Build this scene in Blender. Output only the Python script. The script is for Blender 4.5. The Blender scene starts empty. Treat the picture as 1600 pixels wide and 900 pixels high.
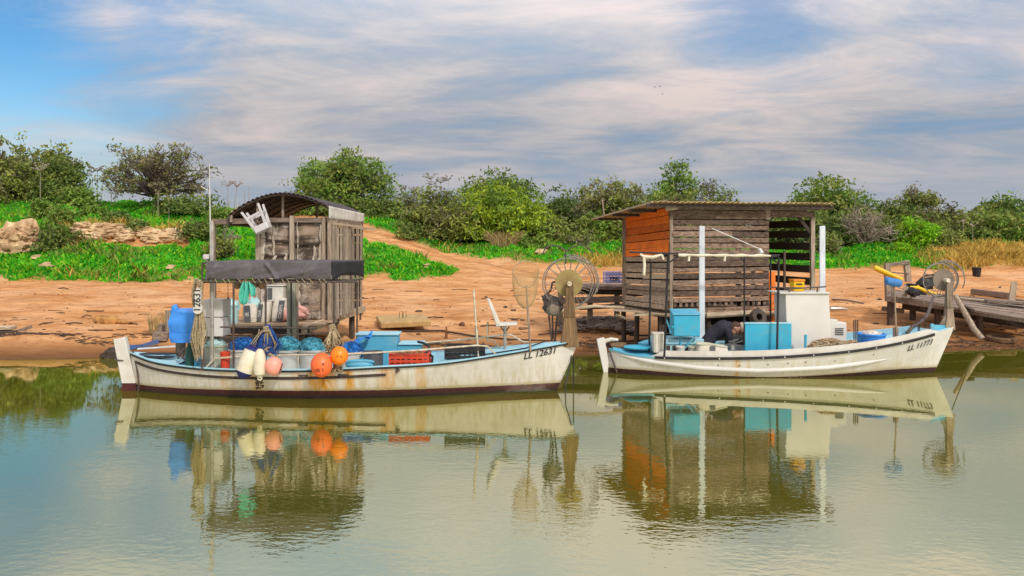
import bpy, math, random
import numpy as np
from mathutils import Vector, Matrix, Euler, noise as mn
random.seed(7); RNG = np.random.default_rng(11)
R = math.radians
F, H, YH = 1244.4, 2.5, 385.0          # lens of 28 mm on 36 mm film, eye height above the water
scene = bpy.context.scene; COL = scene.collection
def P(px, py, Y): return Vector(((px-800)/F*Y, Y, H-(py-YH)/F*Y))
def V(*a): return Vector(a)
def rnd(a, b): return random.uniform(a, b)

# ---------------------------------------------------------------- mesh builder
class MB:
    def __init__(s): s.v=[]; s.f=[]
    def add(s, vs, fs):
        o=len(s.v); s.v+= [tuple(v) for v in vs]; s.f+= [tuple(i+o for i in f) for f in fs]; return s
    def hexa(s, c):            # 8 corners: bottom 4 ccw, top 4 ccw
        return s.add(c, [(3,2,1,0),(4,5,6,7),(0,1,5,4),(1,2,6,5),(2,3,7,6),(3,0,4,7)])
    def box(s, a, b):
        x0,y0,z0=a; x1,y1,z1=b
        return s.hexa([(x0,y0,z0),(x1,y0,z0),(x1,y1,z0),(x0,y1,z0),(x0,y0,z1),(x1,y0,z1),(x1,y1,z1),(x0,y1,z1)])
    def obox(s, c, size, rot=(0,0,0)):
        m=Euler(rot).to_matrix(); h=Vector(size)/2; c=Vector(c)
        return s.hexa([c+m@Vector((sx*h.x,sy*h.y,sz*h.z)) for sz in (-1,1) for sx,sy in ((-1,-1),(1,-1),(1,1),(-1,1))])
    def beam(s, p0, p1, w, h, up=(0,0,1), taper=1.0):
        p0=Vector(p0); p1=Vector(p1); d=(p1-p0).normalized(); u=Vector(up)
        if abs(d.dot(u))>.95: u=Vector((0,1,0))
        r=d.cross(u).normalized(); u=r.cross(d).normalized(); c=[]
        for p,k in ((p0,1),(p1,taper)):
            c.append([p-r*w/2*k-u*h/2*k, p+r*w/2*k-u*h/2*k, p+r*w/2*k+u*h/2*k, p-r*w/2*k+u*h/2*k])
        return s.add(c[0]+c[1], [(3,2,1,0),(4,5,6,7),(0,1,5,4),(1,2,6,5),(2,3,7,6),(3,0,4,7)])
    def tube(s, pts, r, n=8, closed=False):
        pts=[Vector(p) for p in pts]; k=len(pts); rs=r if isinstance(r,(list,tuple)) else [r]*k
        vs=[]; fs=[]; prev=None
        for i,p in enumerate(pts):
            a=pts[(i-1)%k] if (i>0 or closed) else p; b=pts[(i+1)%k] if (i<k-1 or closed) else p
            d=(b-a); d=d.normalized() if d.length>1e-9 else Vector((0,0,1))
            if prev is None:
                u=Vector((0,0,1)) if abs(d.z)<.9 else Vector((1,0,0)); u=(u-d*u.dot(d)).normalized()
            else:
                u=prev-d*prev.dot(d); u=u.normalized() if u.length>1e-6 else d.orthogonal().normalized()
            prev=u; w=d.cross(u)
            for j in range(n):
                t=2*math.pi*j/n; vs.append(p+(u*math.cos(t)+w*math.sin(t))*rs[i])
        m=k if closed else k-1
        for i in range(m):
            i2=(i+1)%k
            for j in range(n):
                j2=(j+1)%n; fs.append((i*n+j,i*n+j2,i2*n+j2,i2*n+j))
        if not closed:
            fs.append(tuple(range(n-1,-1,-1))); fs.append(tuple((k-1)*n+j for j in range(n)))
        return s.add(vs,fs)
    def lathe(s, prof, c, n=24, mat=None):
        c=Vector(c); vs=[]; fs=[]; k=len(prof)
        for r,z in prof:
            for j in range(n):
                t=2*math.pi*j/n; p=Vector((r*math.cos(t), r*math.sin(t), z))
                vs.append(c+(mat@p if mat else p))
        for i in range(k-1):
            for j in range(n):
                j2=(j+1)%n; fs.append((i*n+j,i*n+j2,(i+1)*n+j2,(i+1)*n+j))
        if prof[0][0]>1e-4: fs.append(tuple(range(n-1,-1,-1)))
        if prof[-1][0]>1e-4: fs.append(tuple((k-1)*n+j for j in range(n)))
        return s.add(vs,fs)
    def ell(s, c, r, nu=16, nv=10, amp=0, fr=2.0, rot=None, seed=0):
        c=Vector(c); m=Euler(rot).to_matrix() if rot else Matrix.Identity(3); vs=[]; fs=[]
        for i in range(nv+1):
            a=math.pi*i/nv
            for j in range(nu):
                b=2*math.pi*j/nu; d=Vector((math.sin(a)*math.cos(b), math.sin(a)*math.sin(b), -math.cos(a)))
                k=1+amp*mn.noise(d*fr+Vector((seed*3.1,seed*1.7,seed))) if amp else 1
                vs.append(c+m@Vector((d.x*r[0]*k,d.y*r[1]*k,d.z*r[2]*k)))
        for i in range(nv):
            for j in range(nu):
                j2=(j+1)%nu; fs.append((i*nu+j,i*nu+j2,(i+1)*nu+j2,(i+1)*nu+j))
        return s.add(vs,fs)
    def ring(s, c, rad, r, axis=(0,1,0), n=40, m=6, a0=0, a1=360, sx=1.0):
        ax=Vector(axis).normalized(); u=Vector((0,0,1)) if abs(ax.z)<.9 else Vector((1,0,0)); u=(u-ax*u.dot(ax)).normalized(); w=ax.cross(u)
        full=abs(a1-a0)>=360; k=n if full else n+1; pts=[]
        for i in range(k):
            t=R(a0+(a1-a0)*i/n); pts.append(Vector(c)+(u*math.cos(t)+w*math.sin(t)*sx)*rad)
        return s.tube(pts, r, m, closed=full)
    def grid(s, fn, nu, nv):
        vs=[fn(i/nu, j/nv) for j in range(nv+1) for i in range(nu+1)]
        return s.add(vs, [(j*(nu+1)+i, j*(nu+1)+i+1, (j+1)*(nu+1)+i+1, (j+1)*(nu+1)+i) for j in range(nv) for i in range(nu)])
    def mesh(s, name, off, sharp=35, smooth=True):
        me=bpy.data.meshes.new(name)
        me.from_pydata([(x-off.x,y-off.y,z-off.z) for x,y,z in s.v], [], s.f); me.validate(); me.update()
        if smooth:
            me.shade_smooth()
            try: me.set_sharp_from_angle(angle=R(sharp))
            except Exception: pass
        return me
    def build(s, name, mat, parent=None, base=None, sharp=35, smooth=True, bevel=0, solid=0):
        off=Vector(base) if base is not None else (WL(parent) if parent else Vector((0,0,0)))
        me=s.mesh(name, off, sharp, smooth)
        for m in (mat if isinstance(mat,(list,tuple)) else [mat]): me.materials.append(m)
        o=bpy.data.objects.new(name, me); COL.objects.link(o)
        if parent: o.parent=parent; o['w']=list(off)
        else: o.location=off; o['w']=list(off)
        if solid:
            q=o.modifiers.new('thickness','SOLIDIFY'); q.thickness=solid; q.offset=0
        if bevel:
            q=o.modifiers.new('bevel','BEVEL'); q.width=bevel; q.segments=2; q.limit_method='ANGLE'; q.angle_limit=R(40)
        return o
def WL(o): return Vector(o['w'])
def tag(o, label=None, cat=None, group=None, kind=None):
    for k,v in (('label',label),('category',cat),('group',group),('kind',kind)):
        if v: o[k]=v
    return o
def thing(name, loc, label, cat, group=None):
    o=bpy.data.objects.new(name,None); COL.objects.link(o); o.location=loc; o['w']=list(loc); o.empty_display_size=.1
    return tag(o,label,cat,group)
def dup(o, dloc, label=None, rz=0, scale=1.0):
    c=o.copy(); COL.objects.link(c); c.location=Vector(o.location)+Vector(dloc); c.rotation_euler=(0,0,rz); c.scale=(scale,)*3
    if label: c['label']=label
    for ch in o.children:
        d=ch.copy(); COL.objects.link(d); d.parent=c
        for g in ch.children:
            e=g.copy(); COL.objects.link(e); e.parent=d
    return c
def text_geo(txt, size, shear=0.0, bold=0.0, ext=0.0):
    cu=bpy.data.curves.new('t','FONT'); cu.body=txt; cu.size=size; cu.shear=shear; cu.offset=bold; cu.extrude=ext; cu.align_x='CENTER'; cu.align_y='CENTER'
    o=bpy.data.objects.new('t',cu); COL.objects.link(o)
    dg=bpy.context.evaluated_depsgraph_get(); me=bpy.data.meshes.new_from_object(o.evaluated_get(dg))
    vs=[v.co.copy() for v in me.vertices]; fs=[tuple(p.vertices) for p in me.polygons]
    bpy.data.objects.remove(o); bpy.data.meshes.remove(me); bpy.data.curves.remove(cu)
    return vs,fs
def flat_text(mb, txt, size, c, right=(1,0,0), up=(0,0,1), shear=0, bold=0, ext=.002):
    vs,fs=text_geo(txt,size,shear,bold,ext); r=Vector(right).normalized(); u=Vector(up).normalized(); n=r.cross(u)
    return mb.add([Vector(c)+r*v.x+u*v.y+n*v.z for v in vs], fs)

# ---------------------------------------------------------------- materials
def nodes(name):
    m=bpy.data.materials.new(name); m.use_nodes=True; nt=m.node_tree; nt.nodes.clear()
    return m,nt,nt.nodes,nt.links
def c4(c): return (c[0],c[1],c[2],1)
def mat(name, col, col2=None, scale=5, stretch=(1,1,1), rough=.65, bump=.15, dist=.01, metal=0, island=.0, dirt=None, dscale=3, damt=.5, spec=.35, lo=.35, hi=.65):
    m,nt,N,L=nodes(name)
    out=N.new('ShaderNodeOutputMaterial'); b=N.new('ShaderNodeBsdfPrincipled'); L.new(b.outputs[0],out.inputs[0])
    tc=N.new('ShaderNodeTexCoord'); mp=N.new('ShaderNodeMapping'); mp.inputs['Scale'].default_value=stretch; L.new(tc.outputs['Object'],mp.inputs[0])
    n=N.new('ShaderNodeTexNoise'); n.inputs['Scale'].default_value=scale; n.inputs['Detail'].default_value=7; n.inputs['Roughness'].default_value=.65; L.new(mp.outputs[0],n.inputs['Vector'])
    r=N.new('ShaderNodeValToRGB'); L.new(n.outputs[0],r.inputs[0])
    col2=col2 or [x*.72 for x in col]
    r.color_ramp.elements[0].position=lo; r.color_ramp.elements[0].color=c4(col2); r.color_ramp.elements[1].position=hi; r.color_ramp.elements[1].color=c4(col)
    cur=r.outputs[0]
    if dirt:
        n2=N.new('ShaderNodeTexNoise'); n2.inputs['Scale'].default_value=dscale; n2.inputs['Detail'].default_value=8; n2.inputs['Roughness'].default_value=.7; L.new(tc.outputs['Object'],n2.inputs['Vector'])
        q=N.new('ShaderNodeMapRange'); q.inputs[1].default_value=.5; q.inputs[2].default_value=.68; q.inputs[4].default_value=damt; L.new(n2.outputs[0],q.inputs[0])
        x=N.new('ShaderNodeMix'); x.data_type='RGBA'; L.new(q.outputs[0],x.inputs[0]); L.new(cur,x.inputs[6]); x.inputs[7].default_value=c4(dirt); cur=x.outputs[2]
    if island:
        g=N.new('ShaderNodeNewGeometry'); q=N.new('ShaderNodeMapRange'); q.inputs[3].default_value=1-island; q.inputs[4].default_value=1+island*.7; L.new(g.outputs['Random Per Island'],q.inputs[0])
        x=N.new('ShaderNodeVectorMath'); x.operation='SCALE'; L.new(cur,x.inputs[0]); L.new(q.outputs[0],x.inputs['Scale']); cur=x.outputs[0]
    L.new(cur,b.inputs['Base Color'])
    b.inputs['Roughness'].default_value=rough; b.inputs['Metallic'].default_value=metal; b.inputs['Specular IOR Level'].default_value=spec
    if bump:
        bp=N.new('ShaderNodeBump'); bp.inputs['Strength'].default_value=bump; bp.inputs['Distance'].default_value=dist; L.new(n.outputs[0],bp.inputs['Height']); L.new(bp.outputs[0],b.inputs['Normal'])
    return m
def leafmat(name, col, col2, var=.35, scale=.6):
    m,nt,N,L=nodes(name)
    out=N.new('ShaderNodeOutputMaterial'); b=N.new('ShaderNodeBsdfPrincipled')
    tc=N.new('ShaderNodeTexCoord'); n=N.new('ShaderNodeTexNoise'); n.inputs['Scale'].default_value=scale; n.inputs['Detail'].default_value=4; L.new(tc.outputs['Object'],n.inputs['Vector'])
    g=N.new('ShaderNodeNewGeometry'); a=N.new('ShaderNodeMath'); a.operation='MULTIPLY_ADD'; a.inputs[1].default_value=var; L.new(g.outputs['Random Per Island'],a.inputs[0]); L.new(n.outputs[0],a.inputs[2])
    r=N.new('ShaderNodeValToRGB'); r.color_ramp.elements[0].position=.38; r.color_ramp.elements[0].color=c4(col2); r.color_ramp.elements[1].position=.62+var*.8; r.color_ramp.elements[1].color=c4(col); L.new(a.outputs[0],r.inputs[0])
    L.new(r.outputs[0],b.inputs['Base Color']); b.inputs['Roughness'].default_value=.6; b.inputs['Specular IOR Level'].default_value=.25
    t=N.new('ShaderNodeBsdfTranslucent'); L.new(r.outputs[0],t.inputs[0]); x=N.new('ShaderNodeMixShader'); x.inputs[0].default_value=.25; L.new(b.outputs[0],x.inputs[1]); L.new(t.outputs[0],x.inputs[2]); L.new(x.outputs[0],out.inputs[0])
    return m
M={}
def wood(name,c1,c2,axis,**k):
    st={'x':(1.2,16,16),'y':(16,1.2,16),'z':(16,16,1.2)}[axis]
    return mat(name,c1,c2,scale=2.2,stretch=st,rough=.85,bump=.5,dist=.012,island=k.pop('island',.3),**k)
M['wood_x']=wood('weathered_wood_x',(.34,.25,.19),(.11,.075,.055),'x')
M['wood_y']=wood('weathered_wood_y',(.36,.27,.19),(.13,.085,.06),'y')
M['wood_z']=wood('weathered_wood_z',(.40,.31,.22),(.15,.10,.07),'z')
M['pale_x']=wood('pale_wood_x',(.62,.50,.34),(.30,.21,.13),'x')
M['pale_z']=wood('pale_wood_z',(.47,.38,.28),(.19,.135,.09),'z')
M['hutwood']=wood('brown_wood_x',(.34,.22,.15),(.062,.038,.026),'x',island=.6,dirt=(.40,.30,.22),dscale=1.7,damt=.3)
M['sidewood']=wood('grey_wood_y',(.60,.46,.32),(.20,.135,.09),'y',island=.4)
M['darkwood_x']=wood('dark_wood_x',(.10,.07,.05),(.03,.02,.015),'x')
M['darkwood_z']=wood('dark_wood_z',(.13,.085,.06),(.04,.025,.02),'z')
M['orange']=wood('orange_boards',(1.0,.25,.02),(.66,.12,.014),'y',island=.35,dirt=(.25,.06,.02),dscale=2.5,damt=.35)
M['orangepaint']=mat('orange_paint',(.85,.20,.02),(.7,.15,.02))
M['ply']=mat('peeling_plywood',(.36,.26,.18),(.07,.048,.034),scale=1.3,stretch=(1,1,3.6),rough=.9,bump=.8,dist=.04,dirt=(.74,.66,.55),dscale=2.6,damt=.85,lo=.42,hi=.60)
M['tin']=mat('rusty_roof_sheet',(.50,.34,.15),(.22,.14,.07),scale=6,rough=.7,bump=.2)
M['darkroof']=mat('dark_brown_sheet',(.085,.055,.05),(.03,.018,.018),scale=2,stretch=(3,.5,3),rough=.6,bump=.1)
M['valance']=mat('pale_canvas',(.66,.61,.53),(.45,.41,.35),scale=3,bump=.3,dist=.02,rough=.9)
M['canvas']=mat('charcoal_canvas',(.125,.11,.115),(.075,.065,.07),scale=2.5,stretch=(1,1,1),rough=.55,bump=.5,dist=.03,dirt=(.22,.2,.2),dscale=4,damt=.35)
M['blackcanvas']=mat('black_canvas',(.03,.028,.03),(.015,.014,.016),scale=3,rough=.7)
M['pipe']=mat('rusty_steel_pipe',(.10,.075,.06),(.04,.03,.028),scale=14,rough=.6,bump=.1,dirt=(.22,.09,.03),dscale=9)
M['black']=mat('black_rubber',(.03,.028,.028),(.015,.014,.014),scale=9,rough=.6)
M['blackpaint']=mat('black_lettering',(.02,.02,.022),(.015,.015,.015),rough=.5,bump=0)
M['darksteel']=mat('dull_steel',(.34,.31,.27),(.16,.13,.10),scale=14,rough=.5,metal=.2,bump=.05,dirt=(.22,.12,.06),dscale=8,damt=.5)
M['steel']=mat('galvanised_steel',(.52,.50,.45),(.34,.31,.27),scale=12,rough=.45,metal=.4,bump=.05,dirt=(.3,.17,.08),dscale=7,damt=.4)
M['whiterail']=mat('worn_white_rail',(.70,.62,.48),(.42,.32,.2),scale=12,rough=.5)
M['white']=mat('weathered_white_paint',(.70,.67,.61),(.56,.52,.45),scale=3,rough=.5,bump=.06,dirt=(.48,.40,.28),dscale=5,damt=.45)
M['cleanwhite']=mat('white_gelcoat',(.70,.67,.63),(.61,.58,.53),scale=1.5,rough=.4,bump=.03,dirt=(.6,.53,.42),dscale=3,damt=.3)
M['palepost']=mat('pale_blue_white_post',(.66,.70,.74),(.52,.55,.58),scale=4,stretch=(2,2,.5),rough=.5,dirt=(.42,.4,.38),dscale=3,damt=.4)
M['plastic']=mat('grey_white_plastic',(.66,.62,.60),(.56,.52,.50),scale=4,rough=.4,bump=.02)
M['blue']=mat('sky_blue_paint',(.115,.46,.63),(.08,.36,.52),scale=2.2,rough=.5,bump=.08,dirt=(.24,.36,.38),dscale=4.5,damt=.6)
M['turq']=mat('turquoise_paint',(.045,.40,.58),(.03,.32,.49),scale=2,rough=.5,bump=.06,dirt=(.14,.32,.36),dscale=4.5,damt=.55)
M['paleblue']=mat('pale_blue_deck',(.40,.66,.74),(.27,.54,.64),scale=2,rough=.5,bump=.08,dirt=(.5,.56,.5),dscale=7,damt=.5)
M['tarp']=mat('blue_tarpaulin',(.06,.30,.80),(.04,.22,.66),scale=3,rough=.45,bump=.5,dist=.03)
M['netblue']=mat('blue_net',(.03,.19,.52),(.012,.09,.32),scale=18,rough=.8,bump=.8,dist=.03,island=.4)
M['netteal']=mat('teal_net',(.12,.42,.50),(.04,.24,.34),scale=18,rough=.8,bump=.8,dist=.03,island=.4)
M['netbeige']=mat('beige_net',(.58,.44,.28),(.32,.22,.12),scale=18,rough=.9,bump=.8,dist=.03,island=.3)
M['rope']=mat('old_rope',(.52,.42,.26),(.28,.2,.11),scale=30,rough=.9,island=.35)
M['bluerope']=mat('blue_rope',(.035,.11,.38),(.015,.05,.2),scale=30,rough=.9,island=.4)
M['floatwhite']=mat('cream_float',(.78,.72,.56),(.62,.54,.38),scale=3,rough=.5,dirt=(.42,.38,.16),dscale=5,damt=.5)
M['floatblue']=mat('navy_float_end',(.02,.025,.16),rough=.45)
M['pink']=mat('pink_float',(.90,.36,.27),(.8,.3,.22),scale=3,rough=.4,dirt=(.5,.25,.18),dscale=6,damt=.3)
M['coral']=mat('coral_float',(.92,.17,.045),(.85,.13,.03),scale=3,rough=.4,dirt=(.55,.2,.09),dscale=7,damt=.6)
M['orangefloat']=mat('orange_float',(.95,.24,.01),(.85,.19,.01),scale=3,rough=.35,dirt=(.55,.2,.04),dscale=8,damt=.55)
M['brownfloat']=mat('brown_float',(.36,.20,.12),(.16,.08,.05),scale=7,rough=.7)
M['red']=mat('red_plastic',(.68,.07,.025),(.52,.05,.02),scale=4,rough=.5)
M['mint']=mat('mint_cloth',(.12,.56,.42),(.06,.38,.29),scale=6,rough=.9,bump=.4)
M['minttub']=mat('mint_plastic',(.42,.62,.60),(.32,.5,.49),scale=3,rough=.4)
M['pinkcloth']=mat('pink_cloth',(.75,.42,.36),(.55,.28,.23),scale=5,rough=.9,bump=.5)
M['grey']=mat('grey_plastic',(.12,.12,.125),(.085,.085,.09),scale=5,rough=.5)
M['greencyl']=mat('green_bottle',(.012,.075,.062),(.008,.045,.04),scale=4,rough=.4)
M['paletub']=mat('pale_green_tub',(.55,.55,.42),(.4,.4,.29),scale=3,rough=.55,dirt=(.32,.3,.18))
M['yellow']=mat('yellow_plastic',(.85,.52,.015),(.72,.42,.01),scale=4,rough=.45)
M['bluefoam']=mat('blue_foam',(.07,.24,.55),(.05,.17,.42),scale=8,rough=.8)
M['drum']=mat('olive_drum_plate',(.36,.27,.10),(.25,.18,.06),scale=5,rough=.55,bump=.1,dirt=(.2,.13,.05),dscale=4)
M['drumgrey']=mat('grey_drum_plate',(.25,.20,.15),(.15,.115,.085),scale=5,rough=.5,bump=.1,dirt=(.12,.07,.04),dscale=4)
M['rock2']=mat('ochre_rock',(.58,.30,.09),(.24,.11,.04),scale=5,rough=.95,bump=.8,dist=.05)
M['rock']=mat('pale_rock',(.72,.51,.29),(.33,.19,.09),scale=1.6,rough=.95,bump=.8,dist=.1,island=.22)
M['bark']=mat('grey_bark',(.16,.125,.095),(.07,.05,.04),scale=3,stretch=(4,4,1),rough=.95,bump=.5)
M['palebark']=mat('pale_bark',(.52,.44,.32),(.3,.24,.17),scale=3,stretch=(4,4,1),rough=.95)
M['deadtwig']=mat('dead_twigs',(.40,.32,.24),(.22,.17,.13),scale=3,rough=.95,island=.4)
M['cavity_shade']=mat('shade_black_boards',(.022,.016,.013),(.012,.009,.008),scale=4,rough=.95)  # near-black colour stands in for the shade beneath the plank hut
M['tornply']=mat('torn_ply_strip',(.66,.57,.46),(.36,.28,.20),scale=3,stretch=(3,3,.6),rough=.9)
M['jacket']=mat('dark_jacket',(.035,.03,.045),(.018,.016,.024),scale=9,rough=.85,bump=.3)
M['trousers']=mat('dark_trousers',(.03,.03,.035),(.02,.02,.024),scale=9,rough=.9)
M['skin']=mat('skin',(.55,.30,.21),(.47,.24,.16),scale=9,rough=.5,bump=.05)
M['hair']=mat('brown_hair',(.11,.055,.032),(.05,.025,.016),scale=25,rough=.7,bump=.5)
M['palehair']=mat('grey_hair',(.55,.46,.34),(.36,.29,.2),scale=25,rough=.7,bump=.5)
M['sack']=mat('white_sack',(.74,.68,.58),(.58,.52,.42),scale=5,rough=.85,bump=.4)
M['crateblue']=mat('lilac_crate',(.50,.50,.85),(.36,.36,.68),scale=5,rough=.5)
M['deckboard']=wood('deck_board_x',(.50,.36,.22),(.22,.14,.085),'x',island=.3)
# ---------------------------------------------------------------- terrain
def _h(ix,iy,s): 
    n=(ix*374761393+iy*668265263+s*2147483647)&0xffffffff
    n=((n^(n>>13))*1274126177)&0xffffffff
    return ((n^(n>>16))&0xffff)/65535.0
def vn(x,y,s=0):
    x=np.asarray(x,float); y=np.asarray(y,float); ix=np.floor(x).astype(np.int64); iy=np.floor(y).astype(np.int64); fx=x-ix; fy=y-iy
    fx=fx*fx*(3-2*fx); fy=fy*fy*(3-2*fy)
    return (_h(ix,iy,s)*(1-fx)+_h(ix+1,iy,s)*fx)*(1-fy)+(_h(ix,iy+1,s)*(1-fx)+_h(ix+1,iy+1,s)*fx)*fy-.5
def fbm(x,y,s=0,o=3):
    r=0; a=1
    for i in range(o): r=r+a*vn(x*2**i,y*2**i,s+i); a*=.5
    return r
PROF=[
(-200,[(-80,-1.2),(14,-1.0),(17.6,0),(18.7,.17),(19.0,.36),(24,.62),(30,.90),(33.6,1.04),(35,1.6),(37,2.15),(38.5,2.5),(39.3,3.2),(44,4.1),(48,5.0),(55,5.5),(70,4.6),(120,3.6),(2500,3)]),
(290,[(-80,-1.2),(14,-1.0),(17.7,0),(18.8,.17),(19.1,.36),(24,.62),(30,.90),(33.6,1.04),(35,1.6),(37,2.15),(38.5,2.5),(39.3,3.1),(44,4.0),(48,4.9),(55,5.3),(70,4.5),(120,3.6),(2500,3)]),
(340,[(-80,-1.2),(14,-1.0),(17.7,0),(18.9,.17),(19.2,.36),(24,.62),(30,.90),(33.6,1.04),(36,1.7),(38.5,2.35),(40,2.7),(44,3.6),(48,4.6),(55,4.9),(70,4.3),(120,3.4),(2500,3)]),
(460,[(-80,-1.2),(14,-1.0),(17.9,0),(19,.17),(19.3,.36),(24,.62),(30,.90),(33.6,1.04),(36,1.7),(38.5,2.2),(41,2.75),(44,3.4),(48,4.4),(55,4.7),(70,4.2),(120,3.3),(2500,3)]),
(580,[(-80,-1.2),(14,-1.0),(17.9,0),(19,.15),(19.3,.30),(24,.58),(30,.88),(33.6,1.03),(36,1.65),(38.5,2.2),(41,2.7),(44,3.2),(48,4.0),(55,4.6),(70,4.2),(120,3.3),(2500,3)]),
(720,[(-80,-1.2),(14,-1.0),(18.1,0),(20,.22),(24,.55),(30,.88),(34,1.08),(37,1.4),(40,1.85),(44,2.6),(48,3.2),(55,3.7),(70,3.6),(120,3.2),(2500,3)]),
(900,[(-80,-1.2),(14,-1.0),(18.3,0),(20,.24),(24,.55),(30,.88),(34,1.08),(37,1.38),(40,1.95),(44,2.5),(48,2.8),(55,3.1),(70,3.2),(120,3.0),(2500,3)]),
(1200,[(-80,-1.2),(14,-1.0),(18.5,0),(20,.18),(24,.50),(30,.85),(34,1.05),(37,1.32),(40,1.75),(44,2.2),(48,2.5),(55,2.8),(70,3),(120,3),(2500,3)]),
(1800,[(-80,-1.2),(14,-1.0),(19.3,0),(20.5,.16),(24,.48),(30,.85),(34,1.08),(37,1.5),(40,2.1),(44,2.6),(48,2.9),(55,3.1),(70,3.2),(120,3),(2500,3)])]
def ground(x,y):
    x=np.atleast_1d(np.asarray(x,float)); y=np.atleast_1d(np.asarray(y,float))
    px=np.clip(x/np.maximum(y,8)*F+800,-200,1800); wob=.25*fbm(x*.5,y*0+3,5)+.12*fbm(x*2.1,y*0+9,8); yy=y+np.where(y<24,wob,0)
    zc=np.stack([np.interp(yy,[a for a,_ in pr],[b for _,b in pr]) for _,pr in PROF]); cp=np.array([c for c,_ in PROF])
    k=np.clip(np.searchsorted(cp,px,side='right')-1,0,len(cp)-2); t=(px-cp[k])/(cp[k+1]-cp[k]); t=t*t*(3-2*t); i=np.arange(len(px))
    z=zc[k,i]*(1-t)+zc[k+1,i]*t
    g,d=masks(x,y)
    amp=np.clip((y-17)/5,0,1)
    z=z+amp*(.07*fbm(x*.7,y*.9,1)+.045*fbm(x*2.2,y*3.4,2)-.05*np.clip(fbm(x*.25,y*1.6,12)-.12,0,1)) + g*(.34*fbm(x*.45,y*.6,3)+.42*np.abs(fbm(x*.9,y*1.0,4)))
    z=z-.055*ruts(x,y)
    z=z+np.clip((y-46)/30,0,1)*.8*fbm(x*.12,y*.12,6)
    return z
def ruts(x,y):
    r=np.zeros(x.shape)
    for a,s in ((24.2,.035),(25.7,.03),(28.3,-.02),(29.8,-.025),(31.4,.02),(27.0,.05)):
        d=np.abs(y-(a+s*x+.5*vn(x*.12,x*0+a,50))); r=np.maximum(r,np.clip(1-d/.26,0,1)*(.45+vn(x*.5,y*.2,51)))
    dd=road_d(x,y); r=np.maximum(r,np.clip(1-np.abs(dd-.62)/.3,0,1)*(dd<1.5))
    return np.clip(r,0,1)*(y<50)
def road_d(x,y):
    d=np.full(x.shape,1e9)
    for (ax,ay),(bx,by) in zip(ROADW,ROADW[1:]):
        vx,vy=bx-ax,by-ay; t=np.clip(((x-ax)*vx+(y-ay)*vy)/(vx*vx+vy*vy),0,1); d=np.minimum(d,np.hypot(x-ax-t*vx,y-ay-t*vy))
    return d
ROAD=[(860,35.2),(790,36.8),(720,39),(640,41.5),(570,44),(500,46.5),(430,48.5),(350,49.5)]
ROADW=[((p-800)/F*Y,Y) for p,Y in ROAD]
GS=([-400,560,650,705,735,800,900,1000,1300,1800],[33.7,33.7,34.0,35.3,40.5,39.6,38.4,37.9,37.8,37.2])
def masks(x,y):
    px=x/np.maximum(y,8)*F+800
    n=fbm(x*.7,y*.7,20); gs=np.interp(px,GS[0],GS[1])
    g=np.clip((y+n*1.5-gs)/.9+.45,0,1)
    d=np.full(x.shape,1e9)
    for (ax,ay),(bx,by) in zip(ROADW,ROADW[1:]):
        vx,vy=bx-ax,by-ay; t=np.clip(((x-ax)*vx+(y-ay)*vy)/(vx*vx+vy*vy),0,1); d=np.minimum(d,np.hypot(x-ax-t*vx,y-ay-t*vy))
    g=g*np.clip((d+n*.8-1.42)/.5,0,1)
    # bare pale earth below the rock ledge and patches on the hill
    led=((px>92)&(px<296)); e=np.clip(1-np.abs(y-38.5-.3*n)/.75,0,1)*led; g=g*(1-np.clip(e*2,0,1))
    g=g*np.clip(1-np.clip((fbm(x*.35,y*.5,31)-.42)/.1,0,1)*(y>41)*.9,0,1)
    dry=np.clip((px+90*n-1425)/90,0,1)*(y<42.6)+np.clip(1-np.abs(px-950)/70,0,1)*(y<39.8)+np.clip((30-px+60*n)/60,0,1)*(y>34.6)*.3+np.clip((fbm(x*.3,y*.4,37)-.52)/.2,0,1)*.5+np.clip(1-(y-gs)/.4,0,1)*.25*(n>.25)
    dry=dry+np.clip(1-np.abs(y-40.3)/1.0,0,1)*led*.8
    return g,np.clip(dry,0,1)*np.clip(g*2,0,1)
def gz(x,y): return float(ground(x,y)[0])
def on(px,Y): x=(px-800)/F*Y; return Vector((x,Y,gz(x,Y)))
def grow(a,b,n,q): return [a+(b-a)*(((i+1)/n)**q) for i in range(n)]
xs=np.array(sorted(set([-v for v in grow(34,1800,34,3)]+list(np.arange(-34,34.01,.2))+grow(34,1800,34,3))))
ys=np.array([-60,-20,0,8,12,14,15]+list(np.arange(15.5,24,.12))+list(np.arange(24,33,.13))+list(np.arange(33,50,.16))+list(np.arange(50,66,.6))+grow(66,2400,36,3))
X,Y=np.meshgrid(xs,ys); Z=ground(X.ravel(),Y.ravel()); g,d=masks(X.ravel(),Y.ravel())
nx,ny=len(xs),len(ys); idx=np.arange(nx*ny).reshape(ny,nx)
fs=np.stack([idx[:-1,:-1],idx[:-1,1:],idx[1:,1:],idx[1:,:-1]],-1).reshape(-1,4)
def npmesh(name, verts, faces, smooth=True):
    me=bpy.data.meshes.new(name); n=faces.shape[1]; me.vertices.add(len(verts)); me.vertices.foreach_set('co',np.ascontiguousarray(verts,dtype=np.float32).ravel())
    me.loops.add(faces.size); me.loops.foreach_set('vertex_index',np.ascontiguousarray(faces,dtype=np.int32).ravel())
    me.polygons.add(len(faces)); me.polygons.foreach_set('loop_start',np.arange(0,faces.size,n,dtype=np.int32)); me.polygons.foreach_set('loop_total',np.full(len(faces),n,dtype=np.int32))
    me.update(calc_edges=True); me.validate()
    if smooth: me.shade_smooth()
    return me
me=npmesh('ground',np.stack([X.ravel(),Y.ravel(),Z],-1),fs)
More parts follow.
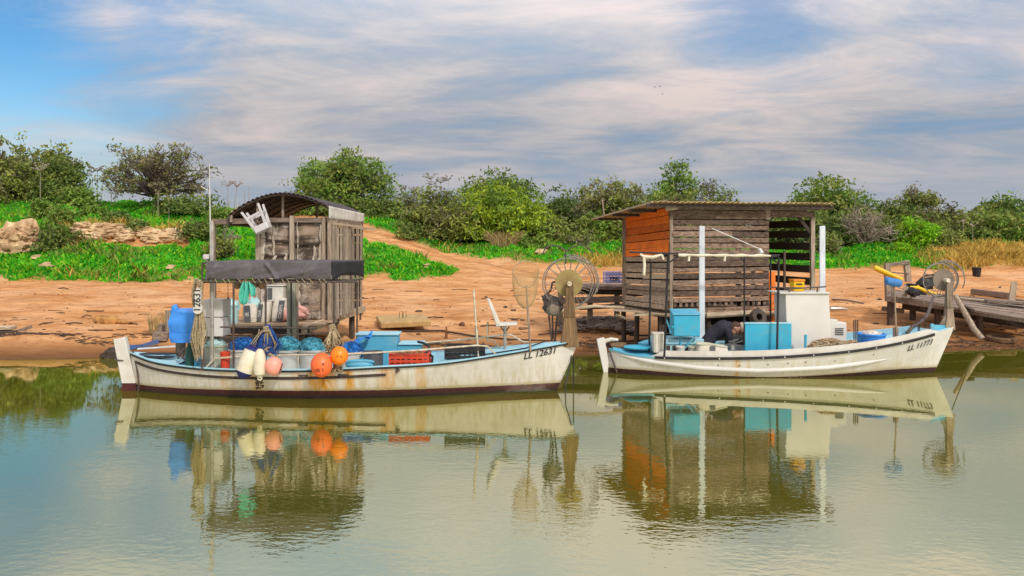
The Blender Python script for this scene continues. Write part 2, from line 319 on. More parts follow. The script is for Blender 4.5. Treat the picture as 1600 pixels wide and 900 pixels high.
for nm,a in (('grass_cover',g),('dry_cover',d),('wheel_ruts',ruts(X.ravel(),Y.ravel()))):
    at=me.attributes.new(nm,'FLOAT','POINT'); at.data.foreach_set('value',a.astype(np.float32))
def ground_mat():
    m,nt,N,L=nodes('sandy_earth')
    def nz(scale,st=(1,1,1),det=8,ro=.6):
        mp=N.new('ShaderNodeMapping'); mp.inputs['Scale'].default_value=st; L.new(tc.outputs['Object'],mp.inputs[0]); n=N.new('ShaderNodeTexNoise'); n.inputs['Scale'].default_value=scale; n.inputs['Detail'].default_value=det; n.inputs['Roughness'].default_value=ro; L.new(mp.outputs[0],n.inputs['Vector']); return n.outputs[0]
    def rampf(s,a,b,lo=0,hi=1):
        q=N.new('ShaderNodeMapRange'); q.inputs[1].default_value=a; q.inputs[2].default_value=b; q.inputs[3].default_value=lo; q.inputs[4].default_value=hi; L.new(s,q.inputs[0]); return q.outputs[0]
    def mix(f,a,b):
        x=N.new('ShaderNodeMix'); x.data_type='RGBA'
        for s,i in ((f,0),(a,6),(b,7)):
            if isinstance(s,tuple): x.inputs[i].default_value=c4(s)
            else: L.new(s,x.inputs[i])
        return x.outputs[2]
    out=N.new('ShaderNodeOutputMaterial'); b=N.new('ShaderNodeBsdfPrincipled'); L.new(b.outputs[0],out.inputs[0]); tc=N.new('ShaderNodeTexCoord')
    n1=nz(.5); n2=nz(.8,(.3,1.3,1),9,.72); n3=nz(7,(1,1,1)); n4=nz(2.5,(.6,1.6,1),10,.75); n5=nz(26)
    c=mix(rampf(n2,.38,.60),(.44,.17,.042),(.74,.375,.155))
    c=mix(rampf(n1,.44,.68,0,.7),c,(.76,.46,.24))
    c=mix(rampf(n4,.50,.66,0,.9),c,(.36,.145,.04))
    c=mix(rampf(n3,.58,.70,0,.65),c,(.22,.09,.032))
    c=mix(rampf(n5,.66,.76,0,.5),c,(.15,.07,.03))
    sp=N.new('ShaderNodeSeparateXYZ'); L.new(tc.outputs['Object'],sp.inputs[0])
    ad=N.new('ShaderNodeMath'); ad.operation='MULTIPLY_ADD'; ad.inputs[1].default_value=.25; L.new(n4,ad.inputs[0]); L.new(sp.outputs[2],ad.inputs[2])
    wet=rampf(ad.outputs[0],.20,.44,1,0); c=mix(wet,c,(.25,.105,.032)); mud=rampf(ad.outputs[0],.10,.22,.85,0); c=mix(mud,c,(.10,.047,.018))
    a1=N.new('ShaderNodeAttribute'); a1.attribute_name='grass_cover'; a2=N.new('ShaderNodeAttribute'); a2.attribute_name='dry_cover'
    a3=N.new('ShaderNodeAttribute'); a3.attribute_name='wheel_ruts'; c=mix(rampf(a3.outputs['Fac'],.15,.9,0,.6),c,(.34,.14,.045))
    gr=mix(rampf(n4,.35,.65),(.010,.075,.006),(.05,.25,.012)); gr=mix(a2.outputs['Fac'],gr,mix(rampf(n3,.4,.6),(.20,.11,.018),(.42,.25,.04)))
    c=mix(a1.outputs['Fac'],c,gr); L.new(c,b.inputs['Base Color'])
    b.inputs['Roughness'].default_value=.9; b.inputs['Specular IOR Level'].default_value=.2
    ma=N.new('ShaderNodeMath'); ma.operation='ADD'; L.new(n4,ma.inputs[0]); L.new(n3,ma.inputs[1])
    bp=N.new('ShaderNodeBump'); bp.inputs['Strength'].default_value=.8; bp.inputs['Distance'].default_value=.08; L.new(ma.outputs[0],bp.inputs['Height']); L.new(bp.outputs[0],b.inputs['Normal'])
    return m
me.materials.append(ground_mat()); go=bpy.data.objects.new('ground',me); COL.objects.link(go); go['kind']='structure'

# ---------------------------------------------------------------- water
def water_mat():
    m,nt,N,L=nodes('calm_river_water')
    out=N.new('ShaderNodeOutputMaterial'); tc=N.new('ShaderNodeTexCoord')
    d=N.new('ShaderNodeBsdfDiffuse'); d.inputs[0].default_value=(.105,.105,.009,1)
    g=N.new('ShaderNodeBsdfGlossy'); g.inputs[0].default_value=(.97,.945,.72,1); g.inputs['Roughness'].default_value=.015
    fr=N.new('ShaderNodeFresnel'); fr.inputs[0].default_value=1.5
    q=N.new('ShaderNodeMapRange'); q.inputs[1].default_value=.03; q.inputs[2].default_value=.6; q.inputs[3].default_value=.56; q.inputs[4].default_value=.60; L.new(fr.outputs[0],q.inputs[0])
    x=N.new('ShaderNodeMixShader'); L.new(q.outputs[0],x.inputs[0]); L.new(d.outputs[0],x.inputs[1]); L.new(g.outputs[0],x.inputs[2]); L.new(x.outputs[0],out.inputs[0])
    def nz(scale,st,det,ro=.5,rz=0):
        mp=N.new('ShaderNodeMapping'); mp.inputs['Scale'].default_value=st; mp.inputs['Rotation'].default_value=(0,0,rz); L.new(tc.outputs['Object'],mp.inputs[0]); n=N.new('ShaderNodeTexNoise'); n.inputs['Scale'].default_value=scale; n.inputs['Detail'].default_value=det; n.inputs['Roughness'].default_value=ro; L.new(mp.outputs[0],n.inputs['Vector']); return n.outputs[0]
    fine=nz(10.5,(.75,1.3,1),2,.5,R(22)); mid=nz(2.2,(.7,1.3,1),1,.5,R(-10)); calm=nz(.16,(1,1.6,1),2)
    sp=N.new('ShaderNodeSeparateXYZ'); L.new(tc.outputs['Object'],sp.inputs[0])
    cy=N.new('ShaderNodeMapRange'); cy.inputs[1].default_value=12.6; cy.inputs[2].default_value=8.2; cy.inputs[3].default_value=.08; cy.inputs[4].default_value=1.0; L.new(sp.outputs[1],cy.inputs[0])
    cm=N.new('ShaderNodeMapRange'); cm.inputs[1].default_value=.38; cm.inputs[2].default_value=.62; cm.inputs[3].default_value=.35; cm.inputs[4].default_value=1.0; L.new(calm,cm.inputs[0])
    k=N.new('ShaderNodeMath'); k.operation='MULTIPLY'; L.new(cy.outputs[0],k.inputs[0]); L.new(cm.outputs[0],k.inputs[1])
    a=N.new('ShaderNodeMath'); a.operation='MULTIPLY_ADD'; a.inputs[1].default_value=1.2; L.new(mid,a.inputs[0]); L.new(fine,a.inputs[2])
    h=N.new('ShaderNodeMath'); h.operation='MULTIPLY'; L.new(a.outputs[0],h.inputs[0]); L.new(k.outputs[0],h.inputs[1])
    bp=N.new('ShaderNodeBump'); bp.inputs['Strength'].default_value=1; bp.inputs['Distance'].default_value=.0027; L.new(h.outputs[0],bp.inputs['Height'])
    L.new(bp.outputs[0],g.inputs['Normal'])
    return m
w=MB(); w.add([(-1500,-60,0),(1500,-60,0),(1500,26,0),(-1500,26,0)],[(0,1,2,3)]); wo=w.build('water',water_mat(),smooth=False); wo['kind']='structure'

# ---------------------------------------------------------------- sky and light
W=bpy.data.worlds.new('World'); scene.world=W; W.use_nodes=True; nt=W.node_tree; N=nt.nodes; L=nt.links; N.clear()
out=N.new('ShaderNodeOutputWorld'); tc=N.new('ShaderNodeTexCoord')
SUN=Vector((.46,-.74,.72)).normalized()
sky=N.new('ShaderNodeTexSky'); sky.sky_type='NISHITA'; sky.sun_disc=False; sky.sun_elevation=math.asin(SUN.z); sky.sun_rotation=math.atan2(SUN.x,SUN.y)
hs=N.new('ShaderNodeHueSaturation'); hs.inputs['Saturation'].default_value=1.5; L.new(sky.outputs[0],hs.inputs['Color'])
b1=N.new('ShaderNodeBackground'); b1.inputs[1].default_value=.13; L.new(hs.outputs[0],b1.inputs[0])
def vm(op,a,b=None):
    n=N.new('ShaderNodeVectorMath'); n.operation=op
    for i,s in enumerate((a,b)):
        if s is None: continue
        if isinstance(s,(tuple,Vector)): n.inputs[i].default_value=s
        else: L.new(s,n.inputs[i])
    return n
def mt(op,a,b=None,c=None):
    n=N.new('ShaderNodeMath'); n.operation=op
    for i,s in enumerate((a,b,c)):
        if s is None: continue
        if isinstance(s,(int,float)): n.inputs[i].default_value=s
        else: L.new(s,n.inputs[i])
    return n.outputs[0]
def mr(s,a,b,lo=0,hi=1):
    q=N.new('ShaderNodeMapRange'); q.interpolation_type='SMOOTHSTEP'; q.inputs[1].default_value=a; q.inputs[2].default_value=b; q.inputs[3].default_value=lo; q.inputs[4].default_value=hi; L.new(s,q.inputs[0]); return q.outputs[0]
D=tc.outputs['Generated']; sp=N.new('ShaderNodeSeparateXYZ'); L.new(D,sp.inputs[0]); dz=sp.outputs[2]
inv=mt('DIVIDE',1.0,mt('ADD',mt('MAXIMUM',dz,0.0),.10)); cb=N.new('ShaderNodeCombineXYZ'); L.new(mt('MULTIPLY',sp.outputs[0],inv),cb.inputs[0]); L.new(mt('MULTIPLY',sp.outputs[1],inv),cb.inputs[1])
def wn(scale,st,det,ro,rz=0,off=(0,0,0),dis=0):
    mp=N.new('ShaderNodeMapping'); mp.inputs['Scale'].default_value=st; mp.inputs['Rotation'].default_value=(0,0,rz); mp.inputs['Location'].default_value=off; L.new(cb.outputs[0],mp.inputs[0])
    n=N.new('ShaderNodeTexNoise'); n.inputs['Scale'].default_value=scale; n.inputs['Detail'].default_value=det; n.inputs['Roughness'].default_value=ro; n.inputs['Distortion'].default_value=dis; L.new(mp.outputs[0],n.inputs['Vector']); return n.outputs[0]
nA=wn(.75,(.9,1.1,1),10,.56,R(16),(2.1,.4,0),.6); nB=wn(1.5,(.8,1.3,1),12,.66,R(-14),(5,3,0),.6)
cl=mt('MULTIPLY_ADD',nB,.40,mt('MULTIPLY',nA,.67))
def dirv(px,py): return Vector((px-800,F,YH-py)).normalized()
def near(px,py,r0,r1):
    dd=vm('DISTANCE',D,dirv(px,py)).outputs['Value']; return mr(mt('MULTIPLY_ADD',mt('SUBTRACT',nB,.5),.22,dd),r1,r0,0,1)
cr=N.new('ShaderNodeValToRGB'); L.new(mt('ADD',cl,0.0),cr.inputs[0]); E=cr.color_ramp.elements
E[0].position=.40; E[0].color=(.24,.35,.50,1); E[1].position=.66; E[1].color=(.70,.60,.575,1)
e=E.new(.49); e.color=(.37,.41,.48,1); e=E.new(.56); e.color=(.51,.49,.51,1)
hz=mr(dz,.02,.15,1,0)
x=N.new('ShaderNodeMix'); x.data_type='RGBA'; L.new(mt('MULTIPLY',hz,.82),x.inputs[0]); L.new(cr.outputs[0],x.inputs[6]); x.inputs[7].default_value=(.37,.42,.49,1)
zen=mt('MULTIPLY',mr(dz,.13,.40,1.0,1.75),mr(dz,.36,.60,1.0,1.2))
b2=N.new('ShaderNodeBackground'); L.new(x.outputs[2],b2.inputs[0]); L.new(zen,b2.inputs[1])
blue=mt('MAXIMUM',mt('MAXIMUM',near(-20,80,.03,.20),mt('MULTIPLY',near(130,165,.02,.15),.55)),mt('MAXIMUM',mt('MULTIPLY',near(1190,10,.0,.13),.62),mt('MAXIMUM',mt('MULTIPLY',near(1540,75,.0,.11),.35),mt('MULTIPLY',near(240,30,.0,.12),.6))))
b3=N.new('ShaderNodeBackground'); b3.inputs[0].default_value=(.03,.22,.52,1); b3.inputs[1].default_value=1.0
as1=N.new('ShaderNodeAddShader'); b1b=N.new('ShaderNodeBackground'); L.new(b1.outputs[0],as1.inputs[0]); 
ms=N.new('ShaderNodeMixShader'); L.new(blue,ms.inputs[0]); L.new(b2.outputs[0],ms.inputs[1]); L.new(b1.outputs[0],ms.inputs[2]); L.new(ms.outputs[0],out.inputs[0])
N.remove(as1); N.remove(b1b); N.remove(b3)
sl=bpy.data.lights.new('sun','SUN'); sl.energy=2.6; sl.angle=R(5); sl.color=(1,.965,.925); so=bpy.data.objects.new('sun',sl); COL.objects.link(so); so.rotation_euler=(-SUN).to_track_quat('-Z','Y').to_euler()
cam=bpy.data.cameras.new('camera'); cam.lens=28; cam.sensor_width=36; cam.shift_y=-(450-YH)/1600; cam.clip_end=6000; co=bpy.data.objects.new('camera',cam); COL.objects.link(co); co.location=(0,0,H); co.rotation_euler=(R(90),0,0); scene.camera=co
scene.view_settings.view_transform='Standard'; scene.view_settings.look='None'; scene.view_settings.exposure=0; scene.view_settings.gamma=1
M['strawreed']=mat('straw_reeds',(.55,.40,.17),(.30,.2,.08),island=.4)
# ---------------------------------------------------------------- foliage helpers
def leaf_quads(c, n_dir, size, asp, up=0.0):
    n=len(c); a=RNG.normal(size=(n,3)); a[:,2]=a[:,2]*(1-up)+up*1.5; a/=np.linalg.norm(a,axis=1,keepdims=True)
    b=RNG.normal(size=(n,3)); b-=a*np.sum(a*b,1,keepdims=True); b/=np.linalg.norm(b,axis=1,keepdims=True)
    s=(size*RNG.uniform(.55,1.3,n))[:,None]
    v=np.stack([c-a*s, c-b*s*asp+a*s*.15, c+a*s, c+b*s*asp+a*s*.15],1).reshape(-1,3)
    return v, np.arange(4*n).reshape(n,4)
def np_obj(name, v, f, m, parent=None, base=None, smooth=False):
    off=np.array(base if base is not None else (WL(parent) if parent else (0,0,0)))
    me=npmesh(name, v-off, f, smooth); me.materials.append(m); o=bpy.data.objects.new(name,me); COL.objects.link(o)
    if parent: o.parent=parent
    else: o.location=off
    o['w']=[float(q) for q in off]; return o
def limb(mb, p0, p1, r0, r1, n=7, wig=.12, sides=6):
    p0=Vector(p0); p1=Vector(p1); L=(p1-p0).length; pts=[]; rs=[]
    sd=Vector((rnd(0,50),rnd(0,50),rnd(0,50)))
    for i in range(n+1):
        t=i/n; o=mn.noise_vector(sd+Vector((t*2.2,0,0)))*wig*L*math.sin(math.pi*t); pts.append(p0.lerp(p1,t)+o+Vector((0,0,.10*L*math.sin(math.pi*t)*(1 if p1.z>p0.z else 0)))); rs.append(r0+(r1-r0)*t)
    mb.tube(pts, rs, sides)
LEAF={
 'olive':leafmat('olive_leaves',(.34,.37,.07),(.09,.125,.028)),
 'green':leafmat('green_leaves',(.26,.40,.055),(.07,.14,.022)),
 'dark':leafmat('dark_green_leaves',(.20,.28,.055),(.05,.085,.02)),
 'bright':leafmat('yellow_green_leaves',(.42,.52,.03),(.14,.25,.014)),
 'vivid':leafmat('vivid_green_leaves',(.34,.66,.018),(.08,.3,.01)),
 'brown':leafmat('brownish_leaves',(.30,.26,.13),(.10,.09,.045)),
 'grass':leafmat('lush_grass',(.10,.60,.016),(.014,.20,.008),.4,.8),
 'lime':leafmat('lime_grass',(.38,.66,.02),(.12,.38,.014),.4,.9),
 'straw':leafmat('straw_grass',(.76,.52,.12),(.40,.26,.05),.6,.6)}
def tree(name, cat, label, px, Y, top, w, leaf, n=6000, size=.15, base_lift=.0, clumps=26, cr=.24, trunk='bark', trunk_r=.14, low=.25, shape=1.0, stems=1, bare=0, twigs=0, depth=.8, group=None, bottom=None):
    """px: column of the crown's centre, top: picture row of its top, w: width in photo pixels; turned into metres at distance Y"""
    b=on(px,Y); k=Y/F; ztop=H-(top-YH)*k; wm=w*k; base=b.z-.05; h=ztop-base
    t=thing(name,(b.x,b.y,base),label,cat,group)
    zc0=base+h*low; cen=[]
    for i in range(clumps):
        a=2*math.pi*((i*.618)%1)+rnd(-.3,.3); q=((i+.5)/clumps)                  # spread over a dome, some inside
        el=math.asin(min(1,max(-.15,q*1.12-.1))); rr=rnd(.62,1.0) if i%4 else rnd(.15,.6)
        rad=wm*.5*(1-cr*.9)*math.cos(el)**shape*rr; zz=zc0+(h*(1-low)-wm*cr*.45)*(max(0,math.sin(el))*rr if i%4 else rnd(.2,.7))
        cen.append((b.x+math.cos(a)*rad, b.y+math.sin(a)*rad*depth, zz, wm*cr*rnd(.62,1.2)))
    cs=np.array(cen)
    tb=MB()
    for s in range(stems):
        o=Vector((rnd(-.2,.2)*(stems>1),rnd(-.2,.2)*(stems>1),0)); lean=Vector((rnd(-.12,.12)*wm*.4,0,0))
        fork=Vector((b.x,b.y,base+h*max(.12,low*.75)))+o+lean
        limb(tb,(b.x+o.x,b.y+o.y,base-.1),fork,trunk_r*(1.1 if stems==1 else .7),trunk_r*.7,5,.08,8)
        for i,c in enumerate(cen):
            if i%stems!=s: continue
            p=Vector(c[:3]); r0=trunk_r*rnd(.28,.5); limb(tb,fork,p,r0,.018,7,.16,5)
            for j in range(2+bare):
                d=Vector((rnd(-1,1),rnd(-1,1),rnd(-.3,1))).normalized()*c[3]*rnd(.7,1.15); limb(tb,fork.lerp(p,rnd(.55,1)),p+d,.02 if bare else .014,.005,4,.15,4)
    for i in range(twigs):
        c=random.choice(cen); p=Vector(c[:3]); d=Vector((rnd(-1,1),rnd(-1,1),rnd(-.1,1.2))).normalized()*c[3]; limb(tb,p,p+d*rnd(.9,1.35),.014,.004,4,.2,4)
    tb.build('trunk',M[trunk],t,sharp=60)
    # leaves in sprays inside every clump: dense on its upper shell, thinner below
    wgt=cs[:,3]**2; wgt/=wgt.sum(); ns=max(40,n//14); ci=RNG.choice(len(cs),ns,p=wgt); d=RNG.normal(size=(ns,3)); d/=np.linalg.norm(d,axis=1,keepdims=True); d[:,2]=d[:,2]*.75+.12
    rr=RNG.uniform(.35,1.0,ns)**.5; sc=cs[ci,:3]+d*(cs[ci,3]*rr)[:,None]
    pi=RNG.integers(0,ns,n); c=sc[pi]+RNG.normal(size=(n,3))*np.array([1,1,.7])*(size*1.5)
    kp=c[:,2]>base+.05; c=c[kp]; pi2=pi[kp]
    v,f=leaf_quads(c,None,size,.42); cr_o=np_obj('crown',v,f,LEAF[leaf],t)
    alt={'olive':'brown','green':'olive','dark':'olive','bright':'green','vivid':'bright','brown':'olive'}[leaf]; cr_o.data.materials.append(LEAF[alt])
    pick=(RNG.uniform(0,1,ns)<.16)|((ci%5)==2); cr_o.data.polygons.foreach_set('material_index',pick[pi2].astype(np.int32))
    return t
def bush(name,label,px,Y,top,w,leaf,n=4500,size=.13,cat='bush',**k):
    w*=1.12; top-=2; n=int(n*1.25); k['clumps']=int(k.get('clumps',26)*1.25)
    k.setdefault('low',.08); k.setdefault('stems',3); k.setdefault('trunk_r',.07); k.setdefault('cr',.27)
    return tree(name,cat,label,px,Y,top,w,leaf,n,size,**k)
# trees along the skyline, from one end of the hill to the other
tree('tree','tree','big dense dark tree at the edge of the hill beside the boulder',18,50,228,190,'olive',10000,.16,clumps=34,low=.12,trunk_r=.2)
tree('tree','tree','taller thin-crowned tree rising out of the dense trees above the boulder',88,51.5,226,66,'olive',2600,.14,clumps=14,low=.4,bare=1)
bush('bush','dark rounded bush filling the foot of the dense trees above the boulder',95,49,252,75,'dark',4200,.14)
bush('bush','leafy green bush sloping down beside the dense trees on the hill',122,47,298,56,'green',2600)
tree('tree','tree','wide brownish half-bare tree spreading alone on top of the hill',247,46.5,220,184,'brown',5200,.105,clumps=84,cr=.10,low=.26,trunk_r=.22,shape=.7,bare=2,twigs=200,stems=2)
bush('bush','dark low bushes under the brownish half-bare tree',290,45,314,96,'dark',3000,.12,clumps=18)
tree('tree','tree','large grey-green tree standing behind the arched-roof hut',536,52,236,184,'green',10000,.14,clumps=60,cr=.14,low=.16,trunk_r=.2,stems=2,bare=1)
bush('bush','dark small bush at the foot of the large grey-green tree',612,50,322,64,'dark',2200,.13)
bush('bush','thin twiggy bush with grey stems beside the large grey-green tree',642,52,296,56,'olive',900,.11,bare=1,twigs=60)
bush('bush','olive bush in front of thin dead stalks at the top of the track',690,46,300,108,'olive',6000,.13)
tree('tree','tree','dark flat-topped tree behind the yellow-green bush',775,58,266,120,'dark',6500,.16,clumps=26,low=.2)
bush('bush','big yellow-green bush above the sandy track',785,45,294,146,'bright',9500,.13,clumps=34)
bush('bush','dense green bush leaning on the yellow-green bush beside the track',712,44,326,90,'olive',5600,.12)
tree('tree','tree','dark round tree between the yellow-green bush and the orange-walled hut',876,50,296,96,'dark',5200,.14,low=.1)
bush('bush','low dark bush behind the net hauler',858,45.5,345,84,'olive',3200,.12)
tree('tree','tree','tall olive tree with pale bare stems next to the orange-walled hut',955,47,278,140,'olive',9500,.13,clumps=36,low=.14,trunk='palebark',trunk_r=.09,stems=5,bare=1)
tree('tree','tree','feathery grey-green tree rising behind the plank hut roof',1054,54,250,98,'green',5200,.14,clumps=22,low=.2,stems=2)
tree('tree','tree','half-bare tree with twiggy branches above the plank hut roof',1108,53,276,88,'brown',1500,.12,clumps=20,cr=.16,low=.3,bare=2,twigs=90)
bush('bush','dark bush seen through the slats of the plank hut',1235,47,330,130,'dark',4500,.14)
tree('tree','tree','broad dark green tree rising past the end of the plank hut roof',1300,50,281,150,'green',10500,.15,clumps=36,low=.08)
bush('bush','deep green bush between plank hut post and grey dead bush',1296,45,338,76,'dark',4200,.13)
tree('tree','tree','thin-topped round tree standing above the dead grey bush',1432,53,286,76,'olive',3000,.13,clumps=18,low=.35,bare=1)
bush('bush','dark thicket behind the dead grey bush',1390,49,318,120,'dark',7000,.15,clumps=30)
bush('bush','olive thicket behind the small bright green bush',1480,48,334,120,'olive',7500,.14,clumps=30)
tree('tree','tree','small green tree on the skyline by the far end of the thicket',1566,50,300,84,'green',5500,.14,low=.12)
bush('bush','green thicket below the last skyline tree, behind golden grass',1565,46,345,120,'green',6500,.14)
bush('bush','dark green bush filling the gap in the thicket above golden grass',1515,50,334,70,'dark',4200,.14)
bush('bush','small bright green bush beside the dead grey bush',1432,43.8,346,64,'vivid',5000,.10)
bush('bush','large green bush running off the end of the thicket',1650,48,318,130,'green',6000,.15)
bush('bush','dense bush running off the end of the hill',-80,49,262,130,'dark',6000,.15)
for px,Y,top,w,leaf,lab in ((1345,47.5,322,110,'green','rounded green bush behind the tangle of the dead grey bush'),(1250,48,318,80,'green','light green bush behind the open end of the plank hut'),(1455,46.5,352,70,'olive','olive bush behind the small bright green bush'),(1400,46,345,70,'dark','dark bush between dead grey bush and bright green bush'),
  (1525,47,352,76,'olive','olive-brown bush behind the golden grass'),(1600,45.5,340,90,'green','bright-edged green bush behind the golden grass at its far end'),(1000,48,318,90,'olive','olive bush behind the orange boards of the plank hut'),(925,45.5,330,70,'green','green bush between the dark round tree and the tall olive tree'),
  (830,46.5,330,70,'dark','dark bush filling in behind the yellow-green bush'),(660,46,336,66,'green','green bush at the bend of the sandy track'),(745,46.5,318,70,'green','leafy bush between the two big bushes above the track'),(1130,50,300,90,'dark','dark bush behind the plank hut below the half-bare tree'),(570,50,322,90,'dark','dark bush under the large grey-green tree'),(1060,49,305,90,'olive','olive bush behind the plank hut below the feathery tree'),(490,49.5,316,80,'dark','dark bush under the large grey-green tree above the arched roof'),(455,48.5,322,60,'green','small green bush on the ridge behind the arched roof')):
    bush('bush',lab,px,Y,top,w,leaf,4800,.13,clumps=24)
# dead bush: bare branches only
def dead_bush(label,px,Y,top,w,n,name='dead_bush',leaf=0):
    b=on(px,Y); k=Y/F; h=H-(top-YH)*k-b.z; wm=w*k; mb=MB(); t=b-V(0,0,.05)
    for i in range(n//9):
        a=rnd(0,6.28); p0=b+V(rnd(-.3,.3),rnd(-.2,.2),0)*wm*.25; e=rnd(.1,1.35); p1=b+V(math.cos(a)*wm*.5*math.cos(e)*rnd(.7,1.05),math.sin(a)*wm*.4*math.cos(e),h*max(.15,math.sin(e))*rnd(.7,1.05))
        limb(mb,p0,p1,.055,.014,8,.25,5)
        for j in range(8):
            q=p0.lerp(p1,rnd(.35,.95)); limb(mb,q,q+V(rnd(-1,1),rnd(-1,1),rnd(-.5,.9))*wm*.16,.016,.005,5,.3,4)
    o=mb.build(name,M['deadtwig'],base=t,sharp=60); return tag(o,label,'dead bush')
dead_bush('large grey dead bush of bare tangled branches in front of the thicket',1352,44,318,128,420)
dead_bush('pile of pale broken branches lying by the foot of the olive tree',915,43.5,362,76,70,'branch_pile')
dead_bush('dry brush hanging behind the arched-roof hut on the slope',352,40,352,56,120)
# clump of withered reeds by the track
def reed_clump(label,px,Y,top,w,n,m='strawreed',name='reed_clump',lean=.35,r=.012):
    b=on(px,Y); k=Y/F; h=H-(top-YH)*k-b.z; wm=w*k; mb=MB()
    for i in range(n):
        p0=b+V(rnd(-.5,.5)*wm*.7,rnd(-.4,.4)*wm*.5,-.03); d=V((p0.x-b.x)*lean*2+rnd(-.3,.3)*lean*h,rnd(-.3,.3)*lean*h,h*rnd(.55,1.0))
        mb.tube([p0,p0+d*.5+V(0,0,.05*h),p0+d+V(d.x*.5,0,-.08*h)],[r,r*.8,r*.3],4)
    return tag(mb.build(name,M[m],base=b,sharp=60),label,'reeds')
reed_clump('domed clump of withered straw-coloured reeds by the sandy track',788,42.3,356,48,420)
reed_clump('thin brown reeds sprouting beside wooden blocks on the beach',240,19.4,480,18,60,r=.006)
reed_clump('thin brown reeds growing behind the blue-wrapped outboard',270,20.2,474,40,90,r=.006,lean=.15)
# dead umbel stalks
def stalk(label,px,Y,top,hd,m='deadtwig',group='dead flower stalks on the hill',lean=0,r=.02):
    b=on(px,Y); k=Y/F; z=H-(top-YH)*k; mb=MB(); tip=V(b.x+lean,b.y,z); mb.tube([b-V(0,0,.05),b.lerp(tip,.5)+V(lean*.1,0,0),tip],[r,r*.8,r*.5],5)
    for i in range(int(14*hd)):
        a=rnd(0,6.28); q=tip+V(math.cos(a)*rnd(.15,.45),math.sin(a)*.3,rnd(-.05,.25))*hd; mb.tube([tip-V(0,0,.15*hd),q],[.012,.007],4); mb.ell(q,(.05*hd+.02,.05*hd,.025),6,4)
    return tag(mb.build('flower_stalk',M[m],base=b),label,'dead plant',group)
stalk('tall pale dead stalk with a spreading head in front of the dense trees',63,46.5,262,1.3,'palebark')
for px,top,hd,ln in ((146,266,1,-.1),(152,264,1.1,.0),(157,268,1,.2)): stalk('thin dead flower stalk in the trio on the skyline before the brownish tree',px,48,top,hd,lean=ln)
for px,top in ((174,296),(180,297)): stalk('short dead flower stalk beside the trio on the skyline',px,48,top,.8)
for px,top,ln in ((356,288,.0),(364,289,.25)): stalk('dead flower stalk of the pair between brownish tree and arched-roof hut',px,48.5,top,.9,lean=ln)
for px,top in ((382,298),(389,290)): stalk('bare headless stalk on the skyline above the arched roof',px,48.5,top,0)
for px,top,hd,ln in ((665,276,1.1,.3),(671,286,.9,.1),(692,282,1.1,-.15),(697,278,1.1,.15),(627,293,.9,0),(646,296,.9,.1)): stalk('dead flower stalk standing behind the olive bush at the top of the track',px,50,top,hd,lean=ln)
for px,top in ((247,303),(264,310)): stalk('slim pale stem standing on the slope below the brownish tree',px,43.5,top,.3,'palebark')
for px,top in ((1505,345),(1520,352)): stalk('pale reed stalk with a fluffy head by the thicket and golden grass',px,43,top,.5,'palebark')
# small shrubs on the grassy slope: each one its own thing
for px,Y,top,w,leaf,lab in ((88,37.5,352,60,'dark','rounded dark shrub beside the pale boulder'),(95,40.5,318,40,'green','small green shrub on the ridge over the boulder'),(66,43,308,34,'green','small round shrub behind the boulder below the dense trees'),
  (185,41,330,42,'dark','dark low shrub on the slope above the rock ledge'),(145,43.5,324,40,'green','low green shrub on the ridge above the rock ledge'),(310,39,345,52,'dark','dark shrub at the end of the rock ledge'),(345,37,368,38,'olive','olive shrub below the dry brush by the arched-roof hut'),
  (345,43.5,322,36,'green','small shrub near the sandy patch on the hilltop'),(215,39.6,352,26,'dark','tiny dark shrub growing on top of the rock ledge'),(640,43.5,352,40,'dark','dark shrub on the bend of the sandy track'),(838,42,372,44,'green','low green shrub near the withered reeds'),
  (1290,41.5,372,50,'olive','low olive shrub behind the tall white post'),(1410,42.2,385,26,'vivid','small vivid green tuft before the small bright bush'),(1480,43,368,60,'olive','low shrub at the start of the golden grass'),(1000,41.5,378,60,'dark','low dark shrub beside the orange-walled hut'),(905,44,360,60,'olive','olive shrub behind the pile of branches')):
    bush('shrub',lab,px,Y,top,w,leaf,1500,.10,cat='shrub',clumps=14)
def twiggy(label,px,Y,top,w):
    b=on(px,Y); k=Y/F; h=H-(top-YH)*k-b.z; mb=MB(); wm=w*k
    for i in range(26): limb(mb,b,b+V(rnd(-.5,.5)*wm,rnd(-.2,.2),h*rnd(.5,1)),.012,.004,5,.2,4)
    return tag(mb.build('sapling',LEAF['lime'],base=b),label,'plant')
twiggy('pale lime sapling with bare forked stems above the rock ledge',238,40.3,328,26)

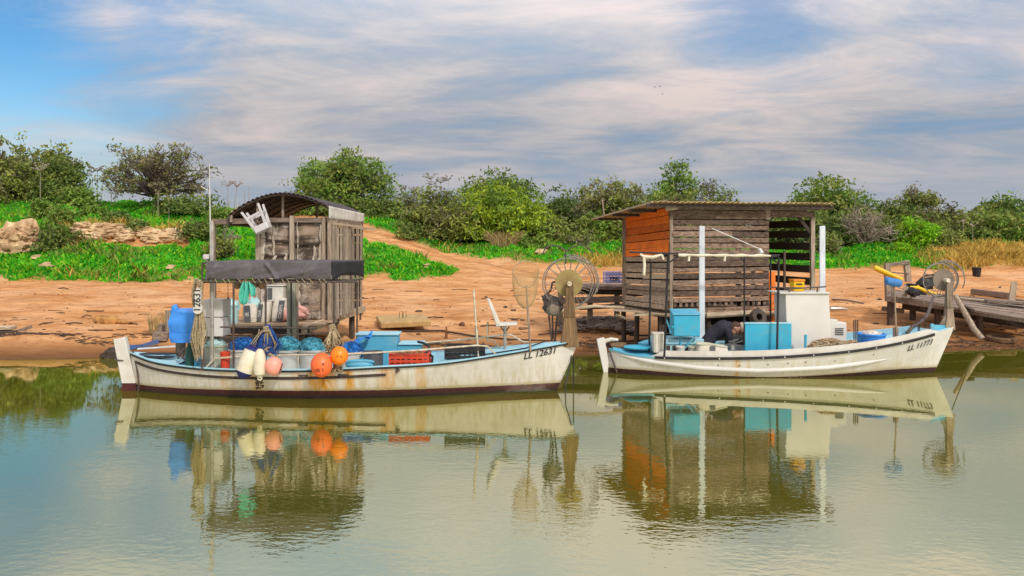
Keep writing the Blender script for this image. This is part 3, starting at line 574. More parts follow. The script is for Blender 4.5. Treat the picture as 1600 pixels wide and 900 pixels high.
# ---------------------------------------------------------------- grass: too many to count
def grass(name, n, leaf, want_dry, hmin, hmax, wid, ymax=52, patch=None):
    pxs=RNG.uniform(-120,1720,n*6); Ys=33+ (RNG.uniform(0,1,n*6)**1.5)*(ymax-33); xs_=(pxs-800)/F*Ys
    g,d=masks(xs_,Ys); keep=(g>RNG.uniform(.12,.95,len(g)))&((fbm(xs_*.55,Ys*.8,63)>patch) if patch else True)&((d>RNG.uniform(.2,.8,len(g)))==want_dry); xs_,Ys=xs_[keep][:n],Ys[keep][:n]
    z=ground(xs_,Ys); m=len(xs_); hh=RNG.uniform(hmin,hmax,m)*(1+.9*fbm(xs_*.9,Ys*.9,41)); ww=wid*RNG.uniform(.6,1.4,m)
    ln=RNG.normal(size=(m,2))*.45*hh[:,None]; a=RNG.uniform(0,6.28,m); dx,dy=np.cos(a)*ww,np.sin(a)*ww
    b=np.stack([xs_,Ys,z-.03],1); mid=b+np.stack([ln[:,0]*.4,ln[:,1]*.4,hh*.6],1); tip=b+np.stack([ln[:,0],ln[:,1],hh],1); s=np.stack([dx,dy,np.zeros(m)],1)
    v=np.stack([b-s*.6,b+s*.6,mid+s,tip,mid-s],1).reshape(-1,3); f=np.arange(5*m).reshape(m,5)
    o=np_obj(name,v,f,LEAF[leaf]); tag(o,kind='stuff'); return o
tag(grass('grass',100000,'grass',False,.06,.18,.05),'lush green grass covering the slope and the bank behind the beach','grass')
tag(grass('grass',30000,'lime',False,.08,.24,.035),'paler lime grass blades mixed into the slope','grass')
tag(grass('dry_grass',26000,'straw',True,.18,.55,.022),'golden dry grass along the edge of the sandy flat','grass')

tag(grass('weeds',6000,'green',False,.16,.42,.04,patch=.2),'taller dark green weeds in patches on the slope','weeds')
tag(grass('dry_weeds',2500,'straw',False,.15,.45,.012,patch=.22),'sparse dead stems sticking out of the green slope','weeds')
# ---------------------------------------------------------------- rocks
def stones(name,label,cat,base,items,m='rock',n=(9,6)):
    mb=MB()
    for i,(c,r,rot) in enumerate(items): mb.ell(c,r,n[0],n[1],.55,1.6 if n[0]<12 else 2.6,rot,i+rnd(0,90))
    return tag(mb.build(name,M[m],base=base,sharp=25),label,cat)
it=[]
for i in range(330):
    px=rnd(96,294); e=1-abs((px-195)/104)**4; Yv=38.75+.85*random.random()*max(.25,e); x=(px-800)/F*Yv
    if (204<px<226 and Yv<39.25) or (fbm(np.array([px*.06]),np.array([Yv*.9]),91)[0]<-.22): continue
    zz=gz(x,Yv)+rnd(.02,.24); it.append(((x,Yv,zz),(rnd(.16,.46),rnd(.14,.3),rnd(.06,.14)),(rnd(-.2,.2),rnd(-.25,.25),rnd(-.4,.4))))
stones('rock_outcrop','broken pale rock ledge of thin stacked slabs along the grassy slope','rocks',on(195,39),it)
b=on(34,37.6); it=[((b.x,b.y,b.z+.5),(.95,.7,.85),(0,.12,.3)),((b.x+.4,b.y-.1,b.z+.9),(.5,.45,.5),(.2,.3,1)),((b.x-.6,b.y,b.z+.2),(.6,.5,.5),(0,0,2)),((b.x+.2,b.y-.3,b.z+.2),(.8,.4,.45),(.1,-.2,.5))]+[((b.x+rnd(-.8,.8),b.y+rnd(-.65,-.2),b.z+rnd(0,.9)),(rnd(.12,.3),rnd(.15,.25),rnd(.08,.2)),(rnd(-.6,.6),rnd(-.9,.9),rnd(-1,1))) for i in range(26)]
stones('boulder','rough pale boulder standing at the grassy edge under the dense trees','boulder',b,it,n=(22,14))
b=on(168,21.2); stones('boulder','low rounded orange-brown rock alone on the sandy beach','rock',b,[((b.x,b.y,b.z+.03),(.38,.25,.17),(0,.05,0)),((b.x+.35,b.y+.05,b.z),(.32,.16,.06),(0,0,.2)),((b.x-.1,b.y,b.z+.06),(.25,.2,.16),(0,0,1))],'rock2' if 'rock2' in M else 'rock')
for px,Yv,lab,s in ((268,34.5,'pale stone slab at the edge of the grass nearest the boulder',.26),(72,34.2,'flat pale stone lying in the grass below the boulder',.3),(668,35.6,'white block lying in the grass beside the track',.26),(57,36,'small pale stone in the grass under the boulder',.25),(845,40.2,'pale stone at the roadside near the withered reeds',.4),(372,46.5,'pale rock on the hilltop sandy patch',.5),(392,46,'second pale rock on the hilltop sandy patch nearer the arched roof',.4)):
    b=on(px,Yv); stones('stone',lab,'stone',b,[((b.x,b.y,b.z+.08),(s,s*.6,s*.45),(0,0,rnd(0,1)))])
# litter on the sand: pebbles and twigs nobody could count
mb=MB()
for i in range(2200):
    px=rnd(-60,1660); Yv=19.3+14*random.random()**1.8; x=(px-800)/F*Yv
    if vn([x*.45],[Yv*.8],77)[0]<.13 and random.random()<.86: continue
    r=rnd(.008,.035)*(1 if random.random()<.93 else 2.4); mb.ell((x,Yv,gz(x,Yv)+r*.2),(r*rnd(.8,1.8),r,r*.6),6,4,.4,2,None,i)
tag(mb.build('pebbles',mat('dark_pebbles',(.20,.10,.05),(.08,.045,.025),island=.5),sharp=60),'small dark pebbles strewn over the sandy beach','pebbles',kind='stuff')
mb=MB()
for i in range(800):
    px=rnd(-60,1000); Yv=19.05+rnd(-.12,.2)+.18*math.sin(px*.03)+(rnd(0,4) if random.random()<.12 else 0); x=(px-800)/F*Yv; z=gz(x,Yv)+.015; a=rnd(-.7,.7); l=rnd(.03,.16)
    mb.tube([(x-math.cos(a)*l,Yv-math.sin(a)*l,z),(x,Yv,z+.02*random.random()),(x+math.cos(a)*l,Yv+math.sin(a)*l,z)],rnd(.004,.011),4)
for i in range(70):
    px=rnd(-60,1660); Yv=19.6+11*random.random()**1.5; x=(px-800)/F*Yv; z=gz(x,Yv)+.02; a=rnd(-.5,.5); l=rnd(.05,.32)
    mb.tube([(x-math.cos(a)*l,Yv-math.sin(a)*l,z),(x,Yv+.05*rnd(-1,1),z+.03*random.random()),(x+math.cos(a)*l,Yv+math.sin(a)*l,z)],rnd(.007,.02),4)
for i in range(420):
    px=rnd(860,1660); Yv=19.3+rnd(-.3,.5)+.3*math.sin(px*.013); x=(px-800)/F*Yv; z=gz(x,Yv)+.012; a=rnd(-.7,.7); l=rnd(.03,.14)
    mb.tube([(x-math.cos(a)*l,Yv-math.sin(a)*l,z),(x,Yv,z+.02),(x+math.cos(a)*l,Yv+math.sin(a)*l,z)],rnd(.004,.012),4)
tag(mb.build('driftwood_litter',mat('drift_litter',(.12,.065,.035),(.05,.03,.02),island=.4)),'line of dark twigs and weed washed up along the beach','driftwood',kind='stuff')
def stick(label,pts,r,m='darkwood_x',name='driftwood'):
    mb=MB(); mb.tube(pts,r,6); return tag(mb.build(name,M[m],base=pts[0]),label,'driftwood')
def onp(px,Yv,dz=0): p=on(px,Yv); p.z+=dz; return p
stick('bent dark stick lying on the sand near the stacked timbers',[onp(61,20.6,.02),onp(68,20.8,.04),onp(73,21,.02),onp(84,21.1,.03)],[.015,.02,.018,.01])
stick('short forked twig on the sand above the orange-brown rock',[onp(128,22.3,.02),onp(136,22.5,.05),onp(143,22.5,.02)],.015)
stick('thin dark branch stretched over the sand behind the folding seat',[onp(622,20.3,.02),onp(690,20.5,.05),onp(740,20,.03),onp(800,19.6,.02),onp(870,19.5,.02)],[.02,.028,.022,.02,.012])
M['postwood']=wood('brown_post_z',(.25,.15,.07),(.10,.06,.03),'z')
# ---------------------------------------------------------------- hulls
class Hull:
    def __init__(s, X0, X1, rs, rb, Yc, B, zt, bt, zk=-.35):
        s.X0,s.X1,s.rs,s.rb,s.Yc,s.B,s.zt,s.bt,s.zk=X0,X1,rs,rb,Yc,B,zt,bt,zk
    def cr(s,u,t):          # smooth interpolation in a table
        xs_=[a for a,_ in t]; i=max(0,min(len(t)-2,int(np.searchsorted(xs_,u,side='right'))-1))
        def m(j):
            if j==0: return (t[1][1]-t[0][1])/(t[1][0]-t[0][0])
            if j==len(t)-1: return (t[-1][1]-t[-2][1])/(t[-1][0]-t[-2][0])
            return (t[j+1][1]-t[j-1][1])/(t[j+1][0]-t[j-1][0])
        h=t[i+1][0]-t[i][0]; q=(u-t[i][0])/h; q2,q3=q*q,q*q*q
        return (2*q3-3*q2+1)*t[i][1]+(q3-2*q2+q)*h*m(i)+(-2*q3+3*q2)*t[i+1][1]+(q3-q2)*h*m(i+1)
    def zs(s,u): return s.cr(u,s.zt)
    def b(s,u): return max(.02,s.B*s.cr(u,s.bt))
    def p(s,u): return .26+.55*max(0,(u-.45)/.55)**1.6+.30*max(0,(.35-u)/.35)**1.5
    def x(s,u,z): a=s.X0+s.rs*z; b=s.X1+s.rb*z; return a+(b-a)*u
    def half(s,u,z):
        v=min(1,max(0,(z-s.zk)/(s.zs(u)-s.zk))); return s.b(u)*(v**s.p(u))
    def u_at(s,x,z): a=s.X0+s.rs*z; b=s.X1+s.rb*z; return min(1,max(0,(x-a)/(b-a)))
    def side(s,u,z,sgn=-1,out=0): return Vector((s.x(u,z), s.Yc+sgn*(s.half(u,z)+out), z))
    def near(s,x,z,out=0): u=s.u_at(x,z); return Vector((x, s.Yc-s.half(u,z)-out, z))
    def shell(s, thick=.05, nu=90, nv=22):
        mb=MB(); us=[i/nu for i in range(nu+1)]
        rows=[]
        for sg in (-1,1):
            rows.append(mb.add([s.side(u, s.zk+(s.zs(u)-s.zk)*((j/nv)**1.15), sg) for u in us for j in range(nv+1)],
              [tuple((i*(nv+1)+j, (i+1)*(nv+1)+j, (i+1)*(nv+1)+j+1, i*(nv+1)+j+1)[::(1 if sg<0 else -1)]) for i in range(nu) for j in range(nv)]))
        return mb
    def inner(s, z0, thick=.05, nu=60, nv=4):
        mb=MB(); us=[.03+.94*i/nu for i in range(nu+1)]
        for sg in (-1,1):
            mb.add([Vector((s.x(u,z), s.Yc+sg*max(.002,s.half(u,z)-thick), z)) for u in us for z in [z0+(s.zs(u)-z0)*j/nv for j in range(nv+1)]],
              [tuple((i*(nv+1)+j, (i+1)*(nv+1)+j, (i+1)*(nv+1)+j+1, i*(nv+1)+j+1)[::(-1 if sg<0 else 1)]) for i in range(nu) for j in range(nv)])
        return mb
    def deck(s, u0, u1, zf, thick=.03, camber=.03, nu=24, nw=6):
        mb=MB(); vs=[]
        for i in range(nu+1):
            u=u0+(u1-u0)*i/nu; z=zf(u); hw=max(.005,s.half(u,z)-thick)
            for j in range(nw+1):
                q=-1+2*j/nw; vs.append((s.x(u,z), s.Yc+q*hw, z+camber*(1-q*q)))
        return mb.add(vs,[(i*(nw+1)+j,(i+1)*(nw+1)+j,(i+1)*(nw+1)+j+1,i*(nw+1)+j+1) for i in range(nu) for j in range(nw)])
    def strip(s, u0, u1, dz, w, h, sides=(-1,1), out=0, nu=60, lift=None, ends=True):
        """a rail of width w (outwards) and height h following the sheer (or lift(u)) on the given sides"""
        mb=MB()
        for sg in sides:
            vs=[]
            for i in range(nu+1):
                u=u0+(u1-u0)*i/nu; z=(lift(u) if lift else s.zs(u))+dz; hw=s.half(u,min(z,s.zs(u)))
                for a,c in ((out,0),(out+w,0),(out+w,h),(out,h)): vs.append((s.x(u,min(z,s.zs(u))), s.Yc+sg*max(.004,hw+a), z+c))
            fs=[]
            for i in range(nu):
                for j in range(4):
                    f=(i*4+j,i*4+(j+1)%4,(i+1)*4+(j+1)%4,(i+1)*4+j); fs.append(f if sg>0 else f[::-1])
            fs+= [(0,1,2,3),(nu*4+3,nu*4+2,nu*4+1,nu*4)]
            mb.add(vs,fs)
        return mb
def hull_mat(name, white, boot, stains, boot_col=(.075,.012,.012), streak=.5, X0=0, X1=8, grime=(.42,.36,.19)):
    """white paint over a dark bottom (attribute boot_line), rust runs at the given metres along the hull"""
    m,nt,N,L=nodes(name); out=N.new('ShaderNodeOutputMaterial'); b=N.new('ShaderNodeBsdfPrincipled'); L.new(b.outputs[0],out.inputs[0]); tc=N.new('ShaderNodeTexCoord')
    def nz(scale,st,det=6,ro=.6):
        mp=N.new('ShaderNodeMapping'); mp.inputs['Scale'].default_value=st; L.new(tc.outputs['Object'],mp.inputs[0]); n=N.new('ShaderNodeTexNoise'); n.inputs['Scale'].default_value=scale; n.inputs['Detail'].default_value=det; n.inputs['Roughness'].default_value=ro; L.new(mp.outputs[0],n.inputs['Vector']); return n.outputs[0]
    def rampf(s,a,b_,lo=0,hi=1):
        q=N.new('ShaderNodeMapRange'); q.inputs[1].default_value=a; q.inputs[2].default_value=b_; q.inputs[3].default_value=lo; q.inputs[4].default_value=hi; L.new(s,q.inputs[0]); return q.outputs[0]
    def mul(a,c):
        n=N.new('ShaderNodeMath'); n.operation='MULTIPLY'
        for i,s in enumerate((a,c)):
            if isinstance(s,(int,float)): n.inputs[i].default_value=s
            else: L.new(s,n.inputs[i])
        return n.outputs[0]
    def mix(f,a,c):
        x=N.new('ShaderNodeMix'); x.data_type='RGBA'
        for s,i in ((f,0),(a,6),(c,7)):
            if isinstance(s,tuple): x.inputs[i].default_value=c4(s)
            elif isinstance(s,(int,float)): x.inputs[i].default_value=s
            else: L.new(s,x.inputs[i])
        return x.outputs[2]
    at=N.new('ShaderNodeAttribute'); at.attribute_name='boot_line'; hz=at.outputs['Fac']
    sp=N.new('ShaderNodeSeparateXYZ'); L.new(tc.outputs['Object'],sp.inputs[0])
    broad=nz(1.6,(.8,1,1.6),8,.65); run=nz(5,(2.4,1,.22),8,.7); fine=nz(22,(1,1,.5),6)
    c=mix(rampf(broad,.36,.62),tuple(x*.80 for x in white),white)
    c=mix(mul(rampf(run,.46,.64),mul(rampf(hz,.60,.0),.95)),c,grime)
    c=mix(mul(rampf(broad,.50,.66),rampf(hz,.33,.02,0,.75)),c,(.50,.43,.27))
    c=mix(rampf(fine,.68,.76,0,.4),c,(.30,.25,.18))
    cr=N.new('ShaderNodeValToRGB'); E=cr.color_ramp.elements; E[0].position=0; E[0].color=(0,0,0,1); E[1].position=1; E[1].color=(0,0,0,1)
    for xm,wd,st in stains:
        p=(xm-X0)/(X1-X0); w_=wd/(X1-X0)
        for q,v in ((p-w_,0),(p-w_*.6,st),(p+w_*.6,st),(p+w_,0)): e=E.new(q); e.color=(v,v,v,1)
    L.new(rampf(sp.outputs[0],X0,X1),cr.inputs[0]); run2=nz(9,(2.2,1,.10),8,.7)
    st=mul(cr.outputs[0],rampf(run2,.30,.50)); c=mix(st,c,(.62,.28,.01)); st2=mul(cr.outputs[0],mul(rampf(run2,.52,.66),.8)); c=mix(st2,c,(.20,.07,.012))
    # slime line and antifouling
    wob=N.new('ShaderNodeMath'); wob.operation='MULTIPLY_ADD'; wob.inputs[1].default_value=.03; L.new(run,wob.inputs[0]); L.new(hz,wob.inputs[2])
    c=mix(rampf(wob.outputs[0],.075,.03,0,.65),c,(.33,.27,.12))
    bc=mix(rampf(fine,.4,.62),tuple(x*.5 for x in boot_col),boot_col); bc=mix(rampf(wob.outputs[0],-.03,-.10),bc,(.02,.012,.009))
    c=mix(rampf(wob.outputs[0],.016,.010),c,bc); L.new(c,b.inputs['Base Color'])
    b.inputs['Roughness'].default_value=.45; b.inputs['Specular IOR Level'].default_value=.35
    bp=N.new('ShaderNodeBump'); bp.inputs['Strength'].default_value=.25; bp.inputs['Distance'].default_value=.02; L.new(broad,bp.inputs['Height']); L.new(bp.outputs[0],b.inputs['Normal'])
    return m
def boot_attr(o, zf):
    me=o.data; off=Vector(o['w']); a=me.attributes.new('boot_line','FLOAT','POINT'); a.data.foreach_set('value',np.array([v.co.z+off.z-zf(v.co.x+off.x) for v in me.vertices],dtype=np.float32))
def bolt(mb,p,r=.02): mb.ell(p,(r,r*.6,r),8,5)

# ================================================================= boat with the canopy
A=Hull(-6.50,.776,-.17,.45,13.82,.95,
  [(0,.65),(.078,.545),(.165,.495),(.25,.475),(.38,.485),(.5,.51),(.584,.54),(.71,.578),(.785,.638),(.87,.72),(1,.862)],
  [(0,.03),(.04,.26),(.078,.42),(.165,.66),(.25,.81),(.38,.95),(.5,.98),(.62,.93),(.71,.80),(.785,.64),(.87,.42),(.94,.22),(1,.025)])
boatA=thing('fishing_boat',(-2.9,13.82,0),'weathered white wooden fishing boat with charcoal canopy, orange floats and number LL 12631','boat','fishing boats moored along the beach')
hm=hull_mat('old_white_hull',(.70,.65,.58),0,[(-1.9+2.9-.14,.16,.55),(-2.72+2.9-.28-.1,.26,.95),(-2.35+2.9-.3,.10,.9),(-1.05+2.9-.45,.10,.5),(-4.1+2.9-.1,.14,.55),(-3.5+2.9,.10,.35),(-4.7+2.9,.16,.25)],X0=-4.2,X1=4.2)
h=A.shell().build('hull',hm,boatA,sharp=50); boot_attr(h,lambda x:.115+.03*max(0,1-((x+2.6)/3)**2)+.02*(x>-.5)*(x+.5))
A.inner(.10).build('inner_planking',M['paleblue'],boatA,sharp=60)
zfl=lambda u:.12
A.deck(.10,.74,zfl,camber=0).build('floor',M['paleblue'],boatA)
A.deck(.01,.125,lambda u:A.zs(u)-.012,camber=.03).build('stern_deck',M['paleblue'],boatA)
A.deck(.715,.997,lambda u:A.zs(u)-.012,camber=.05).build('foredeck',M['paleblue'],boatA)
for u in (.125,.715):
    z1=A.zs(u)-.02; bk=MB(); zz=[.12+(z1-.12)*i/6 for i in range(7)]
    for dx in (-.012,.012): bk.add([(A.x(u,z1)+dx,A.Yc+sg*(A.half(u,z)-.035),z) for z in zz for sg in (-1,1)],[(2*i,2*i+1,2*i+3,2*i+2)[::(1 if dx<0 else -1)] for i in range(6)])
    bk.build('bulkhead',M['blue'],boatA)
A.strip(.0,.998,-.03,.03,.03,out=-.004,nu=90).build('rub_rail',M['black'],boatA)
A.strip(.0,.998,.002,.055,.018,out=-.05,nu=90).build('gunwale',M['paleblue'],boatA)
A.strip(.012,.60,-.165,.022,.045,sides=(-1,),out=-.002,lift=lambda u:A.zs(u)+.02*(1-u),nu=60).build('rubbing_strake',mat('dark_strake',(.055,.035,.03),(.03,.02,.018),dirt=(.14,.08,.05),dscale=9),boatA)
ru=MB()   # rudder hung on the stern
q=[P(194,610,13.82),P(215,606,13.82),P(197,526,13.82),P(179,530,13.82)]
ru.hexa([q[0]-V(0,.045,0),q[1]-V(0,.045,0),q[1]+V(0,.045,0),q[0]+V(0,.045,0),q[3]-V(0,.055,0),q[2]-V(0,.055,0),q[2]+V(0,.055,0),q[3]+V(0,.055,0)])
ro=ru.build('rudder',M['white'],boatA,bevel=.012)
m2=MB(); m2.hexa([P(192,613,13.82)-V(0,.05,.3),P(218,613,13.82)-V(0,.05,.3),P(218,613,13.82)+V(0,.05,-.3),P(192,613,13.82)+V(0,.05,-.3),P(193,598,13.82)-V(0,.05,0),P(214,598,13.82)-V(0,.05,0),P(214,598,13.82)+V(0,.05,0),P(193,598,13.82)+V(0,.05,0)])
m2.build('rudder_foot',mat('antifouling',(.085,.014,.013),(.04,.01,.008)),ro)
st=MB(); st.tube([P(207,545,13.8),P(214,575,13.72),P(217,600,13.7),P(214,625,13.7)],.016,6); st.ring(P(188,562,13.82),.10,.012,(0.15,0,1),24,6,sx=.7); st.build('rudder_strap',M['pipe'],ro)
# name on the bow
nm=MB(); vs,fs=text_geo('LL 12631',.175,.22,.0025)
x0=P(844,553,13.5).x; vv=[]
for v in vs:
    x=x0+v.x*.86; z=.672+(x-x0)*.155+v.y*.86; vv.append(A.near(x,z,.014))
nm.add(vv,fs).build('name_lettering',M['blackpaint'],boatA,smooth=False)
for px,py,w in ((538,585,.18),(312,580,.10)): 
    fl=MB(); c=A.near((px-800)/F*13,H-(py-YH)/F*12.95,.004); fl.obox(c,(w,.012,.028)); fl.build('scupper',M['pipe'],boatA)
# rust-stained brackets and studs on the side
for px,py,wd in ((476,586,.16),(622,577,.05)):
    bm_=MB(); c=A.near((px-800)/F*13,H-(py-YH)/F*12.95,.006); bm_.obox(c,(wd,.02,.02)); bm_.obox(c+V(-wd*.3,0,-.03),(.03,.025,.06)); bolt(bm_,c+V(wd*.3,0,-.02),.022); bm_.build('bracket',M['pipe'],boatA)
gr=MB()
for i in range(46): 
    z=rnd(.16,.36); x=(403-800)/F*12.95+rnd(-.06,.06); gr.ell(A.near(x,z,.003),(rnd(.008,.025),.006,rnd(.008,.02)),6,4)
gr.build('mussel_growth',M['pipe'],boatA)
# canopy: frame, cloth, end flap
YN,YFR=13.12,14.45
def PX(px,py,Y): return P(px,py,Y)
XL,XR=P(323,0,YN).x,P(518,0,YN).x; zt=P(0,408,YN).z; zb=P(0,438,YN).z; zr=P(0,441,YN).z; XB=XR+.27
def cl(u,v):
    x=XL+(XR-XL)*u; z=zt+(zb-zt)*v; cq=abs(((x*1.35+v*.28*(1 if math.floor(x*1.35)%2 else -1))%1)-.5); s=-max(0,.07-cq)*.9+mn.noise(Vector((x*2.2+v*1.8,v*1.5,3)))*.05+mn.noise(Vector((x*5+v*6,v*2,9)))*.02
    return Vector((x,YN-.03+s*min(1,v*3)*.8,z+.012*math.sin(u*40)*(v>.9)+.03*math.sin(u*3.1)*v))
cv=MB(); cv.grid(cl,180,12)
cv.grid(lambda u,v: Vector((XL+(XR-XL+.0)*u+(.27*v*u),YN-.03+(YFR-YN+.06)*v,zt+.008*math.sin(math.pi*v)-.05*v+.012*math.sin(u*9)*math.sin(math.pi*v))),60,8)
cv.grid(lambda u,v: Vector((XL+(XB-XL)*u,YFR+.03+.02*math.sin(u*30+v*3),zt+(zb-zt)*v*.9)),50,5)
cano=cv.build('canopy_cover',M['canvas'],boatA,sharp=80,solid=.006)
ef=MB(); ef.grid(lambda u,v: Vector((XR+.27*u+.015,YN+(YFR-YN)*u,zt-.01+(zb-zt)*v*(.65+.35*abs(2*u-1)**1.5))),16,6); ef.build('end_flap',M['blackcanvas'],cano,solid=.006)
fr=MB()
for p0,p1,r in ((P(315,441,YN),P(557,440,YN),.017),(P(315,437,YFR),P(557,438,YFR),.017),(P(323,410,YN),P(518,410,YN),.014),(P(316,411,YN),P(324,411,YN),.016),(V(XL,YN,zt-.02),V(XL,YFR,zt-.02),.015),(V(XR,YN,zt-.02),V(XB,YFR,zt-.02),.015),(V(XR,YN,zr),V(XB,YFR,zr),.015),(P(344,511,YN),P(495,513,YN),.014),(P(344,527,YN),P(520,520,YN),.012)): fr.tube([p0,p1],r,8)
for px,py,Y in ((365,441,YN),(415,441,YN),(522,440,YN),(316,411,YN)): fr.tube([P(px,py,Y),V(P(px,py,Y).x,Y,.45)],.018,8)
for px in (365,455,558): fr.tube([P(px,441,YFR),V(P(px,441,YFR).x,YFR,.45)],.016,8)
fr.ring(V(P(538,0,13.7).x,13.7,P(0,440,13.7).z),.30,.014,(1,-.2,0),24,6,-90,90)
fr.build('canopy_frame',M['pipe'],cano)
for i in range(16):
    la=MB(); px=335+i*11.5+rnd(-3,3); la.tube([P(px,436,YN-.045),P(px+rnd(2,6),442,YN-.02)],.006,5); la.build('lashing',M['rope'],cano)
# mast with antenna and lamp
ms_=MB(); ms_.tube([V(P(331,0,13.3).x,13.3,.4),P(331,345,13.3)],.034,10); mo=ms_.build('mast',M['steel'],boatA)
an=MB(); an.tube([P(329.5,410,13.28),P(327,256,13.28)],[.012,.006],6); an.tube([P(314,291,13.28),P(322,296,13.28),P(329,299,13.28)],.007,5); an.build('antenna',M['cleanwhite'],mo)
lp=MB(); lp.lathe([(.02,0),(.05,.03),(.055,.09),(.045,.10),(0,.10)],P(322,407,13.25),14); lp.build('lamp',M['plastic'],mo)
# deckhouse (engine box) with a step, rails, folding seat
eb=MB(); Ye=14.15
def ebx(px0,px1,py,d0,d1,z0=.14):
    x0,x1=P(px0,0,d0).x,P(px1,0,d0).x; eb.box((x0,d0,z0),(x1,d1,P(0,py,d0).z))
ebx(558,620,524,Ye,14.55); ebx(620.5,657,539,Ye+.002,14.548)
e=eb.build('engine_box',M['blue'],boatA,bevel=.008)
tp=MB(); 
for px0,px1,py in ((556,622,524),(623,660,539)):
    x0,x1=P(px0,0,Ye).x,P(px1,0,Ye).x; z=P(0,py,Ye).z; tp.box((x0-.01,Ye-.03,z+.002),(x1+.01,14.58,z+.03))
tp.build('lid',M['paleblue'],e,bevel=.006)
ra=MB()
for pts,r in (([P(560,552.5,13.1),P(650,547.5,13.1),P(745,539.5,13.2),P(762,541,13.22),P(774,553,13.3)],.014),([P(645,537,14.4),P(720,531,14.4),P(790,523,14.3),P(800,524,14.28),P(817,534,14.25),P(826,535,14.2)],.015),([P(764,531,14.1),P(772,533,14.0),P(782,545,13.9)],.013),([P(688,534,14.4),P(690,534,14.4)],.022),([P(715,531,14.4),P(719,531,14.4)],.024),([P(322,574,13.2),P(336,560,13.2),P(378,556.5,13.15),P(560,552.5,13.1)],.014),([P(466,556,13.12),V(P(466,0,13.12).x,13.12,.47)],.012),([P(740,452,13.45),P(748,562,13.35)],.016),([P(745,533,14.3),P(743,512,14.3)],.02),([P(761,503,14.35),P(762,535,14.35)],.012)): ra.tube(pts,r,8)
ra.build('handrail',M['whiterail'],boatA)
pl=MB(); pl.tube([P(740,452,13.47),P(748,560,13.37)],[.017,.02],8); pl.build('pole',M['pipe'],boatA)
se=MB(); zs_=A.zs(.80)
se.tube([V(P(789,0,13.75).x,13.75,zs_-.02),P(789,509,13.75)],.028,10); so_=se.build('seat_post',M['steel'],boatA)
sx=MB(); sx.beam(P(775,507,13.75),P(808,505,13.75),.40,.035); so2=sx.build('seat',M['white'],so_,bevel=.012)
sb=MB(); sb.hexa([P(775,507,13.55),P(783,507,13.55),P(783,507,13.98),P(775,507,13.98),P(760,466,13.55),P(765,466,13.55),P(765,466,13.98),P(760,466,13.98)]); 
sb.build('seat_back',M['white'],so_,bevel=.012)
sbr=MB(); 
for a in (782,796): sbr.beam(P(789,520,13.75),P(a,510,13.75),.02,.02)
sbr.build('bracket',M['pipe'],so_)
# bow line on deck and mooring cable
ho=MB(); ho.tube([A.side(u,A.zs(u)+.03,-1,-.22*(1-u)*2.5-.05) for u in (.745,.78,.82,.86,.885)]+[P(852,533,13.75)],.011,6); ho.build('deck_hose',M['black'],boatA)
mc=MB(); mc.tube([P(893,555,13.8),P(889,578,13.6),P(884,598,13.45),V(P(883,0,13.4).x,13.4,-.15)],.011,6); mc.build('mooring_cable',M['black'],boatA); mc=MB(); mc.tube([P(896,556,13.85),P(896,575,13.95),V(P(896,0,14).x,14.0,-.15)],.010,6); mc.build('mooring_cable',M['black'],boatA)
# net hauler on the bow
def hauler(parent, Y, cx, cy, r_disc, r_wheel, post, base, discmat, offs, horns=None, nspoke=18, arcs=True, postmat='postwood'):
    c=P(cx,cy,Y); k=Y/F; mb=MB(); b0=Vector(base); t0=P(*post[0],Y)
    w0,w1=post[1],post[2]; mid=b0.lerp(t0,.45)
    def sec(p,w,d): return [p+V(-w/2,-d/2,0),p+V(w/2,-d/2,0),p+V(w/2,d/2,0),p+V(-w/2,d/2,0)]
    s0=sec(b0,w0,.16); s1=sec(mid,w0*.60,.12); s2=sec(t0,w1,.08); mb.hexa(s0+s1); mb.hexa([v+V(0,0,.001) for v in s1]+s2)
    o=mb.build('net_hauler_post',M[postmat],parent,bevel=.01)
    d=MB(); m=Matrix.Rotation(R(90),3,'X'); d.lathe([(.001,-.012),(r_disc*k,-.012),(r_disc*k,.014),(.001,.014)],c+V(0,.10,0),40,m); d.lathe([(.001,0),(r_disc*k*.55,0),(r_disc*k*.55,.20),(.001,.20)],c+V(0,.34,0),20,m)
    d.build('drum',discmat,o)
    hb=MB(); hb.lathe([(.001,-.03),(.042,-.02),(.042,.10),(.001,.10)],c+V(0,.02,0),16,m); hb.build('hub',M['whiterail'],o)
    wl=MB(); rw=r_wheel*k
    for i,(dx,dy,rr) in enumerate(offs):
        cc=c+V(dx*k,dy,0); wl.ring(cc,rw*rr,.010,(.06,1,0),56,6)
        if i<2:
            for j in range(nspoke):
                a=2*math.pi*j/nspoke+.1*i; e=cc+V(math.cos(a)*rw*rr,0,math.sin(a)*rw*rr); s=c+V(math.cos(a)*r_disc*k*.8,.17,math.sin(a)*r_disc*k*.8); wl.tube([s,s.lerp(e,.5)+V(0,.03*(1-i*2),0),e],.0055,5)
    wl.build('spoked_wheel',M['darksteel'],o,sharp=60)
    if arcs:
        ar=MB()
        for i in range(2): ar.ring(c+V((offs[-1][0]+1+1.5*i)*k,.22+.05*i,.015*i),rw*(1.06+.035*i),.012,(.06,1,0),30,6,-4-14*i,118-6*i)
        ar.build('guard_arc',M['darksteel'],o,sharp=60)
    if horns:
        hn=MB()
        for pts in horns: hn.tube([P(x,y,Y+.25) for x,y in pts],.013,7)
        hn.build('guide_arm',M['pipe'],o)
    return o
hp=hauler(boatA,13.78,889.5,443,21.5,39,((890,440),.33,.12),(P(890,0,13.78).x,13.78,A.zs(.93)-.02),M['drum'],[(-2,.16,1.0),(3,.36,1.02)],
   [[(848,396),(852,388),(862,383),(874,385),(884,392)],[(884,393),(894,386),(906,382),(917,386),(926,395)],[(884,392),(884,412)]])
mo2=MB(); Yh=14.05
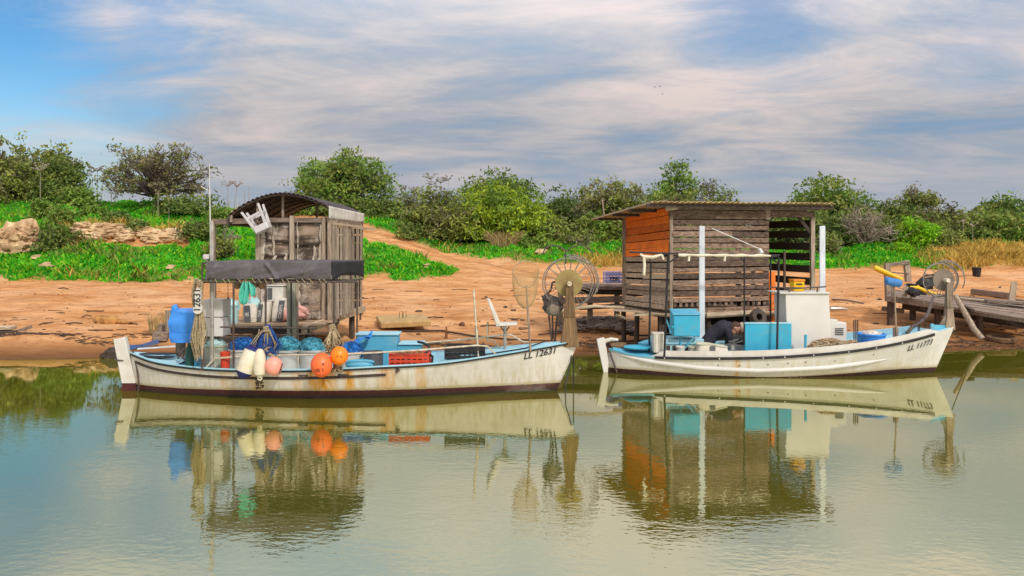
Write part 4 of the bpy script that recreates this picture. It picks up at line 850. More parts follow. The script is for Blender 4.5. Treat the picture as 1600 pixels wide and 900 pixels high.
for a,b_ in (((857,488),(862,532)),((871,488),(867,532)),((863,492),(864,530)),((849,470),(861,452)),((861,452),(863,441)),((863,441),(870,440)),((850,468),(856,488)),((846,462),(858,475))): mo2.tube([P(*a,Yh),P(*b_,Yh)],.017,7)
mo2.ell(P(863,478,Yh),(.17,.14,.17),14,9,.35,2.5,None,4); mo2.ell(P(855,466,Yh),(.09,.1,.08),10,7,.4,3,None,7); mo2.obox(P(866,470,Yh),(.16,.2,.12),(.2,.3,0))
mo2.build('hydraulic_motor',M['pipe'],hp)
mm=MB(); mm.ell(P(865,483,Yh-.06),(.13,.12,.12),12,8,.3,2,None,9); mm.build('motor_cover',M['drumgrey'],hp)

# ================================================================= boat with the cabin
Bh=Hull(1.87,8.41,.15,.43,15.86,.86,
  [(0,.47),(.06,.405),(.13,.372),(.25,.378),(.385,.40),(.5,.435),(.68,.53),(.84,.675),(.93,.79),(1,.915)],
  [(0,.04),(.04,.32),(.08,.48),(.165,.70),(.25,.84),(.38,.97),(.5,1.0),(.62,.97),(.72,.86),(.8,.71),(.87,.52),(.94,.29),(1,.03)])
boatB=thing('fishing_boat',(5.1,15.86,0),'cleaner white fishing boat with white cabin, pale tall boards and number LL 11773','boat','fishing boats moored along the beach')
hm2=hull_mat('cream_hull',(.70,.67,.60),0,[(P(1154,0,15).x-5.1,.06,.75),(P(1158,0,15).x-5.1+.15,.025,.3)],X0=-4.2,X1=4.2,boot_col=(.05,.014,.014),grime=(.52,.46,.30))
h=Bh.shell().build('hull',hm2,boatB,sharp=50); boot_attr(h,lambda x:.015+.085*min(1,abs((x-4.9)/2.4))**1.3)
Bh.inner(.10).build('inner_planking',M['paleblue'],boatB,sharp=60)
Bh.deck(.08,.95,lambda u:.14,camber=0).build('floor',M['paleblue'],boatB)
Bh.deck(.01,.14,lambda u:Bh.zs(u)-.01,camber=.05).build('stern_deck',M['blue'],boatB)
Bh.deck(.90,.998,lambda u:Bh.zs(u)-.01,camber=.02).build('foredeck',M['paleblue'],boatB)
co_h=lambda u:min(1,max(0,(u-.118)/.03))*min(1,max(0,(.95-u)/.04))
def coam(u0,u1,sgs,nu=70):
    mb=MB()
    for sg in sgs:
        vs=[]
        for i in range(nu+1):
            u=u0+(u1-u0)*i/nu; z=Bh.zs(u); hh=.125*co_h(u)+.004; y=Bh.half(u,z)
            for a,c in ((-.05,-.02),(-.012,-.02),(-.006,hh),(-.05,hh)): vs.append((Bh.x(u,z),Bh.Yc+sg*max(.004,y+a),z+c))
        fs=[]
        for i in range(nu):
            for j in range(4): f=(i*4+j,i*4+(j+1)%4,(i+1)*4+(j+1)%4,(i+1)*4+j); fs.append(f if sg>0 else f[::-1])
        mb.add(vs,fs)
    return mb
coam(.115,.965,(-1,)).build('coaming',M['white'],boatB); coam(.115,.965,(1,)).build('coaming',M['paleblue'],boatB)
Bh.strip(.125,.93,-.035,.035,.05,out=-.004,nu=80).build('rub_rail',M['black'],boatB)
for u in (.15,.3,.42,.48,.56,.66,.74,.82): bo=MB(); bolt(bo,Bh.side(u,Bh.zs(u)-.01,-1,.035),.016); bo.build('bolt',M['steel'],boatB)
Bh.strip(.0,.125,-.03,.02,.03,out=-.004,nu=20).build('stern_rail',M['blue'],boatB)
ch=MB(); n=60
for sg in (-1,1):      # raised spray rail, the moulded ridge along the side
    pts=[]; rs=[]
    for i in range(n+1):
        u=.03+.79*i/n; t=i/n; z=float(np.interp(t,[0,.10,.28,.5,.75,1],[.37,.285,.185,.145,.20,.335])); pts.append(Bh.side(u,z,sg,.0)); rs.append(.045*min(1,t*9+.2)*min(1,(1-t)*7+.05))
    ch.tube(pts,rs,10)
ch.build('spray_rail',M['cleanwhite'],boatB,sharp=80)
for px,py in ((1124,572),(1156,572),(1200,570),(1231,568),(1259,566),(1371,556),(1306,565)): sc=MB(); sc.ell(Bh.near((px-800)/F*15.05,H-(py-YH)/F*15.02,.004),(.013,.008,.013),8,5); sc.build('scupper',M['pipe'],boatB)
nm=MB(); vs,fs=text_geo('LL 11773',.20,.20,.002); x0=P(1436,540,15.55).x; vv=[]
for v in vs:
    x=x0+v.x*.78; z=.572+(x-x0)*.20+v.y*.78; vv.append(Bh.near(x,z,.014))
nm.add(vv,fs).build('name_lettering',mat('grey_lettering',(.10,.09,.08),(.05,.05,.045),scale=20),boatB,smooth=False)
ru=MB(); Yr=15.86; q=[P(946,590,Yr),P(957,590,Yr),P(944,527,Yr),P(932,530,Yr)]
ru.hexa([q[0]-V(0,.04,.1),q[1]-V(0,.04,.1),q[1]+V(0,.04,-.1),q[0]+V(0,.04,-.1),q[3]-V(0,.05,0),q[2]-V(0,.05,0),q[2]+V(0,.05,0),q[3]+V(0,.05,0)])
rb=ru.build('rudder',M['cleanwhite'],boatB,bevel=.01)
tl=MB(); tl.tube([P(942,535,Yr),P(948,532,Yr),P(955,530,Yr),P(966,531,Yr)],[.04,.042,.038,.026],10); tl.build('tiller',M['white'],rb)
st=MB(); st.tube([P(952,548,15.8),P(958,565,15.72),P(964,582,15.7)],.018,6); st.build('rudder_strap',M['pipe'],rb)
ht=MB(); ht.lathe([(.001,0),(.27,0),(.28,.02),(.25,.035),(.001,.04)],P(996,545,15.75)+V(0,0,.02),28); ht.build('hatch_lid',M['turq'],boatB)
ax=MB(); ax.beam(P(1003,540,16),P(1022,534,16.1),.3,.10); ax.build('stern_seat',M['blue'],boatB,bevel=.01)
# cabin: front board, side, overhanging top
x0,x1=P(1229,0,15.42).x,P(1296,0,15.42).x; zt=P(0,459,15.42).z
cb_=MB(); cb_.hexa([V(x0+.02,15.42,.45),V(x1+.05,15.42,.47),V(x1+.02,16.1,.45),V(x0,16.1,.45),V(x0-.02,15.42,zt),V(x1-.01,15.42,zt),V(x1-.02,16.1,zt),V(x0-.02,16.1,zt)])
cab=cb_.build('cabin',M['cleanwhite'],boatB,bevel=.008)
tp=MB(); tp.box((x0-.14,15.38,zt+.002),(x1+.0,16.15,zt+.028)); tp.build('cabin_top',M['cleanwhite'],cab,bevel=.006)
tr=MB(); Yt=15.5
for pts in ([P(1203,449,Yt),P(1256,450,Yt)],[P(1225,452,Yt),P(1291,448,Yt)],[P(1277,449,Yt),P(1277,458,Yt)],[P(1233,451,Yt),P(1233,458,Yt)]): tr.tube(pts,.014,7)
tr.build('top_rail',M['pipe'],cab)
db=MB(); 
def dbox(px0,px1,py0,py1,d0,d1,mb): mb.box((P(px0,0,d0).x,d0,P(0,py1,d0).z),(P(px1,0,d0).x,d1,P(0,py0,d0).z))
dbox(1164,1237,506,549,15.28,15.37,db); lk=db.build('locker',M['turq'],boatB,bevel=.01)
lt=MB(); dbox(1163,1238,504.2,506,15.27,15.39,lt); lt.build('lid',M['paleblue'],lk,bevel=.004)
dh=MB(); dbox(1038,1102,539,552,15.62,16.15,dh); d1=dh.build('deckhouse',M['minttub'],boatB)
dl=MB(); dbox(1024,1100,530,538.5,15.6,16.25,dl); dl.build('deckhouse_top',M['paleblue'],d1,bevel=.01)
for i in range(6):
    sl_=MB(); dbox(1042+i*9.5,1047+i*9.5,540,551,15.60,15.615,sl_); sl_.build('slot',M['darkwood_x'],d1)
bx=MB(); x0b,x1b=P(1052.5,0,15.45).x,P(1094,0,15.45).x; z0b,z1b=P(0,525.5,15.45).z,P(0,492.5,15.45).z
bx.hexa([V(x0b,15.45,z0b),V(x1b,15.45,z0b),V(x1b,15.9,z0b),V(x0b,15.9,z0b),V(x0b,15.45,z1b),V(x1b,15.45,z1b),V(x1b+.02,15.9,z1b+.06),V(x0b+.02,15.9,z1b+.06)])
bxo=bx.build('raised_box',M['turq'],boatB,bevel=.015)
tl=MB(); tl.hexa([V(x0b-.015,15.43,z1b+.003),V(x1b+.015,15.43,z1b+.003),V(x1b+.03,15.92,z1b+.064),V(x0b+.01,15.92,z1b+.064),V(x0b-.015,15.43,z1b+.025),V(x1b+.015,15.43,z1b+.025),V(x1b+.03,15.92,z1b+.09),V(x0b+.01,15.92,z1b+.09)]); tl.build('lid',M['blue'],bxo,bevel=.006)
lg=MB(); lg.tube([V((x0b+x1b)/2-.09,15.6,z0b),V((x0b+x1b)/2-.09,15.6,.2)],.028,8); lg.tube([P(1085,526,15.5),P(1067,548,15.5)],.016,6); lg.tube([P(1040,495,15.45),P(1048,520,15.45)],.012,6); lg.build('stand',M['blue'],bxo)
bn=MB(); bn.tube([P(1047,512,15.44),P(1050,510,15.36),P(1053,512,15.44)],.02,6); bn.build('handle',M['turq'],bxo)
# two tall pale boards
for px0,px1,pyt,pyb,Yb in ((1092.5,1101.5,353,535,15.95),(1281,1290,353,470,15.95)):
    tb=MB(); tb.hexa([V(P(px0,0,Yb).x,Yb,.2),V(P(px1,0,Yb).x,Yb,.2),V(P(px1,0,Yb).x,Yb+.05,.2),V(P(px0,0,Yb).x,Yb+.05,.2)]+[V(P(px0+(.5 if px0<1200 else 0),0,Yb).x,Yb,P(0,pyt,Yb).z),V(P(px1-.3,0,Yb).x,Yb,P(0,pyt,Yb).z),V(P(px1-.3,0,Yb).x,Yb+.05,P(0,pyt,Yb).z),V(P(px0+.5,0,Yb).x,Yb+.05,P(0,pyt,Yb).z)])
    tb.build('tall_board',M['palepost'],boatB,bevel=.006)
# awning frame with the bare poles and the rolled cloth
af=MB()
for p0,p1,r in ((P(983,394,15.3),P(1215,401,15.3),.017),(P(1040,396,16.3),P(1218,399,16.3),.017),(P(1017,410,15.9),V(P(1014,0,15.9).x,15.9,.35),.02),(P(1044,398,15.3),V(P(1038,0,15.3).x,15.3,.36),.022),(P(1163,402,15.3),V(P(1163,0,15.3).x,15.3,.62),.018),(P(1217,402,15.15),V(P(1214,0,15.12).x,15.12,.48),.022),(P(1204,404,16.3),V(P(1204,0,16.3).x,16.3,.4),.018),
   (P(1044,411,15.3),P(1059,401,15.3),.016),(P(1163,409,15.3),P(1157,402,15.3),.014),(P(1205,402,15.3),P(1217,413,15.3),.016),(P(1018,410,15.9),P(1013,402,15.9),.012),(P(1042,396,15.3),P(1042,396,16.3),.015),(P(1216,400,15.2),P(1204,400,16.3),.015),(P(1013,402,15.9),P(1042,398,16.1),.015)): af.tube([p0,p1],r,8)
afo=af.build('awning_frame',M['black'],boatB)
rc=MB(); rc.tube([P(1000,397,15.27),P(1006,401,15.26),P(1020,402,15.26),P(1034,398,15.26)],[.02,.035,.035,.02],8); rc.tube([P(1006,400,15.26),P(1007,415,15.24),P(1006,430,15.25)],[.03,.028,.03],8); rc.tube([P(1034,398,15.26),P(1037,406,15.25)],[.025,.02],6)
rc.tube([P(1060+i*9,398.5+.4*math.sin(i*2.1)+i*.07,15.27) for i in range(17)],[.026+.008*math.sin(i*1.9) for i in range(17)],8)
for px in (1077,1133): rc.tube([P(px,400,15.25),P(px-1,408,15.24)],[.022,.026],6)
rc.build('rolled_cloth',M['floatwhite'],afo,sharp=80)
bl=MB(); bl.tube([P(1113,357,15.6),P(1187,389,15.5)],.009,6); bl.tube([P(1187,389,15.5),P(1191,396,15.45)],[.03,.04],7); bl.build('whip_antenna',M['cleanwhite'],afo)
# bow fittings: post with float roller, hauler, poles, hose
bp_=MB(); bp_.box((P(1396.5,0,15.5).x,15.5,P(0,530,15.5).z),(P(1404,0,15.5).x,15.54,P(0,512,15.5).z)); bp_.tube([P(1401,528,15.49),P(1397,447,15.49)],.016,8); rp=bp_.build('roller_post',M['wood_z'],boatB)
fo=MB(); fo.tube([P(1383.5,439,15.49),P(1385,438.5,15.49),P(1395,441,15.49),P(1406,443,15.49),P(1408,443.5,15.49)],[.05,.075,.08,.075,.05],14); fo.build('foam_roller',M['bluefoam'],rp)
for px,a,b_,Yq in ((1334,500,535,15.9),(1337,499,535,15.9),(1340,499.5,535,15.9),(1436,506,520,16.1),(1446,506,520,16.1)):
    pp=MB(); pp.tube([P(px,a,Yq),P(px+.5,b_,Yq)],.013,6); pp.build('stub_pole',M['pipe'],boatB)
hauler(boatB,15.9,1478.5,438,17,27,((1483,440),.20,.13),(P(1482,0,15.9).x,15.9,.84),M['drumgrey'],[(-4,.14,.96),(4,.30,1.02),(8,.40,1.0)],None,14,True,'wood_z')
br=MB(); br.hexa([P(1466,509,15.85),P(1478,509,15.85),P(1478,509,15.9),P(1466,509,15.9),P(1476,494,15.85),P(1478,492,15.85),P(1478,492,15.9),P(1476,494,15.9)]); br.build('bow_knee',M['drumgrey'],boatB)
bs=MB(); dbox(1455,1459,506,519,15.75,15.8,bs); bs.beam(P(1457,512,15.78),P(1476,513,15.85),.03,.12); bs.build('bow_bulwark',M['blue'],boatB)
hs_=MB(); hs_.tube([P(1417,521,15.75),P(1425,511,15.8),P(1438,504,16.1),P(1449,493,16.6),P(1453,481,17.6),P(1456,470,18.8),P(1460,460,20.0)],.033,8); hs_.build('hose',M['pipe'],boatB)
ml=MB(); ml.tube([P(1486,518,15.9),P(1500,528,17),P(1512,537,18.2),on(1524,19.8)+V(0,0,.02)],.01,6); ml.build('mooring_line',M['black'],boatB)
# ================================================================= hut with the arched roof
def boards(mb, fn, n, gap, thick, jit=.01, miss=()):
    """n boards stacked along v; fn(u,v,d) gives the wall's surface in world space (d outward)"""
    for i in range(n):
        if i in miss: continue
        v0=(i+gap*.5)/n; v1=(i+1-gap*.5)/n; a,b=rnd(-jit,jit),rnd(-jit,jit); t=thick*rnd(.7,1.3); o=rnd(0,.012)
        c=[fn(0,v0+a,o),fn(1,v0+b,o),fn(1,v0+b,o+t),fn(0,v0+a,o+t),fn(0,v1+a,o),fn(1,v1+b,o),fn(1,v1+b,o+t),fn(0,v1+a,o+t)]
        mb.hexa(c)
YA=16.6; xL,xR=-5.32,-3.78; zF=.97; YB=20.0
hutA=thing('hut',((xL+xR)/2,YA,zF),'narrow weathered plywood hut with dark arched roof on a timber deck behind the canopy boat','hut')
dk=MB()
n=26
for i in range(n):
    y0=15.35+(YB+.1-15.35)*i/n; y1=15.35+(YB+.1-15.35)*(i+1)/n-.015; dk.box((-5.72+rnd(-.06,.06),y0,zF-.045),(xR+.03+rnd(-.03,.03),y1,zF-.002+rnd(-.004,.004)))
dk.build('deck',M['deckboard'],hutA)
for (a,b,w,hh,m) in ((V(-5.75,15.33,.88),V(-3.9,15.33,.88),.06,.12,'darkwood_x'),(V(-5.7,15.36,.70),V(-4.0,15.36,.72),.04,.18,'wood_x'),(V(-5.7,15.40,.46),V(-4.2,15.40,.46),.04,.2,'wood_x'),(V(-3.98,15.2,.90),V(-3.74,20.1,.93),.09,.15,'pale_x'),(V(-5.7,17.5,.86),V(-3.8,17.5,.86),.1,.12,'darkwood_x')):
    q=MB(); q.beam(a,b,w,hh); q.build('deck_beam',M[m],hutA,bevel=.006)
for x,y in ((-5.6,15.5),(-4.85,15.5),(-4.0,15.6),(-5.6,17.4),(-3.9,17.5),(-5.6,19.2),(-3.9,19.4)):
    q=MB(); q.tube([V(x,y,min(gz(x,y),0)-.25),V(x,y,.93)],.07,9); q.build('stilt',M['darkwood_z'],hutA)
q=MB(); q.tube([P(455.5,545,15.15),P(455,432,15.15)],.085,12); q.build('mooring_post',mat('grey_green_post',(.42,.40,.30),(.22,.2,.15),scale=3,stretch=(8,8,.6),rough=.8,bump=.4),hutA)
q=MB(); q.tube([P(463,530,15.3),P(462,437,15.3)],.05,10); q.build('mooring_post',M['pale_z'],hutA)
# front wall: plywood sheets with torn layers
wf=MB(); zT=3.02
def sheet(mb,x0,x1,z0,z1,y,nu=14,nv=18,amp=.02,sd=0):
    mb.grid(lambda u,v: Vector((x0+(x1-x0)*u,y+amp*mn.noise(Vector((u*3,v*4,sd)))+.03*max(0,mn.noise(Vector((u*5+4,v*2.2,sd+5)))-.15)*-2,z0+(z1-z0)*v)),nu,nv)
sheet(wf,xL,-4.60,zF,zT,YA+.03,sd=1); sheet(wf,-4.56,xR-.02,zF,zT-.02,YA+.035,sd=2); sheet(wf,xL+.05,-4.62,zF,1.75,YA-.005,sd=3); sheet(wf,-4.55,xR-.06,zF,2.05,YA-.008,sd=4)
wall=wf.build('front_wall',M['ply'],hutA,sharp=80,solid=.018)
strips=[(-4.05,-3.90,2.05,2.95,.05),(-4.75,-4.62,1.8,2.35,-.1),(-5.02,-4.88,1.78,2.3,.12),(-4.18,-4.1,1.9,2.5,.2),(-3.98,-3.86,1.0,1.9,-.04),(-5.28,-5.1,2.0,2.9,.03),(-4.52,-4.40,1.0,1.7,.05),(-5.25,-5.12,1.0,1.6,-.04),(-4.3,-4.2,1.72,2.02,.2),(-4.98,-4.93,2.3,2.9,.0),(-4.48,-4.44,2.2,3.0,.0)]
for x0,x1,z0,z1,rot in strips:
    q=MB(); sd=rnd(0,9); q.grid(lambda u,v: Vector((x0+(x1-x0)*(.5+(u-.5)*(.35+1.1*abs(mn.noise(Vector((v*3.5,sd,u*2))))))+rot*(v-.5)*(z1-z0)+.02*mn.noise(Vector((v*4,z0,sd))),YA-.03-.05*abs(mn.noise(Vector((u*2,v*3,x0))))-.03*v*u,z0+(z1-z0)*v+.08*mn.noise(Vector((u*7,sd,v))))),6,16)
    q.build('torn_strip',M['tornply'],wall,sharp=80,solid=.008)
for x0,x1,z_ in ((-5.28,-4.62,2.62),(-5.25,-4.65,1.98),(-4.55,-3.85,1.95),(-4.54,-3.9,2.55),(-5.2,-4.7,2.3)):
    q=MB(); sd=rnd(0,9); q.grid(lambda u,v: Vector((x0+(x1-x0)*u,YA-.035-.02*v,z_+(v-.5)*(.05+.06*abs(mn.noise(Vector((u*6,sd,1)))))+.04*mn.noise(Vector((u*3,sd,4))))),16,2); q.build('broken_edge',M['darkwood_x'],wall,sharp=80,solid=.01)
for px0,px1,py0,py1,Yp,m in ((400,407,346,505,YA-.05,'pale_z'),(453,460,337,500,YA-.06,'pale_z'),(503,509,339,500,YA-.05,'wood_z'),(512,519,338,515,YA-.07,'wood_z')):
    x0,x1=P(px0,0,Yp).x,P(px1,0,Yp).x; q=MB(); q.box((x0,Yp-.04,P(0,py1,Yp).z),(x1,Yp+.04,P(0,py0,Yp).z)); q.build('post',M[m],hutA,bevel=.006)
for a,b,w,hh in ((P(329,347,YA-.1),P(404,345,YA-.1),.09,.11),(P(404,344,YA-.03),P(516,344,YA-.03),.07,.10),(P(333,345,YA-.1),P(334,500,YA-.1),.09,.09),(V(xR,YA,3.06),V(xR,YB,3.06),.06,.07)):
    q=MB(); q.beam(a,b,w,hh); q.build('timber',M['wood_x' if abs(a.z-b.z)<.3 else 'wood_z'],hutA,bevel=.005)
# slatted side, seen edge-on
sw=MB(); n=13
for i in range(n):
    y0=YA+.05+(YB-YA-.1)*i/n; y1=y0+(YB-YA)/n*rnd(.42,.66); x=xR+rnd(-.02,.03); a=rnd(-.03,.03); sw.hexa([V(x,y0,zF+rnd(-.06,.05)),V(x+.025,y0,zF),V(x+.025,y1,zF),V(x,y1,zF),V(x,y0+a,3.05+rnd(-.06,.03)),V(x+.025,y0+a,3.05),V(x+.025,y1+a,3.05),V(x,y1+a,3.05)])
sw.build('side_wall',M['pale_z'],hutA)
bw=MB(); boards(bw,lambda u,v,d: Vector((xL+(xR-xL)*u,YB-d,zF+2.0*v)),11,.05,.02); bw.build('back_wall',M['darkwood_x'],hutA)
lw=MB(); boards(lw,lambda u,v,d: Vector((xL+d,YA+.1+(YB-YA-.1)*u,zF+2.0*v)),11,.04,.02); lw.build('side_wall',M['sidewood'],hutA)
for a,b in ((P(542,355,18.6),P(585,358,18.3)),(V(xR+.03,YA,2.98),V(xR+.03,YB,2.98))):
    q=MB(); q.beam(a,b,.05,.05); q.build('batten',M['pale_x'],hutA)
q=MB(); q.tube([P(566,345,YB-.1),P(563,500,YB-.2)],.025,7); q.build('corner_pipe',M['pipe'],hutA)
# arched roof sheet with ribs
xa,xb=-5.82,-3.76
def arch(x): t=(x-xa)/(xb-xa); return 3.14+.16*t+.40*math.sin(math.pi*t)**.85*(1-.12*t)
rf=MB(); rf.grid(lambda u,v: Vector((xa+(xb-xa)*u,YA-.25+(YB-YA+.45)*v,arch(xa+(xb-xa)*u)+.014*math.sin(u*2*math.pi*22))),176,10)
roof=rf.build('roof',M['darkroof'],hutA,sharp=80,solid=.012)
for i in range(7):
    y=YA-.2+(YB-YA+.35)*i/6; q=MB(); q.tube([V(xa+(xb-xa)*k/20,y,arch(xa+(xb-xa)*k/20)-.035) for k in range(21)],.018,6); q.build('roof_hoop',M['pipe'],roof)
q=MB(); q.grid(lambda u,v: Vector((xa-.005,YA-.25+(YB-YA+.4)*u,arch(xa)+.02-.24*v+.01*math.sin(u*9))),10,3); q.build('roof_skirt',M['darkroof'],roof,solid=.01)
q=MB(); q.grid(lambda u,v: Vector((xb+.01+.015*mn.noise(Vector((u*6,v*2,1))),YA-.27+(YB-YA+.47)*u,arch(xb)+.03-(.26-.03*u)*v)),30,6); q.build('valance',M['valance'],roof,sharp=80,solid=.01)
for x,y in ((-5.78,YA-.2),(-5.3,YA),(-4.8,YA+.1),(-5.78,YB),(-4.05,YB),(-4.9,YB)):
    q=MB(); q.beam(V(x,y,2.9 if x>-5.5 else 3.0),V(x,y,arch(x)-.04),.05,.05); q.build('roof_strut',M['wood_z'],roof)
# plastic stool hung upside down on the corner
stl=MB(); c=P(411,357,YA-.32); m=Euler((0,R(-28),0)).to_matrix()
def sp_(x,y,z): return c+m@Vector((x,y,z))
stool=thing('stool',c,'pale grey plastic stool hung legs-up on the corner of the arched-roof hut','stool')
def fr8(x0,x1,y0,y1,z0,z1,s0=1,s1=1): return [sp_(x0*s0,y0*s0,z0),sp_(x1*s0,y0*s0,z0),sp_(x1*s0,y1*s0,z0),sp_(x0*s0,y1*s0,z0),sp_(x0*s1,y0*s1,z1),sp_(x1*s1,y0*s1,z1),sp_(x1*s1,y1*s1,z1),sp_(x0*s1,y1*s1,z1)]
q=MB(); q.hexa(fr8(-.15,.15,-.14,.14,-.06,.08,1,1.06)); q.build('seat',M['plastic'],stool,bevel=.02)
for sx,sy in ((-1,-1),(1,-1),(1,1),(-1,1)):
    q=MB(); q.hexa([sp_(sx*.13-.03,sy*.12-.03,.07),sp_(sx*.13+.03,sy*.12-.03,.07),sp_(sx*.13+.03,sy*.12+.03,.07),sp_(sx*.13-.03,sy*.12+.03,.07),sp_(sx*.19-.022,sy*.16-.022,.47),sp_(sx*.19+.022,sy*.16-.022,.47),sp_(sx*.19+.022,sy*.16+.022,.47),sp_(sx*.19-.022,sy*.16+.022,.47)]); q.build('leg',M['plastic'],stool,bevel=.008)
for a,b in (((-.165,-.14,.30),(.165,-.14,.30)),((-.165,.14,.30),(.165,.14,.30)),((-.165,-.14,.30),(-.165,.14,.30)),((.165,-.14,.30),(.165,.14,.30))):
    q=MB(); q.beam(sp_(*a),sp_(*b),.025,.05); q.build('stretcher',M['plastic'],stool,bevel=.005)

# ================================================================= plank hut with orange boards
TH=R(14); C0=P(1050,490,17.2); ex=V(math.cos(TH),math.sin(TH),0); ey=V(-math.sin(TH),math.cos(TH),0)
def HB(a,b,z): v=V(C0.x,C0.y,0)+ex*a+ey*b; v.z=z; return v
FW,FO,DP,z0,z1=2.33,3.47,2.55,1.05,3.27
hutB=thing('hut',HB(1.7,0,z0),'dark plank hut on stilts with orange-painted boards and a low rusty sheet roof','hut')
def hbox(a0,a1,b0,b1,za,zb,mb): return mb.hexa([HB(a0,b0,za),HB(a1,b0,za),HB(a1,b1,za),HB(a0,b1,za),HB(a0,b0,zb),HB(a1,b0,zb),HB(a1,b1,zb),HB(a0,b1,zb)])
w_=MB(); nb=14; zz=z0
hts=[.13,.10,.12,.14,.11,.13,.14,.12,.14,.11,.15,.13,.12,.14,.12,.13,.18]; k=(z1-z0)/sum(hts)
for i,hh in enumerate(hts):
    hh*=k
    if i==1:          # row of short blocks with open gaps
        for a in np.arange(.03,FW,.135):
            if rnd(0,1)<.85: hbox(a,a+.072,-.02,.01,zz+.008,zz+hh-.008,w_)
    else:
        cut=[0]+sorted([rnd(.6,1.8)] if i%3==1 else [])+[FW]
        for c0,c1 in zip(cut,cut[1:]):
            d=rnd(0,.02); t0,t1=rnd(-.012,.012),rnd(-.012,.012); g=rnd(.012,.032)
            w_.hexa([HB(c0+rnd(-.02,.02),-.03-d,zz+g*.5+t0),HB(c1-.006,-.03-d,zz+g*.5+t1),HB(c1-.006,.0-d*.5,zz+g*.5+t1),HB(c0,.0-d*.5,zz+g*.5+t0),HB(c0+rnd(-.02,.02),-.03-d,zz+hh-g*.5+t0),HB(c1-.006,-.03-d,zz+hh-g*.5+t1),HB(c1-.006,-d*.5,zz+hh-g*.5+t1),HB(c0,-d*.5,zz+hh-g*.5+t0)])
    zz+=hh
w_.build('front_wall',M['hutwood'],hutB,bevel=.004)
# left wall: orange boards above, grey boards below
zs2=2.37
ow=MB(); boards(ow,lambda u,v,d: HB(-d-.02,DP*(1-u)*.97+.06+.03*math.sin(v*17)*(u>.5),zs2-.12+(1.02)*v+(.10*u-.02)),6,.07,.022,.016); 
ow.build('orange_boards',M['orange'],hutB,bevel=.003)
dg=MB(); boards(dg,lambda u,v,d: HB(-d-.03,DP*(1-u)*.97+.06,z0+1.2*v+.05*u),9,.20,.03,.016); dg.build('side_wall',M['sidewood'],hutB,bevel=.003)
dg=MB(); 
for v in (.22,.42,.62): dg.beam(HB(-.06,1.4,z0+1.2*v),HB(-.06,.0,z0+1.2*v+.06),.02,.10)
dg.build('side_batten',M['pale_x'],hutB)
# back slats with open gaps, far side slats
bs_=MB(); 
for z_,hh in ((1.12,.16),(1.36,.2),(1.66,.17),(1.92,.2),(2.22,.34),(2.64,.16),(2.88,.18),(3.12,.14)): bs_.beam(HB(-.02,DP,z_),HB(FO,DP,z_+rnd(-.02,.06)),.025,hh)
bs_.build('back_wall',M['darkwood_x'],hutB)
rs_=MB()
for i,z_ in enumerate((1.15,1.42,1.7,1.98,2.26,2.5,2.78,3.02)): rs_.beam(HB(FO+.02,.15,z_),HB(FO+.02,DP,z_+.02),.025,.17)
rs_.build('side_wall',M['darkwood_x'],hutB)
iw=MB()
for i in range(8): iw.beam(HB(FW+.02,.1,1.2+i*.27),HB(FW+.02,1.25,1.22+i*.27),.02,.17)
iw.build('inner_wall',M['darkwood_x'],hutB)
for a,b,zt_,zb_,w,m in ((FO-.02,0,3.3,z0-.05,.09,'pale_z'),(-.06,DP,3.2,z0-.1,.11,'wood_z'),(-.02,0,3.3,z0-.1,.07,'wood_z'),(FO,DP,3.2,z0,.09,'darkwood_z'),(FW-.03,.05,3.3,z0-.5,.09,'darkwood_z'),(FW+.62,DP-.1,3.1,z0,.06,'darkwood_z'),(FW+.28,.5,2.6,z0,.05,'darkwood_z'),(FW+.60,.3,2.4,z0,.05,'darkwood_z'),(FW+.03,1.3,3.2,z0,.09,'darkwood_z')):
    q=MB(); q.beam(HB(a,b,zb_),HB(a,b,zt_),w,w); q.build('post',M[m],hutB,bevel=.005)
for a,b,w,hh,m in ((HB(-.15,-.08,3.34),HB(FO+.1,-.08,3.36),.06,.10,'wood_x'),(HB(-.1,-.05,3.22),HB(FO,-.05,3.22),.05,.13,'hutwood'),(HB(-.08,-.05,z0-.04),HB(FO,-.05,z0-.04),.08,.10,'pale_x'),(HB(-.1,0,z0-.06),HB(-.1,DP,z0-.06),.08,.1,'wood_y'),(HB(FW+.75,.02,3.2),HB(FO-.02,.02,2.75),.05,.08,'darkwood_x'),(HB(FO-.1,-.02,1.5),HB(FO+.02,.0,.98),.09,.03,'pale_x'),(HB(FW-.06,-.06,3.38),HB(FW-.06,-.06,3.1),.12,.05,'wood_z')):
    q=MB(); q.beam(a,b,w,hh); q.build('timber',M[m],hutB,bevel=.004)
for i in range(4):
    b=-.3+(DP+.4)*i/3; q=MB(); q.beam(HB(-.72,b,3.36-.06*b-.02),HB(FO+.3,b,3.37-.06*b-.02),.05,.07); q.build('rafter',M['darkwood_x'],hutB)
# corrugated roof: front edge scalloped, drops towards the back
rf=MB(); a0,a1=-.62,FO+.28; nu=240
rf.grid(lambda u,v: HB(a0+(a1-a0)*u-.12*v*(1-u), -.42+(DP+.85)*v, 3.435-.075*((DP+.85)*v)+.016*math.sin(u*2*math.pi*34)+.02*u+.012*mn.noise(Vector((u*9,v*2,0)))),nu,8)
roofB=rf.build('roof',M['tin'],hutB,sharp=80,solid=.012)
q=MB(); q.beam(HB(a0-.01,-.4,3.43),HB(a0-.14,DP+.4,3.18),.035,.035); q.build('roof_edge',M['pale_x'],roofB)
q=MB(); q.tube([P(944,338,19.6),P(941,312,19.6)],.018,6); q.build('roof_stick',M['pale_z'],roofB)
q=MB(); q.beam(P(1040,326,17.0),P(1058,324,17.0),.1,.1); q.build('roof_block',M['pale_x'],roofB)
